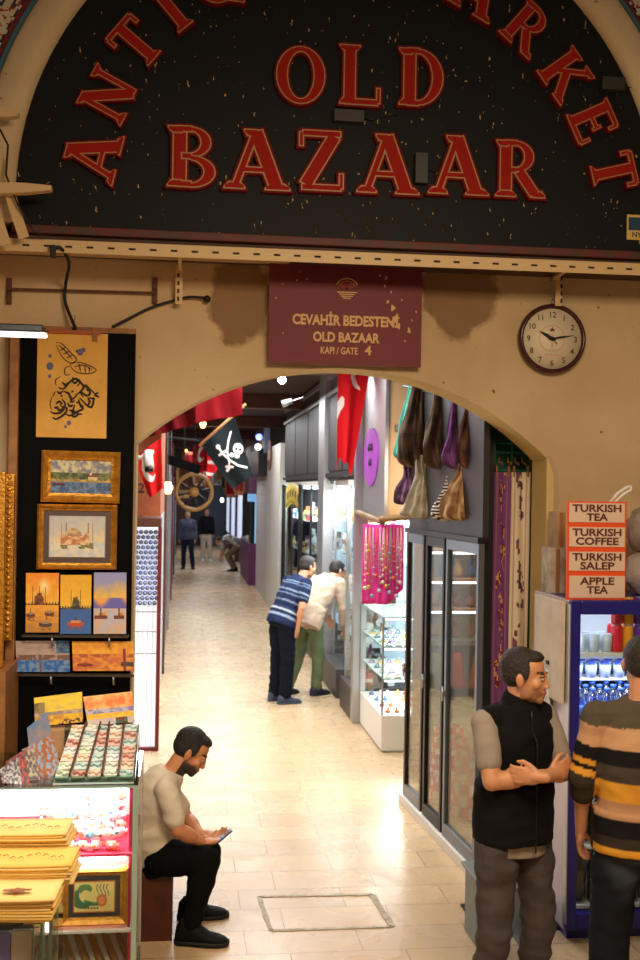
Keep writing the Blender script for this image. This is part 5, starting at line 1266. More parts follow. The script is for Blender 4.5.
def bottle(nm, h, r, body, cap, label, cat, band=None):
    t = thing(nm, label, cat)
    mb = MB(); mb.lathe((0, 0, 0), [(r*.9, 0), (r, h*.03), (r, h*.3), (r*.93, h*.36), (r, h*.42), (r, h*.66), (r*.5, h*.86), (r*.38, h*.9), (r*.38, h*.93)], 12); part('body', mb, body, t)
    mb = MB(); mb.lathe((0, 0, h*.93), [(r*.48, 0), (r*.48, h*.07)], 10); part('cap', mb, cap, t)
    if band: mb = MB(); mb.lathe((0, 0, h*.42), [(r*1.02, 0), (r*1.02, h*.2)], 12); part('band', mb, band, t)
    return t
wb = bottle('water_bottle', .23, .036, WTR, CAPB, 'clear water bottle with blue cap on a fridge shelf', 'bottle', mat('blue_band_label', (70, 110, 200), .4))
first = True
for z in (shy[3], shy[2]):
    for j in range(4):
        for i in range(7):
            loc = (fx0+.1+.083*i, FY+.14+.11*j, z)
            if first: wb.location = loc; wb['group'] = 'water bottles in the fridge'; first = False
            else: dup(wb, loc)
# the tilted patterned cans row between (dark blue tops)
cn0 = None
def can(col, label, cat='can'):
    t = thing('drink_can', label, cat); c = mat('can_%d_%d_%d' % col, col, .3) if ('can_%d_%d_%d' % col) not in bpy.data.materials else bpy.data.materials['can_%d_%d_%d' % col]
    mb = MB(); mb.lathe((0, 0, 0), [(.026, 0), (.032, .008), (.032, .135), (.027, .15)], 14); part('body', mb, c, t)
    mb = MB(); mb.lathe((0, 0, .15), [(.027, 0), (.026, .004), (.022, .003)], 14); part('lid', mb, STEEL, t)
    return t
q = W(617, 650, FY+.12)
for i, (col, lb) in enumerate((((214, 34, 48), 'red drink can left on the top fridge shelf'), ((240, 160, 40), 'orange drink can beside the red one on the top fridge shelf'), ((100, 40, 170), 'purple drink can on the top fridge shelf'), ((214, 60, 40), 'red-orange drink can behind the striped sweater man\'s head'), ((240, 200, 60), 'yellow drink can at the right end of the top fridge shelf'))):
    c = can(col, lb); c.location = (q.x+.065*i, FY+.13, shy[4])
    if i < 3:
        c2 = dup(c, (q.x+.065*i+.01, FY+.21, shy[4]), label=lb.replace('drink can', 'drink can in the second row,')); 
        dup(c, (q.x+.065*i, FY+.13, shy[4]+.155), label='stacked '+lb)
gl = thing('drinking_glass', 'plain clear drinking glass on the top fridge shelf', 'glass', group='clear glasses in the fridge'); mb = MB(); mb.lathe((0, 0, 0), [(.028, 0), (.034, .1), (.032, .1), (.026, .006)], 14); part('tumbler', mb, mat('tumbler_glass', (200, 214, 228), .08), gl)
gl.location = (fx0+.11, FY+.14, shy[4])
for j in range(2):
    for i in range(3):
        if i or j: dup(gl, (fx0+.11+.075*i, FY+.14+.09*j, shy[4]))
# blue-dotted lids: rows of cups under the top shelf
lidm = mat('dotted_blue_lid', (44, 70, 190), .4); cup = thing('yoghurt_cup', 'grey cup with round dark blue lid, in rows under the top fridge shelf', 'cup', group='blue lidded cups in the fridge')
mb = MB(); mb.lathe((0, 0, 0), [(.03, 0), (.036, .075)], 14); part('cup_body', mb, mat('cup_grey', (150, 160, 190), .4), cup); mb = MB(); mb.lathe((0, 0, .075), [(.026, 0), (.026, .006)], 14); part('lid', mb, lidm, cup)
first = True
mbz = shy[3]+.25
mb = MB(); mb.box(fx0+.04, fx1-.04, FY+.34, FY+.58, mbz-.012, mbz); part('shelf', mb, WHITE, fr)
for i in range(7):
    for j in range(3):
        loc = (fx0+.09+.085*i+(j % 2)*.03, FY+.37+.08*j, mbz)
        if first: cup.location = loc; first = False
        else: dup(cup, loc)
bb = bottle('large_bottle', .3, .05, glass_mat('brown_bottle', (120, 96, 70), .15, .05), DARKMET, 'large clear brown bottle low in the fridge', 'bottle')
bb['group'] = 'large bottles low in the fridge'; bb.location = (fx0+.11, FY+.14, shy[0])
for i in range(1, 6): dup(bb, (fx0+.11+.105*i, FY+.14, shy[0]))
for i in range(0, 6): dup(bb, (fx0+.11+.105*i, FY+.14, shy[1]), label='large clear brown bottle on the second fridge shelf', group='large bottles on the second fridge shelf')
# tea signs
ORG = mat('orange_border', (236, 84, 30), .5); PAPER = mat('sign_paper', (226, 196, 172), .6); TXT = mat('sign_brown_text', (92, 38, 34), .6)
TY = 5.84; ts = thing('tea_sign', 'orange bordered column of four tea and coffee signs standing on the blue fridge', 'sign', W(597, 600, TY))
ys = [(502, 523.5), (526, 548), (550.5, 572), (574.5, 600)]
u = TY/F
a = W(566, 601, TY); b = W(628.5, 502, TY)
mb = MB(); mb.box(a.x, b.x-.01, TY, TY+.012, fzt, b.z); part('board', mb, ORG, ts, bevel=.002)
for (y0_, y1_), lines in zip(ys, (('TURKISH', 'TEA'), ('TURKISH', 'COFFEE'), ('TURKISH', 'SALEP'), ('APPLE', 'TEA'))):
    A_ = W(569, y1_-1.5, TY-.001); B_ = W(626.5, y0_+1.5, TY-.001)
    mb = MB(); mb.box(A_.x, B_.x-.01, TY-.004, TY-.0005, max(A_.z, fzt+.012), B_.z); part('paper', mb, PAPER, ts)
    cxx = (A_.x+B_.x)/2-.005; fw_ = {'TURKISH': 53, 'TEA': 23, 'COFFEE': 46, 'SALEP': 37, 'APPLE': 37}
    for k, s_ in enumerate(lines):
        put_text('lettering', s_, 7.6*u, (cxx, TY-.0055, B_.z-(9.0+9.2*k)*u), TXT, ts, bold=.035, font_w=fw_[s_]*u, depth=.002)
# plastic things round the signs
mb = MB(); mb.tube([W(609, 504, 5.87), W(618, 493, 5.87), W(627, 487, 5.87), W(631, 486, 5.87), W(631, 490, 5.87), W(624, 494, 5.87), W(613, 504, 5.87)], .009, 8); 
hd = solo('plastic_strap', mb, WP, 'white plastic strap handle sticking up behind the tea signs', 'handle')
def bag(name, label, c, r, col, seed, cat='bag', rough=.4):
    mb = MB(); NU, NV = 36, 20; rs = []
    for j in range(NV+1):
        t = PI*(j+.05)/(NV+.1); row = []
        for i in range(NU):
            p = 2*PI*i/NU; d = V((math.sin(t)*math.cos(p), math.sin(t)*math.sin(p), -math.cos(t)))
            k = 1+.12*noise.noise(d*2.1+V((seed, 0, 0)))+.07*noise.noise(d*5.5+V((0, seed, 0)))
            zz = d.z*r[2]*k
            row.append(V(c)+V((d.x*r[0]*k, d.y*r[1]*k, max(zz, -r[2]*.92)+r[2]*.92)))
        rs.append(row)
    mb.rings(rs); mb.c = lin(col)
    for f in mb.bm.faces:
        for l in f.loops: l[mb.cl] = lin(col)
    return solo(name, mb, mat('bagm_'+str(seed), col, rough, bump=(14, .8)), label, cat)
bag('plastic_bag', 'grey crumpled plastic bag lying right of the tea signs on the fridge', (W(652, 590, 6.1).x, 6.13, fzt), (.16, .14, .14), (176, 164, 158), 3)
bag('plastic_bag', 'dull white bundle on top of the grey bag beside the tea signs', (W(650, 540, 6.1).x, 6.13, fzt+.25), (.13, .12, .14), (150, 136, 130), 4)
CARD = mat('cardboard', (178, 142, 100), .8, vary=(6, (150, 116, 78), .4, .7)); CARDG = mat('grey_carton', (196, 184, 164), .8, vary=(8, (140, 120, 98), .4, .7))
Yc = 6.32
def carton(x0, x1, y0, y1, Y, d, m, lb, zlo=None):
    a = W(x0, y1, Y); b = W(x1, y0, Y); mb = MB(); z0 = a.z if zlo is None else zlo; mb.box(a.x, b.x, Y, Y+d, z0, b.z); t = thing('cardboard_box', lb, 'box', ((a.x+b.x)/2, Y+d/2, z0))
    part('body', mb, m, t, bevel=.004); mb = MB(); mb.box((a.x+b.x)/2-.012, (a.x+b.x)/2+.012, Y-.001, Y, z0+.005, b.z-.005); part('tape', mb, mat('tape', (150, 110, 70), .3) if 'tape' not in bpy.data.materials else bpy.data.materials['tape'], t); return a, b
z1 = W(545, 600, 6.28).z
mb = MB(); mb.box(fx0-.032, fx0-.008, 5.84, 6.3, W(560, 704, 5.84).z, fzt-.01); solo('tall_carton', mb, mat('grey_board', (214, 198, 176), .7, vary=(5, (190, 174, 152), .4, .7)), 'flat pale carton sheet fixed to the side of the blue fridge', 'carton', bevel=.004)
carton(549.5, 566, 548, 597.5, 6.2, .16, CARDG, 'pale grey carton on the fridge, lower of the two beside the tea signs', fzt)
carton(557, 566, 512, 547.5, 6.2, .16, CARD, 'narrow brown carton on top of the pale grey one beside the tea signs', W(549.5, 548, 6.2).z)
def posterf(u, v):
    if math.hypot((u-.5)*.8, (v-.8)*1.6) < .3: return (240, 226, 170)
    if v < .45 and fbm(u*3, v*5, 2) > 0: return (110, 130, 160)
    return (150, 176, 190) if v < .6 else (96, 110, 110)
a = W(539, 640, 6.24); b = W(547, 600, 6.24); mb = MB(); mb.sheet(lambda u_, v_: V((a.x+(b.x-a.x)*u_, 6.24, a.z-.25+(b.z-a.z+.25)*v_)), 20, 60, posterf, smooth=False); solo('paper_poster', mb, PT, 'narrow bluish poster on the edge of the tall carton', 'poster', solid=.002)
# white cloth hanging by the fridge
a = W(547, 668, 6.0); b = W(566, 712, 6.0); mb = MB(); mb.sheet(lambda u_, v_: V((a.x+(b.x-a.x-.01)*u_, 6.05+.02*math.sin(u_*14+v_*3), b.z-.03*math.sin(u_*5)+(a.z-b.z)*v_)), 24, 12)
wcl = solo('white_cloth', mb, mat('white_cotton', (210, 214, 222), .8), 'pale towel hanging beside the fridge behind the face of the vest man', 'towel', solid=.006)
mb = MB(); a = W(541, 664, 6.05); mb.box(W(546, 664, 6.05).x, fx0-.02, 6.03, 6.06, a.z-.0, a.z+.02); solo('towel_rail', mb, DARKMET, 'short dark rail holding the pale towel', 'rail')
# glossy panel and floor clutter left of fridge

mb = MB(); mb.box(1.6, 1.62, 5.6, 6.0, 0, .36); mb.box(1.84, 1.86, 5.6, 6.0, 0, .36); mb.box(1.58, 1.88, 5.58, 6.02, .36, .38)
solo('step_box', mb, mat('grey_teal', (120, 130, 124), .5), 'low grey bench behind the legs of the man in the vest', 'bench', bevel=.005)
mb = MB(); p = G(452, 893); mb.box(p.x, p.x+.75, 5.95, 6.35, 0, .012); solo('black_mat', mb, mat('black_rubber', (20, 18, 18), .8), 'black rubber mat on the floor beside the man in the vest', 'mat', bevel=.003)

# ------------------------------------------------------------------ glass counter at the left
CY0 = 5.0; cxr = W(137, 860, CY0).x; cxl = cxr-.75; CY1 = 5.66; ct = W(90, 786.5, CY0).z
GEDGE = mat('glass_edge', (150, 176, 160), .15); PINK = mat('pink_liner', (226, 40, 80), .6)
cb = thing('glass_counter', 'lit glass counter full of souvenirs at the left, in front of the seated man', 'counter', ((cxl+cxr)/2, (CY0+CY1)/2, 0))
mb = MB(); mb.box(cxl, cxr, CY0, CY1, ct-.008, ct); part('top_glass', mb, GLASS2, cb)
mb = MB(); mb.box(cxl, cxr, CY0-.002, CY0, ct-.009, ct+.001); part('edge_strip', mb, GEDGE, cb)
mb = MB(); mb.box(cxl, cxr, CY0, CY0+.006, .12, ct-.009); part('front_pane', mb, GLASS, cb)
mb = MB(); mb.box(cxr-.006, cxr, CY0+.007, CY1, .12, ct-.009); part('side_pane', mb, GLASS, cb)
mb = MB(); mb.box(cxl, cxr, CY1-.02, CY1, .12, ct-.009); part('back_panel', mb, WHITE, cb)
mb = MB(); mb.box(cxl, cxr, CY0, CY1, 0, .12); part('base', mb, WOODD, cb)
for x, y in ((cxr-.022, CY0-.004), (cxr-.022, CY1-.018), (cxl, CY0-.004)):
    mb = MB(); mb.box(x, x+.024, y, y+.024, .0, ct-.009); part('corner_post', mb, GEDGE, cb, bevel=.003)
zs2 = [W(90, 853, CY0+.05).z, W(90, 929, CY0+.05).z, .16]
for k, z in enumerate(zs2):
    mb = MB(); mb.box(cxl+.01, cxr-.008, CY0+.03, CY1-.03, z-.012, z); part('shelf', mb, PINK if k == 0 else WHITE, cb, label='pink lined shelf' if k == 0 else None)
mb = MB(); mb.box(cxr-.04, cxr-.03, CY0+.06, CY1-.04, .2, ct-.03); part('side_liner', mb, PINK, cb, label='pink side liner')
mb = MB(); mb.box(cxl+.03, cxr-.05, CY0+.012, CY0+.025, ct-.03, ct-.012); part('light_tube', mb, TUBEW, cb)
mb = MB(); mb.box(cxl+.03, cxr-.05, CY0+.04, CY0+.05, zs2[0]-.03, zs2[0]-.015); part('light_tube', mb, TUBEW, cb)
area('counter_light', ((cxl+cxr)/2, CY0+.25, ct-.02), .6, 16, (1, .97, .94), sy=.3)
area('counter_light', ((cxl+cxr)/2, CY0+.12, zs2[0]-.02), .6, 12, (1, .97, .94), sy=.15)
# white-blue packets piled on the pink shelf
rnd = random.Random(4)
x0 = W(36, 840, CY0+.1).x
pk = 0
for layer in range(3):
    for j in range(4):
        for i in range(6):
            x = x0+.035+(cxr-x0-.1)*(i+.5*(layer % 2))/6+rnd.uniform(-.01, .01); y = CY0+.09+.1*j + .02*layer+rnd.uniform(-.015, .015); z = zs2[0]+.001+layer*.045+.012*j
            if layer == 2 and j == 0: continue
            col = rnd.choice([(236, 236, 238), (226, 232, 240), (240, 236, 226), (150, 200, 224), (240, 150, 130)])
            mb = MB(col); L = .036; ang = rnd.uniform(-1.1, 1.1); d = V((math.cos(ang), math.sin(ang)*.5, 0)); c = V((x, y, z+.022))
            mb.rings([[c+d*s+V((0, math.cos(t_)*r_, math.sin(t_)*r_)) for t_ in [2*PI*q/8 for q in range(8)]] for s, r_ in ((-L-.012, .016), (-L, .008), (-L*.8, .022), (L*.8, .022), (L, .008), (L+.012, .016))])
            mb.color(rnd.choice([(60, 130, 190), (200, 60, 50), (220, 150, 60), (150, 200, 220)])); mb.ball(c+d*rnd.uniform(-.02, .02)+V((0, -.014, rnd.uniform(-.004, .012))), (.012, .011, .009), seg=8, rg=5)
            solo('sweet_packet', mb, VCG, 'small shiny wrapped packet piled on the pink shelf of the glass counter', 'packet', 'wrapped packets in the glass counter'); pk += 1
# framed tughra under the packets
def f_tug(u, v):
    u2 = u; y = v
    if u2 < .03 or u2 > .97 or y < .04 or y > .96: return (190, 110, 50)
    if math.hypot((u2-.28)*1.2, (y-.75)*1.3) < .2 and math.hypot((u2-.3)*1.2, (y-.62)*1.3) > .12: return (90, 130, 70)
    if math.hypot((u2-.22), (y-.45)*.8) < .26 and math.hypot((u2-.34), (y-.56)*.8) > .2 and y < .75: return (70, 120, 80)
    if .25 < u2 < .6 and .22 < y < .38+.05*math.sin(u2*9): return (80, 126, 84)
    if ((u2-.68)/.13)**2+((y-.38)/.2)**2 < 1: return (206, 110, 60) if ((u2-.68)/.1)**2+((y-.38)/.16)**2 > .6 else (226, 140, 80)
    for k in (.58, .66, .74, .82):
        if abs(u2-k-.03*math.sin(y*14)) < .012 and .5 < y < .9: return (90, 90, 60)
    if .25 < u2 < .62 and .1 < y < .17 and math.sin(u2*90) > 0: return (90, 70, 50)
    return (228, 206, 130)
framed('gold framed green and orange calligraphy picture inside the glass counter', (60, 867, 128.5, 926), None, f_tug, .035, GOLD, 70, 46, inner=[(.022, (70, 66, 70))], Y=CY0+.09)
o_ = bpy.data.objects
# striped bookmarks on the lowest shelf and gold sticks above the picture
for i in range(9):
    x = W(66+7*i, 945, CY0+.2).x; mb = MB((226, 214, 196) if i % 2 else (190, 140, 70)); a = V((x-.05, CY0+.08, zs2[2]+.42-.12)); b = V((x+.02, CY0+.3, zs2[2]+.42-.12))
    zz = zs2[1]-.16
    mb.beam(V((x-.06, CY0+.40, zz+.07)), V((x+.06, CY0+.07, zz-.05)), .022, .005)
    solo('bookmark_stick', mb, VCG, 'long flat striped bookmark on the bottom shelf of the glass counter', 'bookmark', 'bookmarks low in the glass counter')
mb = MB(); mb.box(cxl+.02, cxr-.05, CY0+.05, CY1-.05, zs2[1]-.24, zs2[1]-.23); part('shelf', mb, WHITE, cb)
for i in range(7):
    x = W(72+8*i, 862, CY0+.3).x; mb = MB((206, 160, 90) if i % 2 else (230, 220, 206)); mb.beam(V((x-.03, CY0+.45, zs2[1]+.003)), V((x+.02, CY0+.2, zs2[1]+.003)), .02, .005)
    solo('flat_stick', mb, VCG, 'flat gilt stick lying behind the framed calligraphy in the counter', 'stick', 'gilt sticks in the glass counter')
# slanted tray on the counter top
ty0, ty1 = CY0+.03, CY0+.5; tz0, tz1 = ct+.012, ct+.15
tr = thing('slanted_tray', 'slanted clear tray of wrapped bracelets divided by brown sticks, on the glass counter', 'tray', ((cxl+cxr)/2, ty0, ct))
tx0 = W(53, 780, ty0).x; tx1 = cxr-.02
def tp(u, v, h=0): # v 0 front..1 back
    sh = .05*(v)
    return V((tx0+(tx1-tx0)*u+ (.03 if u < .5 else .0)*v, ty0+(ty1-ty0)*v, tz0+(tz1-tz0)*v+h))
mb = MB(); P = [tp(0, 0), tp(1, 0), tp(1, 1), tp(0, 1)]; mb.prism(P, V((0, 0, -.01))); part('tray_base', mb, WHITE, tr)
mb = MB(); mb.prism([tp(0, 0), tp(1, 0), tp(1, 0, .03), tp(0, 0, .03)], V((0, -.005, 0))); part('front_lip', mb, GLASS2, tr)
mb = MB(); mb.box(tx0, tx1, ty1, ty1+.008, ct+.001, tz1+.02); part('back_support', mb, GLASS2, tr)
mb = MB(); mb.prism([tp(1, 0), tp(1, 1), tp(1, 1, .05), tp(1, 0, .05)], V((.005, 0, 0))); part('side_wall', mb, GLASS2, tr)
for k in range(1, 5):
    mb = MB(); mb.beam(tp(k/5, 0, .03), tp(k/5+.0, 1, .03), .008, .014); part('divider', mb, WOODD, tr)
for k in range(5):
    for j in range(7):
        u_ = (k+.5)/5; v_ = (j+.5)/7; c = tp(u_, v_, .014); col = rnd.choice([(220, 224, 214), (170, 204, 206), (226, 190, 160), (206, 220, 190), (200, 130, 110), (232, 232, 236)])
        mb = MB(col); ax = (tp(u_+.085, v_)-tp(u_, v_)); ay = (tp(u_, v_+.06)-tp(u_, v_)); az = ax.cross(ay).normalized()
        q_ = rnd.uniform(-.3, .3); a1 = ax*math.cos(q_)+ay*math.sin(q_); a2 = ay*math.cos(q_)-ax*math.sin(q_)*.5
        mb.color(mixc(col, (240, 240, 238), .55)); mb.obox(c+az*rnd.uniform(-.003, .004), a1*.95, a2*1.05, az*.005)
        mb.color(col); mb.tube([c-a1*.75+az*.01, c-a1*.2+a2*.5+az*.012, c+a1*.3-a2*.4+az*.012, c+a1*.75+az*.01], .007, 6)
        solo('wrapped_bracelet', mb, VCG, 'small bracelet in shiny film lying in the slanted tray', 'bracelet', 'wrapped bracelets in the slanted tray')
mb = MB(); mb.box(tx0-.08, cxr-.02, CY0+.515, CY1-.02, ct+.001, ct+.14); solo('flat_box', mb, CARD, 'cardboard box on the glass counter behind the slanted tray', 'box', bevel=.003)
# prints leaning behind the tray
card('small_canvas', 'yellow harbour print leaning behind the tray, left of the two', [W(35, 727, CY0+.56), W(83, 722, CY0+.56), W(82, 692, CY0+.6), W(34, 698, CY0+.6)], f_yel, 60, 40)
card('small_canvas', 'fiery red sky print leaning behind the tray, right of the two', [W(88, 726, CY0+.55), W(135, 722, CY0+.55), W(132, 691.5, CY0+.6), W(83, 697, CY0+.6)], f_red, 60, 40)
def f_sky(u, v):
    n = fbm(u*4, v*5, 61, 1.4)
    return mixc((200, 150, 120), (110, 140, 180), v+n*.4) if v > .3 else mixc((120, 100, 100), (180, 150, 130), .5+n*2)
card('small_canvas', 'small blue and peach print standing tilted at the left of the tray', [W(30, 757, CY0+.42), W(57, 757, CY0+.42), W(47, 712, CY0+.44), W(27, 728, CY0+.44)], f_sky, 40, 30)
def f_brown(u, v):
    n = fbm(u*5, v*5, 71, 1.8); return mixc((170, 100, 60), (150, 170, 200), .5+n*2.4)
card('small_canvas', 'brown and blue print leaning in front of the tilted peach one', [W(36, 782, CY0+.2), W(62, 772, CY0+.2), W(52, 735, CY0+.3), W(22, 750, CY0+.3)], f_brown, 40, 50)
for i, (q, col) in enumerate(((((14, 782), (40, 780), (34, 748), (16, 756)), (190, 176, 150)), (((8, 784), (30, 785), (24, 750), (6, 762)), (206, 90, 90)), (((2, 783), (22, 785), (18, 757), (0, 770)), (200, 200, 206)))):
    card('print_sleeve', ['tan print in a clear sleeve at the left of the tray', 'pinkish print in a clear sleeve at the left of the tray', 'pale print in a clear sleeve farthest left on the counter'][i], [W(x, y, CY0+.12-.03*i+ (.0 if k < 2 else .08)) for k, (x, y) in enumerate(q)], (lambda cc_: (lambda u, v: mixc(cc_, (90, 80, 90), .5+1.6*fbm(u*4, v*4, i, 2))))(col), 30, 30)
bag('dark_bag', 'black bag with crumpled clear film left of the counter window', (W(16, 810, CY0-.15).x, CY0-.2, .0), (.13, .11, .5), (26, 24, 24), 8, rough=.35)
# ------------------------------------------------------------------ foreground stacks of yellow paper on a glass table
TZ = .98
gt = thing('glass_table', 'clear acrylic stand carrying the stacks of yellow sheets, lower left corner', 'stand', (-1.0, 3.9, 0))
stacks = [((-60, 66), (816, 850), 4.15, 7, 'back stack of yellow parchment sheets, highest of the three at the left edge'), ((-60, 70), (852, 884), 3.95, 8, 'middle stack of yellow parchment sheets, widest of the three'), ((-60, 51), (889, 921), 3.75, 9, 'front stack of yellow parchment sheets with a small printed emblem')]
YP = mat('yellow_paper', (246, 212, 140), .7, vary=(4, (238, 198, 116), .4, .7)); YP2 = mat('yellow_paper_edge', (240, 196, 100), .8)
ACR = glass_mat('acrylic', (226, 234, 228), .1, .03)
for k, ((x0_, x1_), (y0_, y1_), Y, n, lb) in enumerate(stacks):
    a = W(x0_, y1_, Y-.0); b = W(x1_, y1_, Y-.0); z0 = a.z; zt = z0+.055
    z0 = W(40, y1_, Y).z; dp = .2
    t = thing('paper_stack', lb, 'paper stack', ((a.x+b.x)/2, Y+.1, z0))
    for q in range(n):
        mb = MB(); jx = rnd.uniform(-.012, .012); jy = rnd.uniform(-.008, .008); zq = z0+.008*q
        mb.sheet(lambda u, v: V((a.x+(b.x-a.x)*u+jx+.012*v, Y+jy+dp*v, zq+.012*math.cos(u*3)*.5+.01*u*u*(q/n)+.003)), 10, 4); 
        part('sheet', mb, YP if q % 2 == 0 else YP2, t, solid=.0065)
    mb = MB(); zt = z0+.008*n
    if k == 2:
        c = V((b.x-.12, Y+.06, zt+.012)); 
        for i in range(5): mb.ball(c+V((.018*(i-2), 0, .0)), (.013, .012+.006*(2-abs(i-2)), .0016), seg=8, rg=4)
    else:
        for i in range(10): c = V((b.x-.3+.028*i, Y+.07+.02*math.sin(i*1.3), zt+.011)); mb.tube([c, c+V((.012, .018, 0)), c+V((.02, 0, 0))], .0016, 4)
    part('print', mb, mat('brown_print', (150, 92, 60), .7) if 'brown_print' not in bpy.data.materials else bpy.data.materials['brown_print'], t)
    mb = MB(); mb.box(a.x, b.x-.03, Y+.005, Y+dp, z0-.012, z0-.004); part('shelf', mb, ACR, gt)
    for xx in (b.x-.06, a.x+.1):
        mb = MB(); mb.box(xx, xx+.02, Y+.02, Y+dp-.02, 0, z0-.012); part('upright', mb, ACR if k else GEDGE, gt)
def f_pkt(cc_):
    return lambda u, v: mixc(cc_, (240, 240, 240), .5+1.5*fbm(u*3, v*3, cc_[0], 1.5))
for i, (x, y, col) in enumerate(((4, 950, (120, 120, 190)), (26, 948, (200, 190, 180)))):
    p = W(x, y, 3.85); mb = MB(col); mb.box(p.x-.05, p.x+.02, 3.85, 3.87, p.z-.1, p.z+.06); solo('small_packet', mb, VCG, ['bluish packet below the yellow stacks in the lower left corner', 'pale packet below the yellow stacks'][i], 'packet', bevel=.003)
# ------------------------------------------------------------------ stool box of the seated man
p = G(172, 941); bxr = p.x
mb = MB(); mb.box(bxr-.5, bxr, p.y, p.y+.36, 0, .375); solo('wooden_box_seat', mb, WOODD, 'dark reddish wooden box used as a seat by the man with the phone', 'box', bevel=.004)
SEAT_Y = p.y; SEAT_X = bxr
# ------------------------------------------------------------------ people
HAIR = mat('dark_hair', (24, 18, 15), .6, bump=(120, .6)); HAIRG = mat('grey_brown_hair', (38, 30, 26), .6, bump=(120, .6))
SKINM = mat('skin', (200, 150, 115), .5, attr=True); EYEW = mat('eye_white', (176, 166, 156), .4); EYED = mat('eye_dark', (30, 20, 14), .2)
SHOEB = mat('black_shoe', (9, 9, 10), .7, spec=.2); SOLEB = mat('black_sole', (12, 12, 12), .7); SHOEG = mat('blue_grey_shoe', (52, 62, 84), .5)
X3, Y3, Z3 = V((1, 0, 0)), V((0, 1, 0)), V((0, 0, 1))
def seg_cone(mb, a, b, ra, rb, n=14):
    a, b = V(a), V(b); mb.cyl(a, b, ra, rb, n); mb.ball(a, ra, seg=n, rg=8); mb.ball(b, rb, seg=n, rg=8)
def chain(mb, pts, rad):
    for i in range(len(pts)-1): seg_cone(mb, pts[i], pts[i+1], rad[i], rad[i+1])
def muscle(mb, a, b, t, r, rl):   # ellipsoid along a limb
    a, b = V(a), V(b); d = (b-a).normalized(); x = d.cross(V((.1, .2, 1))).normalized(); y = d.cross(x)
    mb.ball(a.lerp(b, t), (r, r, rl), (x, y, d), 14, 8)
def hand(mb, w, d, pn, side, curl=.5, spread=.1, thumb=.6, sc=1.0):
    """w wrist, d pointing direction, pn palm normal (fingers curl towards it), side: direction of the thumb"""
    w = V(w); d = V(d).normalized(); pn = V(pn); pn = (pn-d*pn.dot(d)).normalized(); s = V(side); s = (s-d*s.dot(d)-pn*s.dot(pn)).normalized()
    k = sc; mb.ball(w+d*.045*k, (.04*k, .052*k, .017*k), (s, d, pn), 14, 8); seg_cone(mb, w-d*.02*k, w+d*.03*k, .024*k, .024*k)
    for i, (o, L) in enumerate(((.030, .074), (.010, .082), (-.010, .076), (-.029, .06))):
        p = w+d*(.088-abs(i-1.2)*.004)*k+s*o*k; ang = curl*.55; dd = (d+s*spread*(1.3-i)*.35).normalized(); pr = w+d*.05*k+s*o*.8*k
        P = [pr, p]; l = L*k; cur = 0
        for q, fr in enumerate((.45, .32, .23)):
            cur += curl*(.75 if q == 0 else .95); v = dd*math.cos(cur)+pn*math.sin(cur); P.append(P[-1]+v*l*fr)
        chain(mb, P, [.0095*k, .0095*k, .0088*k, .008*k, .0066*k])
    t0 = w+d*.02*k+s*.02*k; t1 = w+d*.048*k+s*.046*k+pn*.01*k*thumb; t2 = t1+(d*.8+s*.35+pn*thumb).normalized()*.032*k; t3 = t2+(d*.9+pn*thumb*1.2-s*.1).normalized()*.026*k
    chain(mb, [t0, t1, t2, t3], [.014*k, .0115*k, .0105*k, .008*k])
def head(mb, c, R3, wide=1.0):
    x, y, z = R3; P = lambda a, b, d: c+x*a+y*b+z*d
    E = lambda a, b, d, r: mb.ball(P(a, b, d), r, (x, y, z), 20, 14)
    E(0, -.012, .045, (.075*wide, .096, .085)); E(0, .03, -.012, (.061*wide, .064, .088)); E(0, .03, -.062, (.052*wide, .05, .042)); E(0, .07, -.088, (.024, .02, .018))
    for s in (-1, 1):
        E(s*.03, .083, .03, (.026, .012, .008)); E(s*.045, .06, -.014, (.02, .022, .022)); E(s*.012, .102, -.026, (.009, .010, .008)); E(s*.079*wide, -.004, -.002, (.009, .019, .031)); E(s*.05*wide, .02, -.055, (.014, .03, .03))
        E(s*.086*wide, -.012, .006, (.006, .012, .022))
    seg_cone(mb, P(0, .088, .024), P(0, .101, -.018), .008, .011); E(0, .106, -.021, (.0105, .010, .009))
    E(0, .088, -.05, (.023, .013, .005)); E(0, .086, -.059, (.02, .013, .006)); E(0, .084, -.072, (.018, .01, .008))
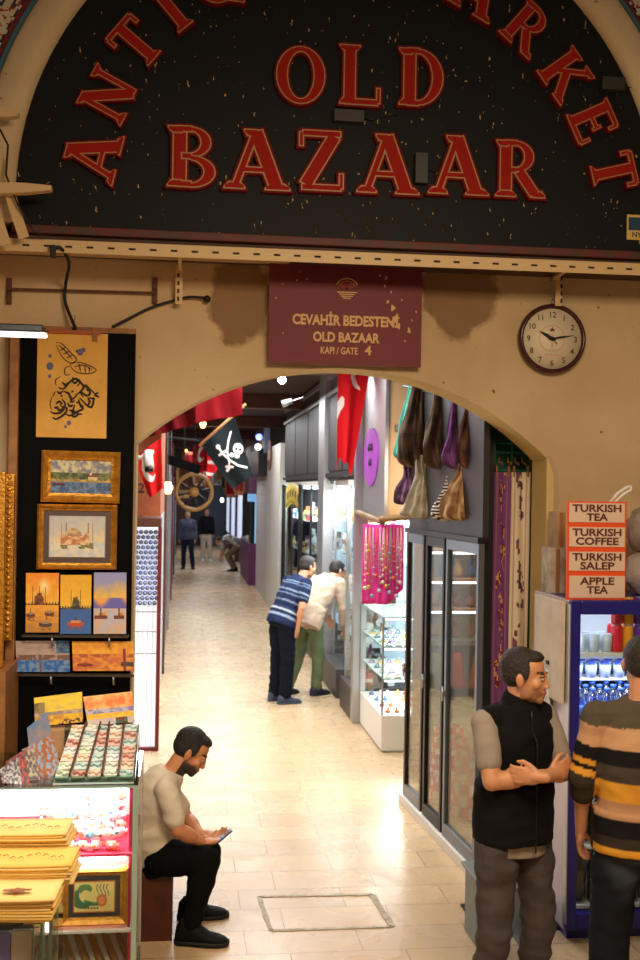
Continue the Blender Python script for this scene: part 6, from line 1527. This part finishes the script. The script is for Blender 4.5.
def figure(name, label, loc, rz, J, top, legs, skin=(206, 150, 112), hair=HAIR, hairstyle='short', fat=1.0, vox=.006, headdir=None, headup=None, beard=None, shoes=(SHOEB, SOLEB), hands=None, vest=None, wide=1.0, belt=None, bald=0):
    t = thing(name, label, 'person', loc, rz)
    D = dict(pel=(0, 0, .95), wst=(0, 0, 1.08), cst=(0, .005, 1.28), nck=(0, -.012, 1.49), hd=(0, .015, 1.625),
             shR=(.168, -.005, 1.415), elR=(.22, -.03, 1.14), wrR=(.235, .04, .89), shL=(-.168, -.005, 1.415), elL=(-.22, -.03, 1.14), wrL=(-.235, .04, .89),
             hiR=(.09, 0, .92), knR=(.105, .015, .5), anR=(.11, -.02, .085), hiL=(-.09, 0, .92), knL=(-.105, .015, .5), anL=(-.11, -.02, .085), ftR=(.15, 1, 0), ftL=(-.15, 1, 0))
    D.update(J); D = {k: V(v) for k, v in D.items()}
    M0 = MW[t.name]
    for k in D:
        D[k] = M0 @ D[k] if not k.startswith('ft') else (M0.to_3x3() @ D[k]).normalized()
    Rw = M0.to_3x3()
    hx = (D['hiR']-D['hiL']).normalized(); sx_ = (D['shR']-D['shL']).normalized()
    spine = [D['pel'], D['wst'], D['cst'], D['nck']]
    def sp(t_):
        t_ = max(0, min(.9999, t_))*3; i = int(t_); return spine[i].lerp(spine[i+1], t_-i), (spine[i+1]-spine[i]).normalized()
    def torso(mb, inf, t0=-.1, t1=1.0, low=None, neckr=.06, chestk=1.0):
        prof = [(-.12, .15, .105), (0, .168*fat, .122*fat), (.18, .16*fat, .118*fat), (.33, .148*fat, .112*fat), (.5, .158*fat, .122*fat), (.68, .172, .125*fat), (.82, .165, .108), (.92, .12, .085), (1.0, neckr, neckr)]
        rs = []
        for (t_, rx, ry) in prof:
            if t_ < t0 or t_ > t1: continue
            p, d = sp(t_)
            if t_ < 0: p = D['pel']+(D['pel']-D['wst']).normalized()*(-t_)*.8
            x = hx.lerp(sx_, max(0, min(1, t_))); x = (x-d*x.dot(d)).normalized(); y = d.cross(x)
            rs.append([p + x*((rx+inf)*(abs(math.cos(a))**.85)*(1 if math.cos(a) >= 0 else -1)) + y*((ry+inf)*math.sin(a)) for a in [2*PI*i/24 for i in range(24)]])
        mb.rings(rs)
    # head frame
    hf = V(headdir) if headdir else Rw @ V((0, 1, 0)); hf.normalize(); hu = V(headup) if headup else Z3; hx_ = hf.cross(hu).normalized(); hu = hx_.cross(hf).normalized()
    HR = (hx_, hf, hu); hc = D['hd']
    mb = MB(); torso(mb, -.006); head(mb, hc, HR, wide)
    chain(mb, [D['nck']-V((0, 0, .04)), hc+hu*-.05-hf*.018], [.062, .056])
    for s in 'RL':
        sh, el, wr = D['sh'+s], D['el'+s], D['wr'+s]; hi, kn, an = D['hi'+s], D['kn'+s], D['an'+s]
        mb.ball(sh, .052, seg=14, rg=8); seg_cone(mb, D['nck']-V((0, 0, .05)), sh, .045, .045); chain(mb, [sh, el, wr], [.05, .041, .026]); muscle(mb, sh, el, .45, .05, .11); muscle(mb, el, wr, .28, .043, .1)
        chain(mb, [hi, kn, an], [.074, .054, .038]); muscle(mb, kn, an, .3, .054, .13); muscle(mb, hi, kn, .3, .076, .17)
        seg_cone(mb, an, an+D['ft'+s]*.03-V((0, 0, .035)), .036, .034)
        h = (hands or {}).get(s); dd = (wr-el).normalized()
        if h: hand(mb, wr+dd*.005, Rw @ V(h[0]), Rw @ V(h[1]), Rw @ V(h[2]), *h[3:])
        else: hand(mb, wr, dd, (D['pel']-wr).normalized(), Rw @ V((0, 1, 0)), .45)
    me = remeshed(mb, vox, 3)
    bd = beard or 0
    def scol(co):
        q = co-hc; a, b, d = q.dot(hx_), q.dot(hf), q.dot(hu); c = skin
        if abs(a) < .11 and -.13 < d < .16 and b > -.13:
            if b > .07 and abs(d+.054) < .008 and abs(a) < .024: c = mixc(skin, (150, 70, 60), .6)
            if b > .06 and .034 < d < .046 and .012 < abs(a) < .05: c = (46, 34, 28)
            if bd and d < -.02 and b > -.005 and not (abs(d+.055) < .009 and abs(a) < .022 and b > .085): 
                lim = -.03 if b < .07 else -.036
                if d < lim and d > -.125: c = mixc(c, (30, 22, 18), bd*min(1, (lim-d)/.015) if b < .095 else bd*.7)
            c = mixc(c, (190, 96, 76), .08 if b > .09 and abs(a) < .02 and d > -.03 else 0)
        return c
    vcolor(me, scol); me.materials.clear(); me.materials.append(SKINM); place('body', me, t)
    for s in (-1, 1):
        e = MB(); c = hc+hx_*(s*.031)+hf*.083+hu*.012; e.ball(c, (.0105, .0105, .0062), (hx_, hf, hu), seg=12, rg=8); e.mi = 1; e.ball(c+hf*.0062, .0048, seg=10, rg=6); part('eye', e, [EYEW, EYED], t)
    # hair
    if hairstyle:
        mb = MB(); P = lambda a, b, d: hc+hx_*a+hf*b+hu*d; E = lambda a, b, d, r: mb.ball(P(a, b, d), r, HR, 20, 14)
        k = .005 if hairstyle == 'short' else .013
        E(0, -.026, .053, ((.0755+k)*wide, .092+k*.5, .083+k)); E(0, .025, .1, (.058, .052, .03)); E(0, -.036, .02, ((.0745+k*.7)*wide, .076+k*.4, .072)); 
        if hairstyle == 'thick': E(0, .035, .115, (.056, .045, .028)); E(0, .0, .12, (.06, .06, .024))
        for s in (-1, 1): E(s*.071*wide, .012, .035, (.011, .022, .035))
        me = remeshed(mb, max(vox*.8, .005), 2); 
        N_ = [n.vector.copy() for n in me.vertex_normals]
        for v, vn in zip(me.vertices, N_): c = v.co.copy(); v.co = c + vn*(.0018*noise.noise(c*80)+.001*noise.noise(c*170))
        me.materials.clear(); me.materials.append(hair); place('hair', me, t)
    # clothes
    def cloth(mbx, nm, cf, vx, amp=.006, sm=3, lab=None, m=CLOTH, clip=None):
        me = remeshed(mbx, vx, sm)
        if clip:
            b = bmesh.new(); b.from_mesh(me); dl = [v for v in b.verts if clip(v.co)]; bmesh.ops.delete(b, geom=dl, context='VERTS'); b.to_mesh(me); b.free()
        N_ = [n.vector.copy() for n in me.vertex_normals]
        for v, vn in zip(me.vertices, N_):
            c = v.co.copy(); n1 = noise.noise(V((c.x*6, c.y*6, c.z*11))); n2 = noise.noise(V((c.x*15+9, c.y*15, c.z*22)))
            v.co = c + vn*amp*((1-abs(n1)*2.2)*.9+n2*.6)
        vcolor(me, cf); me.materials.clear(); me.materials.append(m); o = place(nm, me, t)
        if lab: o['label'] = lab
        return o
    L = legs; mb = MB()
    infl = L.get('inf', .014)
    pr = spine[0]; low = pr+(spine[0]-spine[1]).normalized()*.06
    torso(mb, L.get('tinf', .004), -.2, L.get('top', .05))
    for s in 'RL':
        hi, kn, an = D['hi'+s], D['kn'+s], D['an'+s]; hem = kn.lerp(an, L.get('hem', .95))
        chain(mb, [hi-V((0, 0, .02 if D['hiR'].z-D['knR'].z > .2 else 0)), kn, hem], [.08+infl, .062+infl, L.get('cuff', .05)+infl]); muscle(mb, hi, kn, .28, .084+infl, .17); muscle(mb, kn, an, .3, .06+infl, .14)
    lc = L['col']; cloth(mb, 'trousers', lc if callable(lc) else (lambda co: mixc(lc, tuple(x*.8 for x in lc), .5+noise.noise(co*9)*.4)), vox*1.3, L.get('amp', .008))
    mb = MB(); ti = top.get('inf', .012); torso(mb, ti, top.get('low', 0) , 1.0, neckr=top.get('neckr', .066))
    if top.get('drop'):
        d = (spine[0]-spine[1]).normalized(); x = hx; y = d.cross(x); p0_ = spine[0]; rs = []
        for q in (-.12, 0, top['drop']*.5, top['drop']): rs.append([p0_+d*q + x*((.17*fat+ti+.004)*math.cos(a)) + y*((.125*fat+ti+.006)*math.sin(a)) for a in [2*PI*i/24 for i in range(24)]])
        mb.rings(rs)
    for s in 'RL':
        sh, el, wr = D['sh'+s], D['el'+s], D['wr'+s]; f = top.get('sleeve', .6)
        mb.ball(sh, .052+ti, seg=14, rg=8); seg_cone(mb, D['nck']-V((0, 0, .055)), sh, .045+ti, .046+ti)
        if f <= 1: e = sh.lerp(el, f); chain(mb, [sh, e], [.05+ti, .047+ti+top.get('flare', .006)])
        else: e = el.lerp(wr, f-1); chain(mb, [sh, el, e], [.05+ti, .045+ti, .034+ti])
    tc_ = top['col']
    cloth(mb, top.get('name', 'shirt'), (lambda co: tc_(co, D)) if callable(tc_) else (lambda co: mixc(tc_, tuple(x*.88 for x in tc_), .5+noise.noise(co*7)*.5)), vox*1.2, top.get('amp', .006))
    if vest:
        mb = MB(); torso(mb, ti+.012, 0, 1.0, neckr=.074); vd = vest.get('drop', .0); d = (spine[0]-spine[1]).normalized(); x = hx; y = d.cross(x); rs = []
        for q in (-.2, -.08, vd*.5, vd): rs.append([spine[0]+d*q + x*((.176*fat+ti+.026)*math.cos(a)) + y*((.132*fat+ti+.026)*math.sin(a)) for a in [2*PI*i/24 for i in range(24)]])
        mb.rings(rs)
        for s in 'RL': c_ = D['sh'+s]; seg_cone(mb, D['nck']-V((0, 0, .05)), c_.lerp(D['nck'], .16)-V((0, 0, .0)), .066, .064)
        seg_cone(mb, D['nck']-V((0, 0, .03)), D['nck']+V((0, 0, .014))+hf*.01, .078, .07)
        cloth(mb, 'vest', lambda co: vest['col'], vox*1.2, .007, lab='black zipped padded vest')
        yv = Rw @ V((0, 1, 0)); z_m = MB(); pts = []
        for k in range(14):
            p, d_ = sp(.98-.98*k/13 if k < 12 else 0); p = p if k < 12 else spine[0]+d*vd*.8*(k-11)
            y2 = yv-d_*yv.dot(d_); y2.normalize(); pts.append(p+y2*((.13 if k > 2 else .095)*fat+ti+.03))
        z_m.tube(pts, .004, 5); part('zip', z_m, DARKMET, t)
    for s in 'RL':
        an = D['an'+s]; f = D['ft'+s]; fu = Z3 if abs(f.z) < .5 else Rw @ Y3; f = f.normalized(); x = f.cross(fu).normalized(); up = x.cross(f); base = an-up*.085
        rs = []
        for o_, w_, h_ in ((-.085, .02, .05), (-.078, .034, .095), (-.05, .043, .128), (0, .046, .132), (.045, .047, .102), (.095, .051, .064), (.15, .05, .05), (.185, .038, .038), (.2, .018, .022)):
            rs.append([base+f*(o_+.0)+x*(w_*math.cos(a)*(1 if math.sin(a) > 0 else 1.05))+up*(max(.012, h_*.5+h_*.5*math.sin(a)) if math.sin(a) > -.5 else .012) for a in [2*PI*i/16 for i in range(16)]])
        mb = MB(); mb.rings(rs); rs2 = [[base+f*o_*1.02+x*(w_*1.08*c_)+up*z0 for c_, z0 in ((-1, 0), (1, 0), (1, .02), (-1, .02))] for o_, w_ in ((-.088, .02), (-.07, .036), (0, .042), (.095, .052), (.15, .05), (.185, .038), (.203, .016))]
        mb.mi = 1; mb.rings(rs2); part('shoe', mb, list(shoes), t)
    return t, D
def rot2(v, a): return (v[0]*math.cos(a)-v[1]*math.sin(a), v[0]*math.sin(a)+v[1]*math.cos(a))
# -- man in a vest with crossed arms
p = W(512, 700, 4.85); rz = math.radians(202)
hdir = V((.86, -.52, -.06))
figure('person', 'man in black vest, grey T-shirt and trousers, arms crossed, beside the fridge', (p.x, 4.8, 0), rz,
       dict(shR=(.168, .0, 1.425), shL=(-.168, .0, 1.425), elR=(.205, .10, 1.195), elL=(-.205, .11, 1.195), wrR=(-.045, .175, 1.215), wrL=(.06, .255, 1.235), nck=(0, -.01, 1.49), hd=(-.03, .03, 1.615), cst=(0, .0, 1.3),
            hiR=(.095, 0, .93), hiL=(-.095, 0, .93), knR=(.12, .03, .5), knL=(-.13, .03, .5), anR=(.15, -.03, .085), anL=(-.1, -.01, .085)),
       dict(col=(158, 146, 134), sleeve=.66, flare=0, inf=.009, drop=.11, name='t_shirt', neckr=.066), dict(col=(84, 76, 76), inf=.011, amp=.010, cuff=.05, tinf=.008),
       skin=(196, 138, 100), hair=HAIRG, vox=.006, headdir=hdir, beard=.22, fat=.89, vest=dict(col=(20, 19, 20), drop=.05),
       hands={'R': ((-1, .1, .3), (0, -1, .0), (0, .1, 1), .45, .03, .2), 'L': ((1, -1.0, .0), (-1, -1, .0), (.0, .0, 1), .5, .03, .2)})
# -- man in the striped sweater, seen from behind
p = W(640, 800, 4.62); rz = math.radians(-8)
STR = [((84, 74, 62), .0), ((190, 148, 112), .075), ((28, 26, 26), .165), ((70, 62, 50), .235), ((214, 152, 56), .305), ((176, 134, 100), .39), ((28, 26, 26), .46), ((56, 50, 42), .54), ((222, 160, 56), .59)]
def stripes(co, D):
    z = D['nck'].z-.035-co.z
    for s in 'RL':
        sh, el = D['sh'+s], D['el'+s]; side = (D['sh'+s]-D['nck']); q = (co-sh); ax = (el-sh).normalized()
        if q.dot(V((side.x, side.y, 0)).normalized()) > .015: 
            z = D['nck'].z-.035-sh.z+max(0, q.dot(ax)); z = z if z < .2 else .5 if z < .225 else .32 if z < .25 else .5 if z < .27 else .35 if z < .3 else .57
    c = STR[0][0]
    for col, s in STR:
        if z > s: c = col
    return c
figure('person', 'man in orange and black striped sweater seen from behind at the right edge', (p.x, 4.62, 0), rz,
       dict(shR=(.19, .0, 1.465), shL=(-.19, .0, 1.465), elL=(-.245, .02, 1.19), wrL=(-.235, .1, .94), elR=(.24, .12, 1.2), wrR=(.16, .33, 1.15), nck=(0, -.01, 1.55), hd=(.01, .03, 1.69), cst=(0, 0, 1.32), wst=(0, 0, 1.1),
            knL=(-.12, .02, .51), knR=(.12, .02, .51), anL=(-.14, -.02, .085), anR=(.13, -.02, .085)),
       dict(col=stripes, sleeve=1.25, inf=.02, drop=.06, name='sweater', neckr=.07), dict(col=lambda co: mixc((26, 28, 34), (84, 92, 104), max(0, noise.noise(V((co.x*4, co.y*4, co.z*3)))*1.5-.1)), inf=.022, amp=.009),
       skin=(196, 138, 100), hair=HAIRG, vox=.0065, fat=1.08, headdir=V((.35, 1, -.05)), wide=1.02)
# -- seated man with a phone
rz = math.radians(-90)
zs = .375
def S(px, py, Y): # photo point to figure coordinates: forward = world +X
    q = W(px, py, Y); return (-(q.y-6.1), q.x-0.0, q.z)
NR, FR = 5.97, 6.22
figure('person', 'bearded man in beige T-shirt sitting on a wooden box, looking at his phone', (0, 6.1, 0), rz,
       dict(pel=S(156, 851, 6.1), wst=S(151, 832, 6.1), cst=S(153, 800, 6.1), nck=S(171, 769, 6.1), hd=S(190, 753, 6.1),
            hiR=S(158, 857, 6.0), hiL=S(158, 855, 6.2), knR=S(206, 860, 5.95), anR=S(191, 927, 5.93), knL=S(208, 853, 6.24), anL=S(193, 903, 6.28),
            shR=S(166, 789, 5.92), elR=S(178, 830, 5.88), wrR=S(203, 843, 5.98), shL=S(166, 786, 6.26), elL=S(186, 818, 6.26), wrL=S(200, 833, 6.13), ftR=(.18, 1, 0), ftL=(-.1, 1, 0)),
       dict(col=(226, 212, 190), sleeve=.70, inf=.008, flare=.002, drop=.06, name='t_shirt', amp=.007), dict(col=(11, 11, 12), inf=.014, cuff=.034, hem=.95, amp=.006, top=.05),
       skin=(196, 132, 92), hair=HAIR, hairstyle='short', vox=.006, headdir=V((.82, -.12, -.56)), headup=V((.5, 0, .86)), beard=.92,
       hands={'R': ((-.25, .96, .12), (-.1, -.2, .95), (-.9, -.3, 0), .55), 'L': ((.25, .95, -.1), (.3, -.1, .95), (.9, -.2, .2), .6)})
a = W(224, 836, 5.99); ph = thing('mobile_phone', 'dark mobile phone held in the hands of the seated man', 'phone', a)
M_ = Matrix.Translation(a) @ Matrix.Rotation(math.radians(-38), 4, 'Y') @ Matrix.Rotation(math.radians(8), 4, 'Z')
mb = MB(); mb.box(-.045, .052, -.03, .03, -.004, .004, M=M_); part('case', mb, mat('phone_blue', (60, 60, 90), .3), ph, bevel=.002)
mb = MB(); mb.box(-.041, .048, -.027, .027, .0042, .005, M=M_); part('screen', mb, mat('phone_screen', (20, 24, 30), .1, emit=(180, 200, 230), estr=.3), ph)
# -- man in navy striped polo, leaning to the right
def polo(co, D):
    z = D['nck'].z-co.z; z = (D['nck']-co).dot((D['nck']-D['pel']).normalized())
    for lo, hi, c in ((.09, .105, (120, 140, 160)), (.12, .135, (110, 130, 160)), (.2, .22, (140, 158, 180)), (.25, .265, (120, 140, 170)), (.33, .35, (130, 146, 170)), (.44, .46, (190, 200, 210)), (.5, .53, (150, 166, 190))):
        if lo < z < hi: return c
    return (38, 48, 78)
p = G(281, 702)
figure('person', 'man in navy striped polo shirt and dark jeans leaning towards the shop window', (p.x, p.y, 0), math.radians(-62),
       dict(pel=(0, -.0, .95), wst=(0, .05, 1.07), cst=(0, .14, 1.26), nck=(0, .24, 1.43), hd=(0, .34, 1.53), shR=(.2, .19, 1.37), shL=(-.2, .2, 1.37), elR=(.26, .09, 1.1), wrR=(.2, .08, .86), elL=(-.24, .28, 1.12), wrL=(-.16, .45, 1.02)),
       dict(col=polo, sleeve=.62, inf=.012, drop=.07, name='polo_shirt'), dict(col=(20, 24, 36), inf=.02, amp=.008), skin=(206, 146, 108), hair=HAIRG, vox=.009, fat=1.1, headdir=V((.86, .42, -.3)), shoes=(SHOEG, SHOEG))
# -- man in beige jacket bending over the window
p = G(311, 694)
figure('person', 'man in pale beige jacket and green trousers bending over the bright shop window', (p.x-.04, p.y, 0), math.radians(-48),
       dict(pel=(0, -.02, .93), wst=(0, .05, 1.05), cst=(0, .2, 1.22), nck=(0, .38, 1.36), hd=(0, .5, 1.44), shR=(.19, .32, 1.31), shL=(-.19, .32, 1.31), elR=(.24, .36, 1.04), wrR=(.2, .42, .82), elL=(-.24, .42, 1.06), wrL=(-.14, .5, .86),
            knR=(.1, .06, .5), anR=(.12, .02, .085), knL=(-.1, -.04, .5), anL=(-.14, -.2, .085)),
       dict(col=(204, 178, 154), sleeve=1.9, inf=.028, drop=.14, name='jacket', amp=.009), dict(col=(112, 122, 88), inf=.014, amp=.007), skin=(206, 150, 116), hair=HAIR, vox=.009, fat=1.05, headdir=V((.8, .5, -.45)), shoes=(mat('navy_shoe', (28, 32, 52), .6), SOLEB))
# -- people far down the passage
p = G(187, 569)
figure('person', 'person in blue grey sweater and dark trousers standing far down the passage', (p.x, p.y, 0), math.radians(175), dict(knL=(-.13, .02, .5), anL=(-.17, -.02, .085)), dict(col=(92, 96, 122), sleeve=1.9, inf=.02, drop=.06, name='sweater'), dict(col=(40, 48, 80), inf=.014), vox=.014)
p = G(206, 561)
figure('person', 'person in black top and beige trousers walking far down the passage', (p.x, p.y, 0), math.radians(190), dict(anL=(-.1, .12, .085), knL=(-.1, .08, .5)), dict(col=(26, 26, 32), sleeve=1.9, inf=.024, drop=.06, name='sweater'), dict(col=(206, 190, 166), inf=.02), vox=.014, shoes=(WHITE, WHITE))
p = G(231, 571)
figure('person', 'person in grey patterned shirt bending down at the right side far down the passage', (p.x, p.y, 0), math.radians(75),
       dict(pel=(0, -.25, .78), wst=(0, -.12, .88), cst=(0, .08, .94), nck=(0, .26, .9), hd=(0, .38, .86), shR=(.18, .2, .9), shL=(-.18, .2, .9), elR=(.2, .24, .64), wrR=(.16, .3, .4), elL=(-.2, .24, .64), wrL=(-.16, .3, .4), hiR=(.09, -.22, .76), hiL=(-.09, -.22, .76), knR=(.12, .1, .46), knL=(-.12, .1, .46), anR=(.12, -.1, .085), anL=(-.12, -.1, .085)),
       dict(col=lambda co, D: (200, 196, 190) if noise.noise(co*9) > 0 else (120, 116, 116), sleeve=.8, inf=.02, drop=.05, name='shirt'), dict(col=(150, 130, 112), inf=.014), vox=.014, headdir=V((-.9, -.2, -.4)))
# ------------------------------------------------------------------ light of the hall on the near side
w = bpy.data.worlds.new('hall_ambient'); SC.world = w; w.use_nodes = True
w.node_tree.nodes['Background'].inputs[0].default_value = (1, .72, .46, 1); w.node_tree.nodes['Background'].inputs[1].default_value = .12
area('hall_light', (1.2, 2.0, 4.3), 1.6, 168, (1, .775, .52), rot=(math.radians(20), 0, 0), sy=1.2)
area('paper_fill', (-.7, 4.2, 3.3), .5, 40, (1, .86, .68), sy=.5)  # fill without a fitting, added to brighten the yellow paper stacks
SC.view_settings.view_transform = 'Standard'; SC.view_settings.look = 'None'; SC.view_settings.gamma = 1; SC.view_settings.exposure = 0
SC.view_settings.use_curve_mapping = False
SC.cycles.use_denoising = True
cam_d.dof.use_dof = True; cam_d.dof.focus_distance = 5.9; cam_d.dof.aperture_fstop = 2.8
SC.cycles.max_bounces = 8; SC.cycles.transparent_max_bounces = 24
